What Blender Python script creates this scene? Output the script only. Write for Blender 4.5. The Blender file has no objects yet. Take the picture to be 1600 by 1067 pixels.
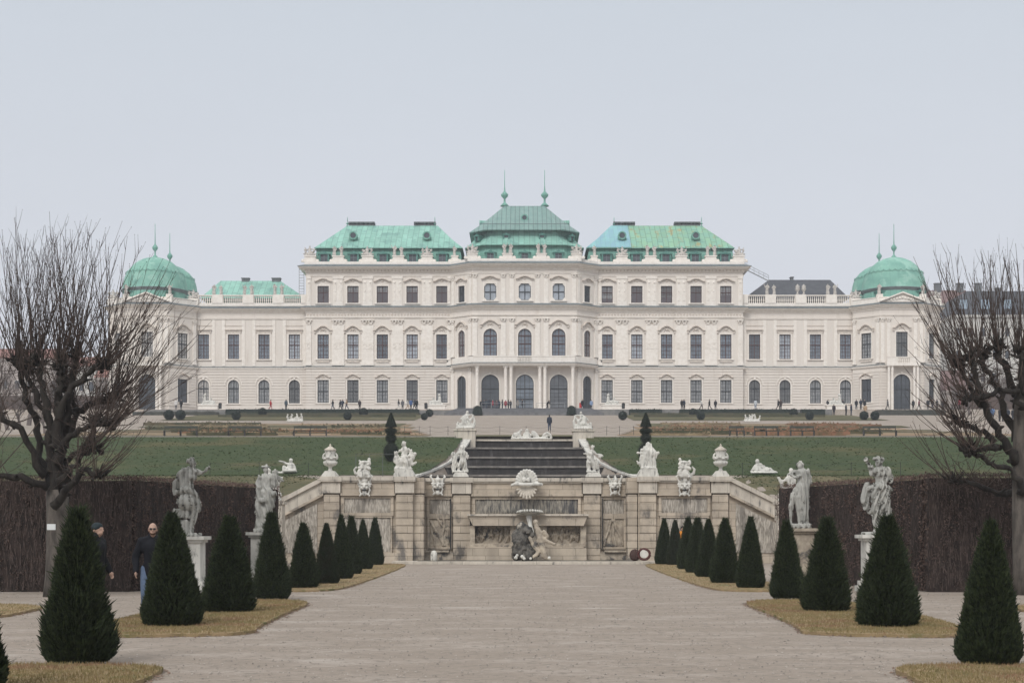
import bpy, math, random
import numpy as np
from mathutils import Vector, noise
R = math.radians
PI = math.pi
rnd = random.Random(7)
C = bpy.context.scene.collection

# ------------------------------------------------------------ camera, sky, sun, exposure
FPX, CX, CY, EYE = 2400.0, 819.0, 828.0, 1.6       # focal length in photo pixels, vanishing point, eye height
cam = bpy.data.cameras.new('camera'); camo = bpy.data.objects.new('camera', cam); C.objects.link(camo)
cam.sensor_width = 36; cam.lens = FPX / 1600 * 36
cam.shift_x = (800 - CX) / 1600; cam.shift_y = (CY - 533.5) / 1600
camo.location = (0, 0, EYE); camo.rotation_euler = (R(90), 0, 0)
cam.clip_start = 0.1; cam.clip_end = 6000
bpy.context.scene.camera = camo
SUN_EL, SUN_AZ = 42, 200                           # azimuth clockwise from +Y
w = bpy.data.worlds.new('World'); bpy.context.scene.world = w; w.use_nodes = True
nt = w.node_tree; bg = nt.nodes['Background']
sky = nt.nodes.new('ShaderNodeTexSky'); sky.sky_type = 'NISHITA'; sky.sun_disc = False
sky.sun_elevation = R(SUN_EL); sky.sun_rotation = R(SUN_AZ); sky.dust_density = 4
hs = nt.nodes.new('ShaderNodeHueSaturation'); hs.inputs['Saturation'].default_value = 0.25
nt.links.new(sky.outputs[0], hs.inputs['Color'])
tc = nt.nodes.new('ShaderNodeTexCoord'); sp = nt.nodes.new('ShaderNodeSeparateXYZ')
nt.links.new(tc.outputs['Generated'], sp.inputs[0])
cr = nt.nodes.new('ShaderNodeValToRGB')            # overcast: even grey near the horizon, brighter overhead
e = cr.color_ramp.elements
e[0].position = 0.0; e[0].color = (.69, .695, .74, 1)
e[1].position = 1.0; e[1].color = (1, 1, 1, 1)
for p, c in ((.14, (.655, .68, .74, 1)), (.34, (.56, .61, .675, 1)), (.5, (.80, .84, .88, 1)), (.75, (1, 1, 1, 1))):
    q = e.new(p); q.color = c
nt.links.new(sp.outputs['Z'], cr.inputs[0])
nz = nt.nodes.new('ShaderNodeTexNoise'); nz.inputs['Scale'].default_value = 2.2; nz.inputs['Detail'].default_value = 4
mp = nt.nodes.new('ShaderNodeMapping'); mp.inputs['Scale'].default_value = (1, 1, 4)
nt.links.new(tc.outputs['Generated'], mp.inputs[0]); nt.links.new(mp.outputs[0], nz.inputs['Vector'])
mr = nt.nodes.new('ShaderNodeMapRange'); mr.inputs['To Min'].default_value = 8.7; mr.inputs['To Max'].default_value = 9.5
nt.links.new(nz.outputs[0], mr.inputs[0])
vm = nt.nodes.new('ShaderNodeVectorMath'); vm.operation = 'SCALE'
nt.links.new(cr.outputs[0], vm.inputs[0]); nt.links.new(mr.outputs[0], vm.inputs['Scale'])
mx = nt.nodes.new('ShaderNodeMix'); mx.data_type = 'RGBA'; mx.inputs[0].default_value = 0.93
nt.links.new(hs.outputs[0], mx.inputs[6]); nt.links.new(vm.outputs[0], mx.inputs[7])
nt.links.new(mx.outputs[2], bg.inputs[0]); bg.inputs[1].default_value = 0.1
sl = bpy.data.lights.new('sun', 'SUN'); slo = bpy.data.objects.new('sun', sl); C.objects.link(slo)
sl.energy = 1.5; sl.angle = R(25); sl.color = (1, .965, .92)
az, el = R(SUN_AZ), R(SUN_EL)
sd = Vector((math.sin(az) * math.cos(el), math.cos(az) * math.cos(el), math.sin(el)))
slo.rotation_euler = sd.to_track_quat('Z', 'Y').to_euler()
slo.location = (-20, -30, 60)
vs = bpy.context.scene.view_settings
vs.view_transform = 'Standard'; vs.look = 'None'; vs.gamma = 1; vs.exposure = 0.3
bpy.context.scene.cycles.volume_bounces = 0
bpy.context.scene.cycles.max_bounces = 6

def at(px, py, Y): return ((px - CX) * Y / FPX, EYE + (CY - py) * Y / FPX)

# ------------------------------------------------------------ materials
def srgb(r, g, b):
    f = lambda c: (c / 255 / 12.92) if c / 255 <= .04045 else ((c / 255 + .055) / 1.055) ** 2.4
    return (f(r), f(g), f(b), 1)
def M(name, c1, c2=None, scale=3, rough=.8, bump=0, bscale=30, stretch=(1, 1, 1), detail=6, c3=None, s3=.6, t3=(.52, .62), spec=.3, metal=0,
      brick=None, world=True, lo=.35, hi=.65, c4=None, s4=.2, t4=(.5, .65)):
    """mottled procedural material: c1/c2 mixed by noise, c3 as patches, optional brick joints and bump"""
    m = bpy.data.materials.new(name); m.use_nodes = True; n = m.node_tree.nodes; l = m.node_tree.links
    b = n['Principled BSDF']; b.inputs['Roughness'].default_value = rough
    b.inputs['Specular IOR Level'].default_value = spec; b.inputs['Metallic'].default_value = metal
    if world: g = n.new('ShaderNodeNewGeometry').outputs['Position']
    else: g = n.new('ShaderNodeTexCoord').outputs['Object']
    mpn = n.new('ShaderNodeMapping'); mpn.inputs['Scale'].default_value = stretch; l.new(g, mpn.inputs[0]); v = mpn.outputs[0]
    col = None
    def noi(s, det=detail, vec=v):
        t = n.new('ShaderNodeTexNoise'); t.inputs['Scale'].default_value = s; t.inputs['Detail'].default_value = det
        t.inputs['Roughness'].default_value = .62; l.new(vec, t.inputs['Vector']); return t.outputs[0]
    def mixc(fac, a, bb):
        x = n.new('ShaderNodeMix'); x.data_type = 'RGBA'; l.new(fac, x.inputs[0])
        for k, c in ((6, a), (7, bb)):
            if isinstance(c, tuple): x.inputs[k].default_value = c
            else: l.new(c, x.inputs[k])
        return x.outputs[2]
    def ramp(src, a, bb):
        x = n.new('ShaderNodeMapRange'); x.interpolation_type = 'SMOOTHSTEP'
        x.inputs['From Min'].default_value = a; x.inputs['From Max'].default_value = bb; l.new(src, x.inputs[0]); return x.outputs[0]
    col = c1
    if c2: col = mixc(ramp(noi(scale), lo, hi), c1, c2)
    if c3: col = mixc(ramp(noi(s3), *t3), col, c3)
    if c4: col = mixc(ramp(noi(s4, 5), *t4), col, c4)
    if brick:
        bt = n.new('ShaderNodeTexBrick'); bw, bh, mort, axes, cm = brick[:5]
        vec = n.new('ShaderNodeCombineXYZ'); s2 = n.new('ShaderNodeSeparateXYZ'); l.new(g, s2.inputs[0])
        if axes == 'XZ': l.new(s2.outputs[0], vec.inputs[0]); l.new(s2.outputs[2], vec.inputs[1])
        elif axes == 'ZX': l.new(s2.outputs[2], vec.inputs[0]); l.new(s2.outputs[0], vec.inputs[1])
        else: l.new(s2.outputs[0], vec.inputs[0]); l.new(s2.outputs[1], vec.inputs[1])
        l.new(vec.outputs[0], bt.inputs['Vector']); bt.inputs['Scale'].default_value = 1
        bt.inputs['Brick Width'].default_value = bw; bt.inputs['Row Height'].default_value = bh
        bt.inputs['Mortar Size'].default_value = mort; bt.inputs['Mortar Smooth'].default_value = .3
        bt.inputs['Color1'].default_value = (1, 1, 1, 1); bt.inputs['Color2'].default_value = (brick[5] if len(brick) > 5 else .8,) * 3 + (1,)
        bt.inputs['Mortar'].default_value = (cm, cm, cm, 1)
        x = n.new('ShaderNodeMix'); x.data_type = 'RGBA'; x.blend_type = 'MULTIPLY'; x.inputs[0].default_value = 1
        if isinstance(col, tuple): x.inputs[6].default_value = col
        else: l.new(col, x.inputs[6])
        l.new(bt.outputs[0], x.inputs[7]); col = x.outputs[2]
    if isinstance(col, tuple): b.inputs['Base Color'].default_value = col
    else: l.new(col, b.inputs['Base Color'])
    if bump:
        bn = n.new('ShaderNodeBump'); bn.inputs['Strength'].default_value = 1; bn.inputs['Distance'].default_value = bump
        l.new(noi(bscale, 4), bn.inputs['Height']); l.new(bn.outputs[0], b.inputs['Normal'])
    return m

cream = M('cream_stucco', (.715, .665, .61, 1), (.685, .635, .58, 1), scale=.5, rough=.9, c3=(.63, .575, .515, 1), s3=.7, t3=(.54, .72), stretch=(1.7, 1, .2), bump=.004, bscale=12)
trim = M('pale_trim', (.82, .775, .72, 1), (.74, .69, .63, 1), scale=2, rough=.9)
sandtrim = M('weathered_hood', (.68, .61, .54, 1), (.54, .49, .44, 1), scale=3, rough=.9)
lead = M('grey_lead', (.17, .20, .21, 1), (.12, .145, .155, 1), scale=1.2, rough=.6)
copper = M('green_copper', (.23, .46, .385, 1), (.29, .53, .45, 1), scale=.7, rough=.65, stretch=(1.5, 1, .4), c3=(.19, .38, .33, 1), s3=.35,
           brick=(2.2, .95, .055, 'ZX', .58, .84), spec=.35)
copper_dark = M('dark_green_copper', (.16, .355, .295, 1), (.20, .42, .35, 1), scale=1.2, rough=.65, brick=(3, .95, .045, 'ZX', .6, .9))
copper_dome = M('dome_copper', (.22, .45, .365, 1), (.17, .37, .31, 1), scale=.35, rough=.65, c3=(.28, .50, .42, 1), s3=.5, brick=(2.6, 1.3, .03, 'ZX', .8, .9))
dormer_green = M('dormer_green', (.06, .175, .15, 1), (.09, .235, .20, 1), scale=2, rough=.6)
copper_grey = M('grey_green_copper', (.21, .33, .305, 1), (.165, .285, .265, 1), scale=.8, rough=.55, stretch=(2, 1, .4), brick=(30, .8, .06, 'ZX', .38, .88))
copper_mix = M('streaked_copper', (.25, .45, .30, 1), (.22, .44, .35, 1), scale=.5, rough=.65, stretch=(2.2, 1, .25), c3=(.36, .34, .17, 1), s3=.35, t3=(.54, .66),
               brick=(2.2, .95, .055, 'ZX', .48, .82))
copper_blue = M('blue_new_copper', (.24, .43, .52, 1), (.25, .49, .50, 1), scale=.6, rough=.6, stretch=(2, 1, .4), brick=(2.2, .85, .03, 'ZX', .7, .86))
slate = M('dark_slate_metal', (.055, .06, .072, 1), (.075, .08, .092, 1), scale=1, rough=.6, brick=(30, .7, .03, 'ZX', .7, .9))
chimney_m = M('chimney_lead', (.16, .17, .18, 1), (.10, .105, .11, 1), scale=2)
statue_roof = M('roof_statue_stone', (.60, .565, .52, 1), (.36, .34, .32, 1), scale=3, rough=.9, world=False)
statue_m = M('white_statue_stone', (.62, .605, .56, 1), (.48, .47, .435, 1), scale=3.5, rough=.85, c3=(.19, .19, .175, 1), s3=7, t3=(.54, .70), stretch=(1, 1, .4), bump=.006, bscale=25)
statue_old = M('grey_weathered_statue', (.42, .415, .385, 1), (.30, .30, .28, 1), scale=4, rough=.9, c3=(.16, .16, .145, 1), s3=9, t3=(.55, .72), stretch=(1, 1, .35), bump=.006, bscale=30)
def glass(name, c, rough=.12):
    return M(name, c, tuple(x * .7 for x in c[:3]) + (1,), scale=.9, rough=rough, spec=.5, lo=.3, hi=.7)
glass_dark = glass('window_glass', (.075, .085, .10, 1)); glass_sky = glass('sky_reflection_glass', (.19, .225, .27, 1))  # second glass: sky reflection painted into its pale blue base colour
glass_cur = M('curtained_glass', (.30, .305, .31, 1), (.18, .19, .20, 1), scale=1.5, rough=.15, stretch=(3, 1, .5), spec=.5)
blind_m = M('grey_mauve_blind', (.105, .095, .105, 1), rough=.8)
frame_red = M('brown_window_frame', (.07, .032, .03, 1), rough=.5); frame_dark = M('dark_window_frame', (.03, .034, .038, 1), rough=.5)
limestone = M('limestone', (.53, .455, .365, 1), (.42, .36, .29, 1), scale=1.6, rough=.92, stretch=(1, 1, .5), c3=(.17, .155, .14, 1), s3=1.1, t3=(.55, .68),
              bump=.01, bscale=14, brick=(1.25, .36, .014, 'XZ', .5, .80))
limecap = M('limestone_cap', (.58, .53, .455, 1), (.46, .415, .355, 1), scale=2.2, rough=.92, stretch=(1.5, 1, .5), c3=(.16, .155, .145, 1), s3=2.2, t3=(.57, .70), bump=.008, bscale=20,
            brick=(1.15, 4, .012, 'XZ', .5, .85))
rocaille = M('dripstone_panel', (.52, .475, .415, 1), (.27, .245, .21, 1), scale=9, rough=.95, stretch=(2.4, 1, .35), bump=.03, bscale=10, lo=.38, hi=.6, c3=(.22, .20, .175, 1), s3=.8)
rocaille_wet = M('wet_dripstone', (.34, .31, .26, 1), (.08, .078, .075, 1), scale=8, rough=.7, stretch=(2.4, 1, .3), bump=.03, bscale=10, lo=.35, hi=.65, c3=(.05, .053, .062, 1), s3=.55, t3=(.50, .66))
relief_m = M('relief_stone', (.46, .40, .32, 1), (.28, .24, .195, 1), scale=3, rough=.95, c3=(.10, .095, .09, 1), s3=1.8, t3=(.54, .66), bump=.02, bscale=12)
grotto_m = M('dark_grotto_stone', (.13, .12, .105, 1), (.04, .038, .036, 1), scale=4, rough=.8, c3=(.36, .33, .28, 1), s3=2.6, t3=(.60, .68), bump=.02, bscale=18)
gravel = M('gravel', (.285, .240, .200, 1), (.37, .32, .278, 1), scale=.9, rough=.95, c3=(.22, .19, .16, 1), s3=9, t3=(.5, .62), bump=.02, bscale=38, stretch=(.6, 1.1, 1), detail=14, lo=.42, hi=.72, c4=(.40, .355, .315, 1), s4=.45, t4=(.58, .75))
gravel_up = M('upper_gravel', (.42, .37, .33, 1), (.36, .315, .28, 1), scale=.3, rough=.95, detail=8)
lawn_dry = M('dry_lawn', (.33, .24, .14, 1), (.25, .19, .10, 1), scale=3, rough=.95, c3=(.17, .155, .07, 1), s3=1.3, bump=.02, bscale=60, detail=10)
lawn_green = M('green_lawn', (.024, .044, .012, 1), (.046, .062, .020, 1), scale=3.2, rough=.95, c3=(.08, .075, .03, 1), s3=.22, t3=(.50, .68), bump=.06, bscale=6, stretch=(.5, 1, 1), detail=12)
lawn_tired = M('tired_lawn', (.095, .083, .036, 1), (.065, .066, .028, 1), scale=.8, rough=.95, c3=(.13, .11, .055, 1), s3=.3, t3=(.5, .65), bump=.03, bscale=8, detail=12)
bed_m = M('brown_bed', (.22, .155, .095, 1), (.12, .11, .06, 1), scale=.35, rough=.95, stretch=(.25, 1, 1), c3=(.30, .19, .12, 1), s3=.2, t3=(.48, .6), bump=.05, bscale=5, detail=10)
box_green = M('box_hedge', (.011, .019, .016, 1), (.024, .034, .026, 1), scale=2.5, rough=.9, bump=.06, bscale=6, detail=8)
yew = M('yew_needles', (.011, .018, .010, 1), (.042, .056, .023, 1), scale=22, rough=.75, spec=.25)
yew_b = M('yew_needles_brownish', (.030, .032, .018, 1), (.024, .036, .018, 1), scale=6, rough=.8)
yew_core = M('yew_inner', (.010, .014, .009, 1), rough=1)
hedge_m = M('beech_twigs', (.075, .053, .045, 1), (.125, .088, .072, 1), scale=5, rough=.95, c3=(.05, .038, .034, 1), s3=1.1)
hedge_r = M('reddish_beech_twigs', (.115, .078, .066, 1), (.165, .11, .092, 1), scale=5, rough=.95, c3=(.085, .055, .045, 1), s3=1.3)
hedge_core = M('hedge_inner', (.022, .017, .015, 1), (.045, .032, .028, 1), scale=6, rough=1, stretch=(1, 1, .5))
bark = M('dark_bark', (.013, .011, .010, 1), (.034, .029, .025, 1), scale=6, rough=.95, stretch=(1, 1, .35), bump=.02, bscale=12, c3=(.035, .031, .027, 1), s3=2.5)
bark_mid = M('grey_brown_bark', (.12, .105, .092, 1), (.06, .053, .047, 1), scale=7, rough=.95, stretch=(1, 1, .3), bump=.02, bscale=12)
bark_pale = M('pale_bark', (.16, .14, .12, 1), (.10, .09, .078, 1), scale=6, rough=.95, stretch=(1, 1, .3), bump=.02, bscale=12)
twig_m = M('twig_bark', (.085, .062, .052, 1), (.05, .038, .033, 1), scale=3, rough=.9)
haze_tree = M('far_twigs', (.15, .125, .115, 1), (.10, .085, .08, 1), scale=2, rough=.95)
dark_step = M('wet_dark_stone', (.045, .040, .038, 1), (.026, .024, .024, 1), scale=1.6, rough=.7, stretch=(2.5, 1, .7), c3=(.09, .085, .085, 1), s3=.7, t3=(.55, .7))
step_lip = M('cascade_lip', (.22, .205, .185, 1), (.13, .12, .11, 1), scale=2.4, rough=.8)
stair_m = M('grey_stair', (.17, .17, .175, 1), (.12, .12, .125, 1), scale=1.5, rough=.9)
metal_dark = M('dark_metal', (.03, .03, .032, 1), rough=.5); metal_grey = M('grey_metal', (.30, .31, .32, 1), rough=.5)
plain = {}
def P(rgb, rough=.85):
    k = (rgb, rough)
    if k not in plain: plain[k] = M('fabric_%02x%02x%02x' % rgb if 0 else 'cloth', srgb(*rgb), tuple(x * .8 for x in srgb(*rgb)[:3]) + (1,), scale=20, rough=rough)
    return plain[k]

# ------------------------------------------------------------ mesh builder
class MB:
    def __init__(s): s.v = []; s.f = []
    def add(s, vs, fs):
        n = len(s.v); s.v += [tuple(p) for p in vs]; s.f += [tuple(i + n for i in f) for f in fs]
    def hexa(s, p): s.add(p, [(0, 3, 2, 1), (4, 5, 6, 7), (0, 1, 5, 4), (1, 2, 6, 5), (2, 3, 7, 6), (3, 0, 4, 7)])
    def box(s, x0, x1, y0, y1, z0, z1):
        s.hexa([(x0, y0, z0), (x1, y0, z0), (x1, y1, z0), (x0, y1, z0), (x0, y0, z1), (x1, y0, z1), (x1, y1, z1), (x0, y1, z1)])
    def prism(s, poly, fn, c0, c1):
        n = len(poly)
        s.add([fn(a, b, c0) for a, b in poly] + [fn(a, b, c1) for a, b in poly],
              [tuple(range(n))[::-1], tuple(range(n, 2 * n))] + [(i, (i + 1) % n, n + (i + 1) % n, n + i) for i in range(n)])
    def tube(s, pts, rs, n=6, cap=True):
        pts = [Vector(p) for p in pts]; vs = []; fs = []
        for i, p in enumerate(pts):
            t = (pts[min(i + 1, len(pts) - 1)] - pts[max(i - 1, 0)])
            if t.length < 1e-9: t = Vector((0, 0, 1))
            t.normalize(); a = t.cross(Vector((.31, .95, .05))).normalized(); b = t.cross(a)
            r = rs[i] if hasattr(rs, '__len__') else rs
            for k in range(n):
                g = 2 * PI * k / n; vs.append(p + a * (r * math.cos(g)) + b * (r * math.sin(g)))
        for i in range(len(pts) - 1):
            for k in range(n):
                fs.append((i * n + k, i * n + (k + 1) % n, (i + 1) * n + (k + 1) % n, (i + 1) * n + k))
        if cap: fs += [tuple(range(n))[::-1], tuple(range((len(pts) - 1) * n, len(pts) * n))]
        s.add(vs, fs)
    def lathe(s, cx, cy, prof, n=12, a0=0):
        vs = [(cx + r * math.cos(a0 + 2 * PI * k / n), cy + r * math.sin(a0 + 2 * PI * k / n), z) for r, z in prof for k in range(n)]
        fs = [(i * n + k, i * n + (k + 1) % n, (i + 1) * n + (k + 1) % n, (i + 1) * n + k) for i in range(len(prof) - 1) for k in range(n)]
        fs += [tuple(range(n))[::-1], tuple(range((len(prof) - 1) * n, len(prof) * n))]
        s.add(vs, fs)
    def ball(s, c, r, nu=10, nv=6):
        rx, ry, rz = r if hasattr(r, '__len__') else (r, r, r)
        vs = [(c[0], c[1], c[2] - rz)]
        for j in range(1, nv):
            t = -PI / 2 + PI * j / nv
            vs += [(c[0] + rx * math.cos(t) * math.cos(2 * PI * k / nu), c[1] + ry * math.cos(t) * math.sin(2 * PI * k / nu), c[2] + rz * math.sin(t)) for k in range(nu)]
        vs.append((c[0], c[1], c[2] + rz)); L = len(vs) - 1
        fs = [(0, 1 + (k + 1) % nu, 1 + k) for k in range(nu)]
        for j in range(nv - 2):
            fs += [(1 + j * nu + k, 1 + j * nu + (k + 1) % nu, 1 + (j + 1) * nu + (k + 1) % nu, 1 + (j + 1) * nu + k) for k in range(nu)]
        fs += [(L, 1 + (nv - 2) * nu + k, 1 + (nv - 2) * nu + (k + 1) % nu) for k in range(nu)]
        s.add(vs, fs)
    def cone(s, a, ra, b, rb, n=10):
        s.tube([a, b], [ra, rb], n)
    def build(s, name, m, parent=None, smooth=False, off=None):
        o3 = Vector((0, 0, 0))
        if off is not None: o3 = Vector(off)
        elif parent is not None: o3 = wloc(parent)
        me = bpy.data.meshes.new(name)
        if o3.length > 0: vv = [(p[0] - o3.x, p[1] - o3.y, p[2] - o3.z) for p in s.v]
        else: vv = s.v
        me.from_pydata(vv, [], s.f)
        if m is not None: me.materials.append(m)
        if smooth: me.polygons.foreach_set('use_smooth', [True] * len(me.polygons))
        me.update()
        return link(name, me, parent)
def wloc(o):
    v = Vector(o.location)
    while o.parent: o = o.parent; v += o.location
    return v
def link(name, me, parent=None):
    o = bpy.data.objects.new(name, me); C.objects.link(o)
    if parent is not None: o.parent = parent
    return o
def tag(o, label=None, cat=None, group=None, kind=None):
    if label: o['label'] = label
    if cat: o['category'] = cat
    if group: o['group'] = group
    if kind: o['kind'] = kind
    return o
def empty(name, loc, label=None, cat=None, group=None, rz=0):
    o = bpy.data.objects.new(name, None); C.objects.link(o); o.location = loc; o.rotation_euler = (0, 0, rz)
    o.empty_display_size = .2
    return tag(o, label, cat, group)
def kids(o): return list(o.children)
def copy_tree(o, parent=None):
    c = o.copy(); C.objects.link(c)
    if parent is not None: c.parent = parent
    for ch in kids(o): copy_tree(ch, c)
    return c
def raw_mesh(name, V, F, m, k):
    """fast mesh from numpy arrays, k corners a face"""
    me = bpy.data.meshes.new(name); V = np.asarray(V, dtype=np.float32); F = np.asarray(F, dtype=np.int32)
    me.vertices.add(len(V)); me.vertices.foreach_set('co', V.ravel())
    me.loops.add(F.size); me.loops.foreach_set('vertex_index', F.ravel())
    me.polygons.add(len(F)); me.polygons.foreach_set('loop_start', np.arange(0, F.size, k, dtype=np.int32))
    me.polygons.foreach_set('loop_total', np.full(len(F), k, dtype=np.int32))
    if m is not None: me.materials.append(m)
    me.update(); me.validate(); return me

# ------------------------------------------------------------ sculpted stone and bodies
def sculpt(name, prims, voxel, m, fold=0, ffreq=14, seed=0, zmax=9, rough=0, smooth=4):
    """union of capsules ('c'), ellipsoids ('e') and boxes ('b') melted into ONE continuous surface"""
    mb = MB()
    for p in prims:
        if p[0] == 'c':
            _, a, ra, b, rb = p; a = Vector(a); b = Vector(b)
            mb.ball(a, ra, 12, 8); mb.ball(b, rb, 12, 8)
            if (a - b).length > 1e-4: mb.cone(a, ra, b, rb, 12)
        elif p[0] == 'e': mb.ball(p[1], p[2], 16, 10)
        elif p[0] == 'b':
            c, h = p[1], p[2]; mb.box(c[0] - h[0], c[0] + h[0], c[1] - h[1], c[1] + h[1], c[2] - h[2], c[2] + h[2])
    t = mb.build('tmp', None)
    rm = t.modifiers.new('r', 'REMESH'); rm.mode = 'VOXEL'; rm.voxel_size = voxel; rm.use_smooth_shade = True
    if smooth:
        sm = t.modifiers.new('s', 'SMOOTH'); sm.factor = .5; sm.iterations = min(smooth, 2)
    dg = bpy.context.evaluated_depsgraph_get(); dg.update()
    me = bpy.data.meshes.new_from_object(t.evaluated_get(dg)); me.name = name
    tm = t.data; bpy.data.objects.remove(t); bpy.data.meshes.remove(tm)
    if fold or rough:
        for v in me.vertices:
            co = v.co; nn = v.normal
            d = 0
            if fold and co.z < zmax:
                th = math.atan2(co.y, co.x + .0001)
                q = noise.noise(Vector((co.x * 3 + seed, co.y * 3, co.z * 1.2))) * 6
                a_ = math.sin(ffreq * (co.x * 1.0 + co.y * .5 + co.z * .35 * math.sin(seed)) * 2 + q); d += fold * (a_ - .3 if a_ > 0 else a_ * 1.4 - .3)
            if rough: d += rough * noise.noise(co * 9 + Vector((seed, 0, 0)))
            v.co = co + nn * d
    me.materials.clear(); me.materials.append(m)
    me.polygons.foreach_set('use_smooth', [True] * len(me.polygons)); me.update()
    return me

def human(J=None, parts='hta', k=0.0, fingers=True):
    """prims of a 1.8 m figure facing -Y; k inflates (for clothes); parts: h head, t torso, a arms, l legs, n hands, f feet"""
    j = dict(pel=(0, 0, .96), wa=(0, 0, 1.12), ch=(0, 0, 1.33), nk=(0, .01, 1.50), hd=(0, -.01, 1.665),
             shL=(-.185, .01, 1.43), shR=(.185, .01, 1.43), elL=(-.24, .03, 1.14), elR=(.24, .03, 1.14), wrL=(-.25, -.06, .90), wrR=(.25, -.06, .90),
             hiL=(-.09, 0, .93), hiR=(.09, 0, .93), knL=(-.10, -.02, .50), knR=(.10, -.02, .50), anL=(-.10, .03, .09), anR=(.10, .03, .09))
    if J: j.update(J)
    V = {a: Vector(b) for a, b in j.items()}; o = []
    if 't' in parts:
        o += [('e', V['pel'], (.155 + k, .115 + k, .13 + k)), ('c', V['pel'], .125 + k, V['wa'], .122 + k), ('c', V['wa'], .122 + k, V['ch'], .14 + k),
              ('e', V['ch'], (.185 + k, .12 + k, .15 + k)), ('c', V['shL'] * .8 + V['ch'] * .2, .065 + k, V['shR'] * .8 + V['ch'] * .2, .065 + k),
              ('c', V['shL'], .06 + k, V['nk'], .05 + k), ('c', V['shR'], .06 + k, V['nk'], .05 + k)]
    if 'h' in parts:
        h = V['hd']
        o += [('c', V['nk'] - Vector((0, 0, .05)), .058, h - Vector((0, 0, .08)), .052), ('e', h + Vector((0, .01, .02)), (.076, .095, .105)),
              ('e', h + Vector((0, -.03, -.055)), (.056, .066, .06)), ('c', h + Vector((0, -.093, .015)), .011, h + Vector((0, -.115, -.022)), .015),
              ('c', h + Vector((-.035, -.082, .025)), .014, h + Vector((.035, -.082, .025)), .014), ('e', h + Vector((0, -.095, -.058)), (.025, .012, .010)),
              ('e', h + Vector((-.079, .012, -.005)), (.011, .02, .032)), ('e', h + Vector((.079, .012, -.005)), (.011, .02, .032))]
    for S, sg in (('L', -1), ('R', 1)):
        if 'a' in parts: o += [('c', V['sh' + S], .056 + k, V['el' + S], .042 + k), ('c', V['el' + S], .042 + k, V['wr' + S], .029 + k)]
        if 'n' in parts:
            a, b = V['el' + S], V['wr' + S]; d = (b - a).normalized(); sd_ = Vector((0, 1, 0)) - d * d.y
            sd_ = sd_.normalized() if sd_.length > .1 else Vector((1, 0, 0)); inn = Vector((-sg, 0, 0))
            pm = b + d * .055; o += [('c', b, .026, pm, .032), ('e', pm, (.024, .036, .045))]
            if fingers:
                for q, ln in enumerate((.068, .075, .070, .056)):
                    f0 = b + d * .085 + sd_ * (-.030 + .020 * q); f1 = f0 + d * ln * .55; f2 = f1 + (d * .8 + inn * .6).normalized() * ln * .5
                    o += [('c', f0, .0095, f1, .009), ('c', f1, .009, f2, .008)]
                t0 = b + d * .03 - sd_ * .03; t1 = t0 - sd_ * .025 + d * .03; o += [('c', t0, .012, t1, .011), ('c', t1, .011, t1 + d * .03 + inn * .01, .009)]
        if 'l' in parts:
            kn, an = V['kn' + S], V['an' + S]
            o += [('c', V['hi' + S], .088 + k, kn, .056 + k), ('c', kn, .056 + k, an, .040 + k), ('e', kn * .65 + an * .35 + Vector((0, .02, 0)), (.052 + k, .058 + k, .11))]
        if 'f' in parts:
            an = V['an' + S]; o += [('c', an + Vector((0, .03, -.04)), .040, an + Vector((0, -.15, -.055)), .033), ('e', an + Vector((0, -.08, -.05)), (.045, .10, .035))]
    return o
# ------------------------------------------------------------ terrain
def interp(x, xs, ys): return float(np.interp(x, xs, ys))
def sstep(x, a, b):
    t = min(max((x - a) / (b - a), 0), 1); return t * t * (3 - 2 * t)
UPY = [104, 108, 120, 172, 236, 251.5, 252, 266, 2500]; UPZ = [5.3, 6.2, 8.85, 12.7, 19.2, 20.4, 21.4, 22.3, 22.6]
def H(x, y):
    ax = abs(x)
    if y >= 104: return interp(y, UPY, UPZ)
    if y > 77.1:
        cen = interp(y, [77.1, 100, 104], [3.9, 4.4, 5.3]); out = interp(y, [76, 95, 104], [2.3, 4.9, 5.3])
        return cen + (out - cen) * sstep(ax, 9.8, 15)
    return interp(y, [53, 76, 77.1], [0, 2.3, 2.45]) * sstep(ax, 12.6, 17)
def sheet(name, xs, ys, m, dz=0, mask=None, kind='structure', hf=H):
    V = []; idx = {}; Fc = []
    def vid(i, j):
        if (i, j) not in idx: idx[(i, j)] = len(V); V.append((xs[i], ys[j], hf(xs[i], ys[j]) + dz))
        return idx[(i, j)]
    for j in range(len(ys) - 1):
        for i in range(len(xs) - 1):
            if mask is None or mask((xs[i] + xs[i + 1]) / 2, (ys[j] + ys[j + 1]) / 2):
                Fc.append((vid(i, j), vid(i + 1, j), vid(i + 1, j + 1), vid(i, j + 1)))
    me = raw_mesh(name, V, Fc, m, 4); me.polygons.foreach_set('use_smooth', [True] * len(me.polygons))
    o = link(name, me); tag(o, kind=kind); return o
def lin(a, b, st): return list(np.arange(a, b, st)) + [b]
gx = [-3000, -800, -300, -150] + lin(-100, 100, 4) + [150, 300, 800, 3000]
gx = sorted(set(gx + lin(-20, 20, 1) + lin(-8.5, 8.5, .25)))
gy = [-300, -20, 0, 20, 40, 50, 53] + lin(55, 75, 4) + [76, 77.05, 77.12, 80, 85, 90, 95, 100, 104, 106, 108] + lin(109, 121, 1) + [121.6, 172, 236, 251.5, 252, 266, 400, 1000, 2500]
def Hg(x, y):
    z = H(x, y)
    if 103.9 < y < 121.5 and abs(x) < 9: z -= 1.6 * (1 - sstep(abs(x), max(interp(y, [104, 106, 110, 115, 120], [7.6, 6.4, 5.4, 4.9, 4.7]) - .6, 0), interp(y, [104, 106, 110, 115, 120], [7.6, 6.4, 5.4, 4.9, 4.7]) + .3))
    return z
sheet('ground', gx, gy, gravel, hf=Hg)
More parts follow.
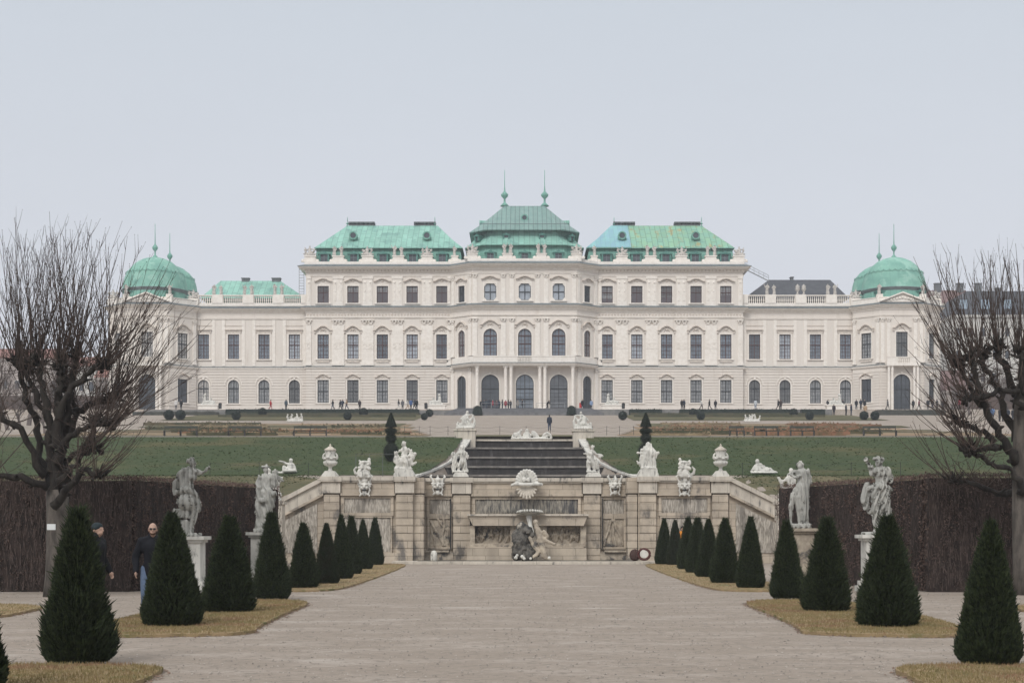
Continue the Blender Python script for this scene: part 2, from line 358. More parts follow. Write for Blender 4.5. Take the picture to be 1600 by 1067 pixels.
# grass bank left and right of the cascade
cas_x = lambda y: interp(y, [104, 106, 110, 115, 120], [7.4, 6.5, 5.6, 5.05, 4.75])
sx = sorted(set(lin(-90, 90, 3) + lin(-14, 14, .1))); sy = lin(95, 104, 1) + lin(104.2, 120, .25)
sheet('lawn_bank', sx, sy, lawn_green, .03, lambda x, y: (y > 104 and abs(x) > cas_x(y)) or (y > 97 and abs(x) > 16))
sheet('lawn_foreslope', sx, lin(53, 99, 1), lawn_tired, .02, lambda x, y: abs(x) > (11.2 if y > 77.2 else 13.5) and (y < 98))
# upper parterre: beds, paths, box edging, all on the rising ground
ux = lin(-95, 95, 2.5)
def xat(px, y): return (px - CX) * y / FPX
sheet('stone_edging', lin(-90, 90, 5), [120, 120.9], M('pale_edging', (.42, .40, .37, 1), (.34, .32, .29, 1), scale=1), .06, lambda x, y: abs(x) > 5.4)
sheet('flower_bed', lin(-95, 95, 1), lin(126, 196, 2), bed_m, .04, lambda x, y: (7.6 + (y - 126) * .10) < abs(x) < 44)
sheet('parterre_lawn', lin(-95, 95, 1), lin(150, 196, 2), lawn_tired, .07, lambda x, y: 11 + .02 * y < abs(x) < 46 and (int(y / 7) % 2 == 0 or abs(x) < 18))
sheet('parterre_grass', lin(-95, 95, 1), lin(210, 248, 1), lawn_tired, .05, lambda x, y: 15 < abs(x) < 50)
sheet('front_grass_strip', lin(-5, 5, 1), lin(121, 131, 1), lawn_tired, .05)

# ------------------------------------------------------------ lawns of the lower garden
def lawn(pts, z=.05):
    """closed outline in ground metres -> low turf slab, with its rim"""
    mb = MB(); q_ = []
    for a, b in zip(pts, pts[1:] + pts[:1]):
        k = max(1, int(math.hypot(a[0] - b[0], a[1] - b[1]) / .12))
        for i in range(k): t = i / k; q_.append((a[0] + (b[0] - a[0]) * t + rnd.gauss(0, .018), a[1] + (b[1] - a[1]) * t + rnd.gauss(0, .03)))
    mb.prism(q_, lambda a, b, c: (a, b, c), -.02, z)
    return tag(mb.build('lawn', lawn_dry), kind='structure')
def smooth_poly(pts, it=2):
    for _ in range(it):
        q = []
        for i in range(len(pts)):
            a, b = pts[i], pts[(i + 1) % len(pts)]
            q += [(a[0] * .8 + b[0] * .2, a[1] * .8 + b[1] * .2), (a[0] * .2 + b[0] * .8, a[1] * .2 + b[1] * .8)]
        pts = q
    return pts
LAWNS = []
for sg in (-1, 1):
    dx = .12
    far = [(5.0, 39.8), (4.85, 44), (5.0, 58), (5.35, 71.5), (7.2, 71.5), (7.3, 39.6)]
    mid = [(4.1, 23.3), (4.35, 25), (4.5, 29), (4.65, 34.2), (7.0, 34.6), (7.2, 27), (6.6, 22.6)]
    near = [(4.05, 12), (3.95, 16), (4.1, 17.9), (7.3, 17.9), (7.3, 12)]
    side = [(9.4, 26.5), (9.8, 32.5), (14, 32.5), (14, 26.5)]
    for g in (far, mid, near, side):
        pp = smooth_poly([(sg * a + dx * (1 if sg > 0 else 0), b) for a, b in g]); LAWNS.append(pp); lawn(pp)
# grass blades on them
def inside(x, y, poly):
    c = False; n = len(poly)
    for i in range(n):
        (x1, y1), (x2, y2) = poly[i], poly[i - 1]
        if (y1 > y) != (y2 > y) and x < (x2 - x1) * (y - y1) / (y2 - y1) + x1: c = not c
    return c
V = []; Fc = []
def blades(poly, dens, h):
    x0, x1 = min(p[0] for p in poly), max(p[0] for p in poly); y0, y1 = min(p[1] for p in poly), max(p[1] for p in poly)
    for _ in range(int((x1 - x0) * (y1 - y0) * dens)):
        x, y = rnd.uniform(x0, x1), rnd.uniform(y0, y1)
        if not inside(x, y, poly): continue
        a = rnd.uniform(0, PI); hh = h * rnd.uniform(.5, 1.3); n = len(V); lx, ly = rnd.uniform(-.6, .6) * hh, rnd.uniform(-.6, .6) * hh
        wd = .006
        V.extend([(x - wd * math.cos(a), y - wd * math.sin(a), .045), (x + wd * math.cos(a), y + wd * math.sin(a), .045), (x + lx, y + ly, .05 + hh)]); Fc.append((n, n + 1, n + 2))
for i, pp in enumerate(LAWNS): blades(pp, (130, 900, 1300, 300)[i % 4], .035)
grass_m = M('dry_grass_blades', (.27, .20, .105, 1), (.19, .16, .07, 1), scale=5, rough=.9, c3=(.24, .15, .09, 1), s3=.9)
tag(link('grass', raw_mesh('grass', V, Fc, grass_m, 3)), 'short dry yellow grass on the lawn strips', 'grass', kind='stuff')
V = []; Fc = []
for _ in range(46000):
    x, y = rnd.uniform(-42, 42), rnd.uniform(78, 120)
    if abs(x) < (cas_x(y) if y > 104 else 12 + (104 - y) * .1) + .3: continue
    s_ = rnd.uniform(.03, .09); z = H(x, y) + .03; n = len(V); a = rnd.uniform(0, PI)
    V.extend([(x - s_ * math.cos(a), y - s_ * math.sin(a), z), (x + s_ * math.cos(a), y + s_ * math.sin(a), z), (x + rnd.uniform(-s_, s_), y + rnd.uniform(-s_, s_), z + s_ * rnd.uniform(.3, .8))]); Fc.append((n, n + 1, n + 2))
tag(link('grass_tufts', raw_mesh('grass_tufts', V, Fc, M('tuft_green', (.03, .048, .015, 1), (.062, .078, .028, 1), scale=6, rough=.95, c3=(.10, .092, .045, 1), s3=.4, t3=(.52, .66)), 3)), 'small uneven grass tufts on the bank', 'grass', kind='stuff')
# pebbles, fallen leaves and soil crumbs lying along the lawn edges and on the gravel
V = []; Fc = []
def crumb(x, y, s, z=.004):
    n = len(V); a = rnd.uniform(0, 6.28)
    for k in range(3): V.append((x + s * math.cos(a + k * 2.1) * rnd.uniform(.6, 1.3), y + s * math.sin(a + k * 2.1), z + rnd.uniform(0, s * .5)))
    V.append((x, y, z + s * rnd.uniform(.3, .9)))
    Fc.extend([(n, n + 1, n + 3), (n + 1, n + 2, n + 3), (n + 2, n, n + 3)])
for pp in LAWNS:
    for i in range(len(pp)):
        a, b = pp[i], pp[(i + 1) % len(pp)]; L = math.hypot(a[0] - b[0], a[1] - b[1])
        if min(a[1], b[1]) > 45: continue
        for _ in range(int(L * 60)):
            t = rnd.random(); crumb(a[0] + (b[0] - a[0]) * t + rnd.gauss(0, .06), a[1] + (b[1] - a[1]) * t + rnd.gauss(0, .09), rnd.uniform(.008, .03))
tag(link('leaf_litter', raw_mesh('leaf_litter', V, Fc, M('leaf_litter', (.10, .07, .055, 1), (.22, .15, .11, 1), scale=9, rough=.95), 3)),
    'brown leaf litter and soil crumbs along the lawn edges', 'leaf litter', kind='stuff')
V = []; Fc = []
for _ in range(20000):
    y = 11 + 50 * rnd.random() ** 1.7; x = rnd.uniform(-.36, .36) * y; crumb(x, y, rnd.uniform(.006, .016) * (1 + y / 40))
tag(link('pebbles', raw_mesh('pebbles', V, Fc, M('pebbles', (.38, .34, .30, 1), (.16, .14, .125, 1), scale=14, rough=.9, lo=.45, hi=.55), 3)),
    'loose pebbles scattered over the gravel', 'pebbles', kind='stuff')

# ------------------------------------------------------------ palace
S = 2400 / 270.0
def Xp(px): return (px - 819.5) / S
def Zp(py): return EYE + (CY - py) / S
def Zc(py): return EYE + (CY - py) * 266.8 / 2400
PX0 = .056
palace = empty('palace', (PX0, 270, 22.0), 'long white baroque palace with green copper roofs on top of the hill', 'palace')
class Fr:
    def __init__(s, A, B):
        s.A = A; L = math.hypot(B[0] - A[0], B[1] - A[1]); s.L = L; s.d = ((B[0] - A[0]) / L, (B[1] - A[1]) / L); s.n = (s.d[1], -s.d[0])
    def m(s, u, d, z): return (PX0 + s.A[0] + s.d[0] * u + s.n[0] * d, s.A[1] + s.d[1] * u + s.n[1] * d, z)
    def box(s, mb, u0, u1, d0, d1, z0, z1):
        mb.hexa([s.m(u0, d1, z0), s.m(u1, d1, z0), s.m(u1, d0, z0), s.m(u0, d0, z0), s.m(u0, d1, z1), s.m(u1, d1, z1), s.m(u1, d0, z1), s.m(u0, d0, z1)])
    def poly(s, mb, pts, d0, d1): mb.prism(pts, lambda a, b, c: s.m(a, c, b), d0, d1)
    def ribbon(s, mb, pts, th, d0, d1):
        for a, b in zip(pts[:-1], pts[1:]):
            s.poly(mb, [(a[0], a[1]), (b[0], b[1]), (b[0], b[1] + th), (a[0], a[1] + th)], d0, d1)
def plate(mb, F, u0, u1, z0, z1, ops, d0=-.5, d1=0.):
    cur = u0
    for uc, w_, a, b, arch in sorted(ops):
        if a >= z1 or b <= z0: continue
        l, r = uc - w_ / 2, uc + w_ / 2
        if l > cur + 1e-3: F.box(mb, cur, l, d0, d1, z0, z1)
        if a > z0: F.box(mb, l, r, d0, d1, z0, a)
        if b < z1: F.box(mb, l, r, d0, d1, b, z1)
        if arch and b <= z1:
            rr = w_ / 2; n = 8
            for sg in (-1, 1):
                arc = [(uc + sg * rr * math.cos(t), b - rr + rr * math.sin(t)) for t in [PI / 2 * k / n for k in range(n + 1)]]
                F.poly(mb, arc + [(uc + sg * rr, b)], d0, d1 - .002)
        cur = r
    if u1 > cur + 1e-3: F.box(mb, cur, u1, d0, d1, z0, z1)
def rustic(mb, F, u0, u1, z0, z1, ops, step=.49, gap=.10, d=.12):
    z = z0
    while z < z1 - .1:
        ze = min(z + step - gap, z1); zm = (z + ze) / 2; cur = u0
        for uc, w_, a, b, arch in sorted(ops):
            if a - .25 < zm < b + (.35 if arch else .25):
                hw = w_ / 2 + .28
                if arch and zm > b - w_ / 2: hw = math.sqrt(max(hw * hw - (zm - (b - w_ / 2)) ** 2, 0)) + .02
                if uc - hw > cur: F.box(mb, cur, uc - hw, -.1, d, z, ze)
                cur = max(cur, uc + hw)
        if u1 > cur: F.box(mb, cur, u1, -.1, d, z, ze)
        z += step
PV = {k.name: [k, k, glass(k.name, tuple(q * f for q, f in zip(c_, (1.9, 1.8, 1.7))) + (1,)), glass(k.name, tuple(q * .6 for q in c_) + (1,), .05)] for k, c_ in ((glass_dark, (.075, .085, .10)), (glass_sky, (.20, .235, .28)), (glass_cur, (.25, .255, .26)))}
def window(F, uc, w_, z0, z1, arch=False, pane=None, fm=None, nx=3, zsplit=(.6,), sur='ogee', minor=True, blind=False, par=None):
    fm = fm or frame_red; pane = rnd.choice(PV.get((pane or glass_dark).name, [pane or glass_dark])); par = par or palace
    fb = MB(); dF0, dF1 = -.30, -.20; t = .10; l, r = uc - w_ / 2, uc + w_ / 2; rr = w_ / 2; zt = z1 - (rr if arch else 0)
    F.box(fb, l, l + t, dF0, dF1, z0, zt); F.box(fb, r - t, r, dF0, dF1, z0, zt); F.box(fb, l + t, r - t, dF0, dF1 - .003, z0, z0 + t)
    topz = lambda u: (zt + math.sqrt(max(rr * rr - (u - uc) ** 2, 0))) if arch else z1
    if arch:
        n = 10; ar = [PI * k / n for k in range(n + 1)]
        for a, b in zip(ar[:-1], ar[1:]):
            F.poly(fb, [(uc + (rr - t) * math.cos(a), zt + (rr - t) * math.sin(a)), (uc + rr * math.cos(a), zt + rr * math.sin(a)),
                        (uc + rr * math.cos(b), zt + rr * math.sin(b)), (uc + (rr - t) * math.cos(b), zt + (rr - t) * math.sin(b))], dF0, dF1 - .001)
    else: F.box(fb, l + t, r - t, dF0, dF1 - .003, z1 - t, z1)
    F.box(fb, uc - .07, uc + .07, dF0, dF1 + .01, z0 + .01, topz(uc) - .02)
    for q in zsplit: zz = z0 + (z1 - z0) * q; F.box(fb, l + .02, r - .02, dF0, dF1 + .02, zz - .08, zz + .08)
    if minor:
        for k in (-1, 1):
            u = uc + k * w_ * .25; F.box(fb, u - .025, u + .025, dF0, dF1 - .04, z0 + .05, topz(u) - .05)
        nz_ = max(2, int((z1 - z0) / .62))
        for k in range(1, nz_):
            zz = z0 + (z1 - z0) * k / nz_
            if zz < zt: F.box(fb, l + .05, r - .05, dF0, dF1 - .045, zz - .022, zz + .022)
    wn = fb.build('window', fm, par)
    pb = MB()
    if arch:
        pts = [(l + .03, z0 + .03), (r - .03, z0 + .03)] + [(uc + (rr - .03) * math.cos(a), zt + (rr - .03) * math.sin(a)) for a in [PI * k / 12 for k in range(13)]]
        F.poly(pb, pts, -.34, -.29)
    else: F.box(pb, l + .03, r - .03, -.34, -.29, z0 + .03, z1 - .03)
    pb.build('pane', pane, wn)
    if blind:
        bb = MB(); F.box(bb, l + t, r - t, -.285, -.225, z0 + t, z0 + (z1 - z0) * blind); bb.build('blind', blind_m, wn)
    sb = MB(); a = .2
    if sur != 'none':
        F.box(sb, l - a, l, -.02, .10, z0 - .05, zt); F.box(sb, r, r + a, -.02, .10, z0 - .05, zt)
        if arch:
            n = 10; ar = [PI * k / n for k in range(n + 1)]
            for p, q in zip(ar[:-1], ar[1:]):
                F.poly(sb, [(uc + rr * math.cos(p), zt + rr * math.sin(p)), (uc + (rr + a) * math.cos(p), zt + (rr + a) * math.sin(p)),
                            (uc + (rr + a) * math.cos(q), zt + (rr + a) * math.sin(q)), (uc + rr * math.cos(q), zt + rr * math.sin(q))], -.02, .10)
            F.poly(sb, [(uc - .14, z1 + .02), (uc + .14, z1 + .02), (uc + .2, z1 + .42), (uc - .2, z1 + .42)], 0, .22)
        else: F.box(sb, l - a, r + a, -.02, .102, z1, z1 + a)
        F.box(sb, l - .38, r + .38, 0, .26, z0 - .22, z0 - .06)
        sw = sb.build('window_surround', trim, wn); hb = MB()
        if sur in ('ogee', 'ogee_small', 'low'):
            hw = w_ / 2 + {'ogee': .62, 'ogee_small': .30, 'low': .55}[sur]; zb = z1 + {'ogee': .62, 'ogee_small': .4, 'low': .75}[sur]; hh = {'ogee': .95, 'ogee_small': .62, 'low': .55}[sur]
            pts = []
            for k in range(17):
                u = -1 + k / 8; av = abs(u)
                pts.append((uc + u * hw, zb + (0 if av > .78 else hh * .82 * (.5 + .5 * math.cos(PI * av / .78)) ** (.5))))
            F.ribbon(hb, pts, .16, 0, .42)
            if sur == 'ogee':
                for k in (-1, 1):
                    F.box(hb, uc + k * (hw - .17) - .15, uc + k * (hw - .17) + .15, 0, .25, zb - .42, zb - .01); 
                for q in range(7):
                    g = PI * q / 6; hb.ball(F.m(uc + .42 * math.cos(g), .05, zb + .02 + .28 * math.sin(g)), .13, 6, 4)
                hb.ball(F.m(uc, .08, zb + .2), .2, 8, 6)
                F.box(hb, l - .1, r + .1, 0, .16, z0 - .62, z0 - .3)
            else: hb.ball(F.m(uc, .05, zb + .12), (.3, .12, .16), 8, 5)
        elif sur == 'flat':
            zb = z1 + .72; F.box(hb, l - .5, r + .5, 0, .36, zb, zb + .16); F.box(hb, l - .32, r + .32, 0, .14, z1 + .2, zb - .001)
            F.box(hb, l - .42, l - .2, 0, .2, zb - .35, zb - .002); F.box(hb, r + .2, r + .42, 0, .2, zb - .35, zb - .002)
            F.box(hb, l - .6, r + .6, 0, .10, zb + .75, zb + .85)
        if hb.v: hb.build('hood', sandtrim, wn)
    return wn
def sweep(mb, path, prof, caps=True):
    n = len(path); k = len(prof); vs = []
    for i, p in enumerate(path):
        def nn(a, b):
            L = math.hypot(b[0] - a[0], b[1] - a[1]); return ((b[1] - a[1]) / L, -(b[0] - a[0]) / L)
        if i == 0: m_ = nn(path[0], path[1])
        elif i == n - 1: m_ = nn(path[-2], path[-1])
        else:
            a, b = nn(path[i - 1], p), nn(p, path[i + 1]); q = 1 + a[0] * b[0] + a[1] * b[1]; m_ = ((a[0] + b[0]) / q, (a[1] + b[1]) / q)
        vs += [(PX0 + p[0] + m_[0] * d, p[1] + m_[1] * d, z) for d, z in prof]
    fs = [(i * k + j, i * k + (j + 1) % k, (i + 1) * k + (j + 1) % k, (i + 1) * k + j) for i in range(n - 1) for j in range(k)]
    if caps: fs += [tuple(range(k)), tuple(range((n - 1) * k, n * k))[::-1]]
    mb.add(vs, fs)
def part(mb, name, m, smooth=False): return mb.build(name, m, palace, smooth)
def cornice(path, z0, zl, zt, dmax, dent=False):
    """cream moulding z0..zl and lead covering zl..zt"""
    h = zl - z0; mb = MB()
    sweep(mb, path, [(-.2, z0), (.12, z0), (.14, z0 + h * .25), (.30, z0 + h * .3), (.34, z0 + h * .5), (dmax * .7, z0 + h * .62), (dmax * .75, z0 + h * .8), (dmax, z0 + h * .9), (dmax, zl), (-.2, zl)])
    part(mb, 'cornice', trim)
    mb = MB(); sweep(mb, path, [(-.2, zl + .003), (dmax + .06, zl + .003), (dmax + .06, zl + .12), (.1, zt), (-.2, zt)]); part(mb, 'lead_covering', lead)
def mir(pts): return [(-x, y) for x, y in reversed(pts)]

YW, YC = 270., 266.8
A1, A2, A3 = (Xp(478), YW), (Xp(705), YW), (-9.06, YC)
pathL = [A1, A2, A3]; mainpath = [(Xp(478), 292)] + pathL + mir(pathL) + [(-Xp(478), 292)]
ZG, Z1, Z2, Z3 = 21.6, Zp(574), Zp(479), Zp(414)
# cores
mb = MB(); mb.box(PX0 + Xp(478) + .45, PX0 - Xp(478) - .45, 270.46, 291.6, ZG, Zp(412)); mb.prism([(Xp(706), 270.4), (-8.9, 267.3), (8.9, 267.3), (-Xp(706), 270.4)], lambda a, b, c: (a + PX0, b, c), ZG, Zp(412)); part(mb, 'wall', cream)
mb = MB()
for sg in (-1, 1):
    x0, x1 = sorted((sg * Xp(478), sg * Xp(478) + sg * .449)); mb.box(PX0 + x0, PX0 + x1, 270.51, 291.6, ZG, Z3)
part(mb, 'side_wall', cream)
wpx = [505, 551.5, 597.5, 644, 690.5]
def wing(sgn):
    px = lambda p: p if sgn < 0 else 1639 - p
    F = Fr(A1, A2) if sgn < 0 else Fr((-A2[0], A2[1]), (-A1[0], A1[1]))
    us = [Xp(px(p)) - F.A[0] for p in wpx]; L = F.L
    g = [(u, 2.0, Zp(629), Zp(593.5), False) for u in us]; a = [(u, 2.0, Zp(560.5), Zp(522.5), False) for u in us]; b = [(u, 2.0, Zp(473.3), Zp(447), False) for u in us]
    mb = MB(); plate(mb, F, 0, L, ZG, Z1, g); plate(mb, F, 0, L, Z1, Z2, a); plate(mb, F, 0, L, Z2, Z3, b); part(mb, 'facade_wall', cream)
    mb = MB(); rustic(mb, F, .02, L - .02, Zp(633), Zp(577.5), g); F.box(mb, 0, L, -.1, .16, ZG, Zp(633.5)); part(mb, 'rusticated_storey', cream)
    for i, u in enumerate(us):
        window(F, u, 2.0, *g[i][2:4], pane=glass_cur, fm=frame_dark, sur='ogee_small', zsplit=(.5,))
        window(F, u, 2.0, *a[i][2:4], pane=glass_sky, sur='ogee', zsplit=(.57,))
        window(F, u, 2.0, *b[i][2:4], pane=glass_cur, sur='low', zsplit=(.62,), blind=.60 if sgn < 0 else (.45, .5, .34, .5, .25)[i])
    # pilasters with capitals and medallions
    cs = [(.25, .9)] + [((us[i] + us[i + 1]) / 2, 2.1) for i in range(4)] + [(L - .35, .7)]
    if sgn > 0: cs = [(.35, .7)] + cs[1:-1] + [(L - .25, .9)]
    for c, w_ in cs:
        mb = MB(); c = min(max(c, w_ / 2 + .05), L - w_ / 2 - .05)
        F.box(mb, c - w_ / 2, c + w_ / 2, 0, .16, Zp(571), Zp(508)); F.box(mb, c - w_ / 2 - .08, c + w_ / 2 + .08, 0, .24, Zp(571), Zp(567))
        F.box(mb, c - w_ / 2 - .12, c + w_ / 2 + .12, 0, .34, Zp(501), Zp(499.5))
        nb = 2 if w_ > 1.5 else 1
        for k in range(nb):
            cc = c + (k - (nb - 1) / 2) * w_ * .5
            for q in (-1, 1): mb.ball(F.m(cc + q * .3, .22, Zp(503)), .17, 8, 6)
            for q in (-1, 0, 1): mb.ball(F.m(cc + q * .2, .2, Zp(506)), (.1, .1, .2), 6, 4)
            n = 12
            for t in range(n):
                g1, g2 = 2 * PI * t / n, 2 * PI * (t + 1) / n
                F.poly(mb, [(cc + .24 * math.cos(g1), Zp(540) + .24 * math.sin(g1)), (cc + .36 * math.cos(g1), Zp(540) + .36 * math.sin(g1)), (cc + .36 * math.cos(g2), Zp(540) + .36 * math.sin(g2)), (cc + .24 * math.cos(g2), Zp(540) + .24 * math.sin(g2))], .15, .22)
        for zz in (536, 545): F.box(mb, c - w_ / 2 + .05, c + w_ / 2 - .05, .15, .2, Zp(zz) - .03, Zp(zz) + .03)
        # upper storey herm pilaster
        F.box(mb, c - w_ * .4, c + w_ * .4, 0, .12, Z2, Zp(433)); F.box(mb, c - w_ * .46, c + w_ * .46, 0, .22, Zp(436), Zp(432))
        for k in range(nb):
            cc = c + (k - (nb - 1) / 2) * w_ * .45
            F.poly(mb, [(cc - .13, Zp(470)), (cc + .13, Zp(470)), (cc + .24, Zp(440)), (cc - .24, Zp(440))], .1, .2)
            mb.ball(F.m(cc, .18, Zp(442)), .18, 8, 5); mb.ball(F.m(cc, .18, Zp(455)), (.14, .1, .22), 8, 5)
        part(mb, 'pilaster', trim)
    # frieze ornaments
    mb = MB(); u = .3
    while u < L - .2:
        mb.ball(F.m(u, .05, Zp(491.5)), (.16, .08, .2), 6, 4); u += .55
    u = .3
    while u < L - .2: F.box(mb, u - .09, u + .09, 0, .5, Zp(424.6), Zp(422.2)); u += .62
    part(mb, 'frieze_ornament', sandtrim)
    # attic dormers
    for i, p in enumerate(wpx):
        dormer(F, us[i])
def dormer(F, u, z0=None, w_=1.25, dd=-1.0, s=1.0, name='dormer', h=1.35, mat=None):
    z0 = z0 if z0 is not None else Zp(407.6); mb = MB(); hw = w_ / 2 * s
    F.box(mb, u - hw - .28 * s, u - hw, dd - 1.6, dd, z0, z0 + h * s); F.box(mb, u + hw, u + hw + .28 * s, dd - 1.6, dd, z0, z0 + h * s)
    F.box(mb, u - hw, u + hw, dd - 1.6, dd - .35, z0, z0 + h * s)
    pts = [(u - hw - .5 * s, z0 + h * s), (u + hw + .5 * s, z0 + h * s), (u + hw + .42 * s, z0 + (h + .18) * s), (u + hw * .6, z0 + (h + .28) * s), (u, z0 + (h + .62) * s), (u - hw * .6, z0 + (h + .28) * s), (u - hw - .42 * s, z0 + (h + .18) * s)]
    F.poly(mb, pts, dd - 1.6, dd + .12)
    o = mb.build(name, mat or dormer_green, palace)
    mb = MB(); F.box(mb, u - hw, u + hw, dd - .349, dd - .25, z0 + .12 * s, z0 + h * s - .02); o2 = mb.build('pane', glass_dark, o)
    mb = MB(); F.box(mb, u - .05 * s, u + .05 * s, dd - .249, dd - .2, z0 + .12 * s, z0 + h * s - .03); F.box(mb, u - hw, u + hw, dd - .249, dd - .21, z0 + h * .55 * s, z0 + h * .62 * s); mb.build('glazing_bar', lead, o)
    return o
wing(-1); wing(1)
# continuous mouldings of the main block
mb = MB(); sweep(mb, mainpath, [(-.2, Zp(576.5)), (.2, Zp(576.5)), (.3, Zp(574.5)), (.3, Zp(573.5)), (-.2, Zp(573.5))]); part(mb, 'string_course', trim)
mb = MB(); sweep(mb, mainpath, [(-.2, Zp(573.5) + .003), (.36, Zp(573.5) + .003), (.36, Zp(572.6)), (-.2, Zp(571.6))]); part(mb, 'string_course_lead', lead)
mb = MB(); sweep(mb, mainpath, [(-.2, Zp(497)), (.16, Zp(497)), (.22, Zp(495.5)), (.22, Zp(495)), (-.2, Zp(495))]); part(mb, 'architrave', trim)
cornice(mainpath, Zp(488), Zp(481.3), Zp(477.8), .85)
mb = MB(); sweep(mb, mainpath, [(-.2, Zp(432)), (.1, Zp(432)), (.16, Zp(430)), (-.2, Zp(430))]); part(mb, 'upper_architrave', trim)
cornice(mainpath, Zp(426), Zp(418), Zp(413), 1.25)
mb = MB(); sweep(mb, mainpath, [(-.9, Zp(413.5)), (.1, Zp(413.5)), (.1, Zp(409)), (-.9, Zp(409))]); part(mb, 'attic', trim)
# central pavilion
FC = Fr(A3, (9.06, YC)); FL = Fr(A2, A3); FRt = Fr((9.06, YC), (-A2[0], YW))
sc = 266.8 / 2400
UC = [(p - 819.5) * sc + 9.06 for p in (766, 820, 873)]
gd = [(u, 3.1, ZG + .6, Zc(585), True) for u in UC]; gw = [(u, 2.35, Zc(556), Zc(513.5), True) for u in UC]; gt = [(u, 2.1, Zc(469), Zc(443), False) for u in UC]
mb = MB(); plate(mb, FC, 0, FC.L, ZG, Z1, gd, -.5, -.01); plate(mb, FC, 0, FC.L, Z1, Z2, gw); plate(mb, FC, 0, FC.L, Z2, Z3, gt)
um = FL.L / 2; sd_ops = [[(um, 2.1, ZG + .6, Zc(586), True)], [(um, 1.55, Zc(556), Zc(514.5), True)], [(um, 1.5, Zc(470), Zc(444.5), False)]]
for F in (FL, FRt):
    for (za, zb), o_ in zip(((ZG, Z1), (Z1, Z2), (Z2, Z3)), sd_ops): plate(mb, F, 0, F.L, za, zb, o_)
part(mb, 'facade_wall', cream)
for i, u in enumerate(UC):
    dd = window(FC, u, 3.1, *gd[i][2:4], arch=True, pane=glass_sky if i == 1 else glass_dark, fm=frame_dark, sur='arch', zsplit=(.34, .62) if i == 1 else (.62,), nx=4); dd.name = 'entrance_door'
    window(FC, u, 2.35, *gw[i][2:4], arch=True, pane=glass_sky, sur='ogee', zsplit=(.45, .75))
    window(FC, u, 2.1, *gt[i][2:4], pane=glass_sky, fm=frame_dark, sur='low', zsplit=(.5,), minor=False)
    mb = MB()                                     # clipped corners of the upper windows
    for sx_ in (-1, 1):
        for (zz, sz) in ((gt[i][2], 1), (gt[i][3], -1)):
            FC.poly(mb, [(u + sx_ * 1.06, zz), (u + sx_ * .62, zz), (u + sx_ * 1.06, zz + sz * .5)], -.5, .04)
    part(mb, 'window_corner', trim)
for F in (FL, FRt):
    dd = window(F, um, 2.1, *sd_ops[0][0][2:4], arch=True, fm=frame_dark, sur='arch', zsplit=(.62,)); dd.name = 'side_door'
    window(F, um, 1.55, *sd_ops[1][0][2:4], arch=True, pane=glass_cur, sur='ogee', zsplit=(.45,))
    window(F, um, 1.5, *sd_ops[2][0][2:4], pane=glass_dark, fm=frame_dark, sur='low', zsplit=(.5,), minor=False)
def pil(F, c, w_, za, zb, d=.18):
    mb = MB(); F.box(mb, c - w_ / 2, c + w_ / 2, 0, d, za, zb - .8); F.box(mb, c - w_ / 2 - .08, c + w_ / 2 + .08, 0, d + .08, za, za + .35)
    F.box(mb, c - w_ / 2 - .12, c + w_ / 2 + .12, 0, d + .18, zb - .15, zb)
    for q in (-1, 1): mb.ball(F.m(c + q * w_ * .3, d + .04, zb - .35), .18, 8, 6)
    for q in (-1, 0, 1): mb.ball(F.m(c + q * w_ * .25, d, zb - .62), (.1, .1, .18), 6, 4)
    part(mb, 'pilaster', trim)
for c in (.45, (UC[0] + UC[1]) / 2 - .75, (UC[0] + UC[1]) / 2 + .75, (UC[1] + UC[2]) / 2 - .75, (UC[1] + UC[2]) / 2 + .75, FC.L - .45):
    pil(FC, c, .85, Zc(556), Zc(497)); pil(FC, c, .75, Z2, Zc(428), .12)
for F in (FL, FRt):
    for c in (.45, F.L - .45): pil(F, c, .7, Zc(556), Zc(497)); pil(F, c, .6, Z2, Zc(428), .12); pil(F, c, .7, ZG + .6, Zc(574), .2)
# portico: balcony on columns
YP = 264.9; pp3 = [(A2[0] + .2, YW - .9), (-8.75, YP), (8.75, YP), (-A2[0] - .2, YW - .9)]
mb = MB(); sweep(mb, pp3, [(-2.2, Zc(573)), (.1, Zc(573)), (.35, Zc(569.8)), (.35, Zc(569)), (-2.2, Zc(569))]); part(mb, 'balcony_slab', trim)
mb = MB(); sweep(mb, pp3, [(-2.2, Zc(569) + .003), (.42, Zc(569) + .003), (.42, Zc(568)), (-2.2, Zc(567.5))]); part(mb, 'balcony_lead', lead)
FP = Fr((-8.75, YP), (8.75, YP)); mb = MB()
for a, b in ((0, 7.55), (9.95, 17.5)): FP.box(mb, a, b, -.3, 0, Zc(567.6), Zc(558.5)); FP.box(mb, a - .05, b + .05, -.35, .06, Zc(559), Zc(557.4))
FP.box(mb, 7.55, 9.95, -.3, 0, Zc(558.6), Zc(557.4))
for q in range(9):
    u = 7.7 + q * .263; c = FP.m(u, -.15, 0); mb.lathe(c[0], c[1], [(.05, Zc(567.4)), (.05, Zc(566.5)), (.09, Zc(564)), (.045, Zc(560)), (.06, Zc(558.7))], 6)
for Fq in (Fr(pp3[0], pp3[1]), Fr(pp3[2], pp3[3])): Fq.box(mb, .05, Fq.L - .05, -.3, -.01, Zc(567.6), Zc(558.3))
part(mb, 'balcony_parapet', trim)
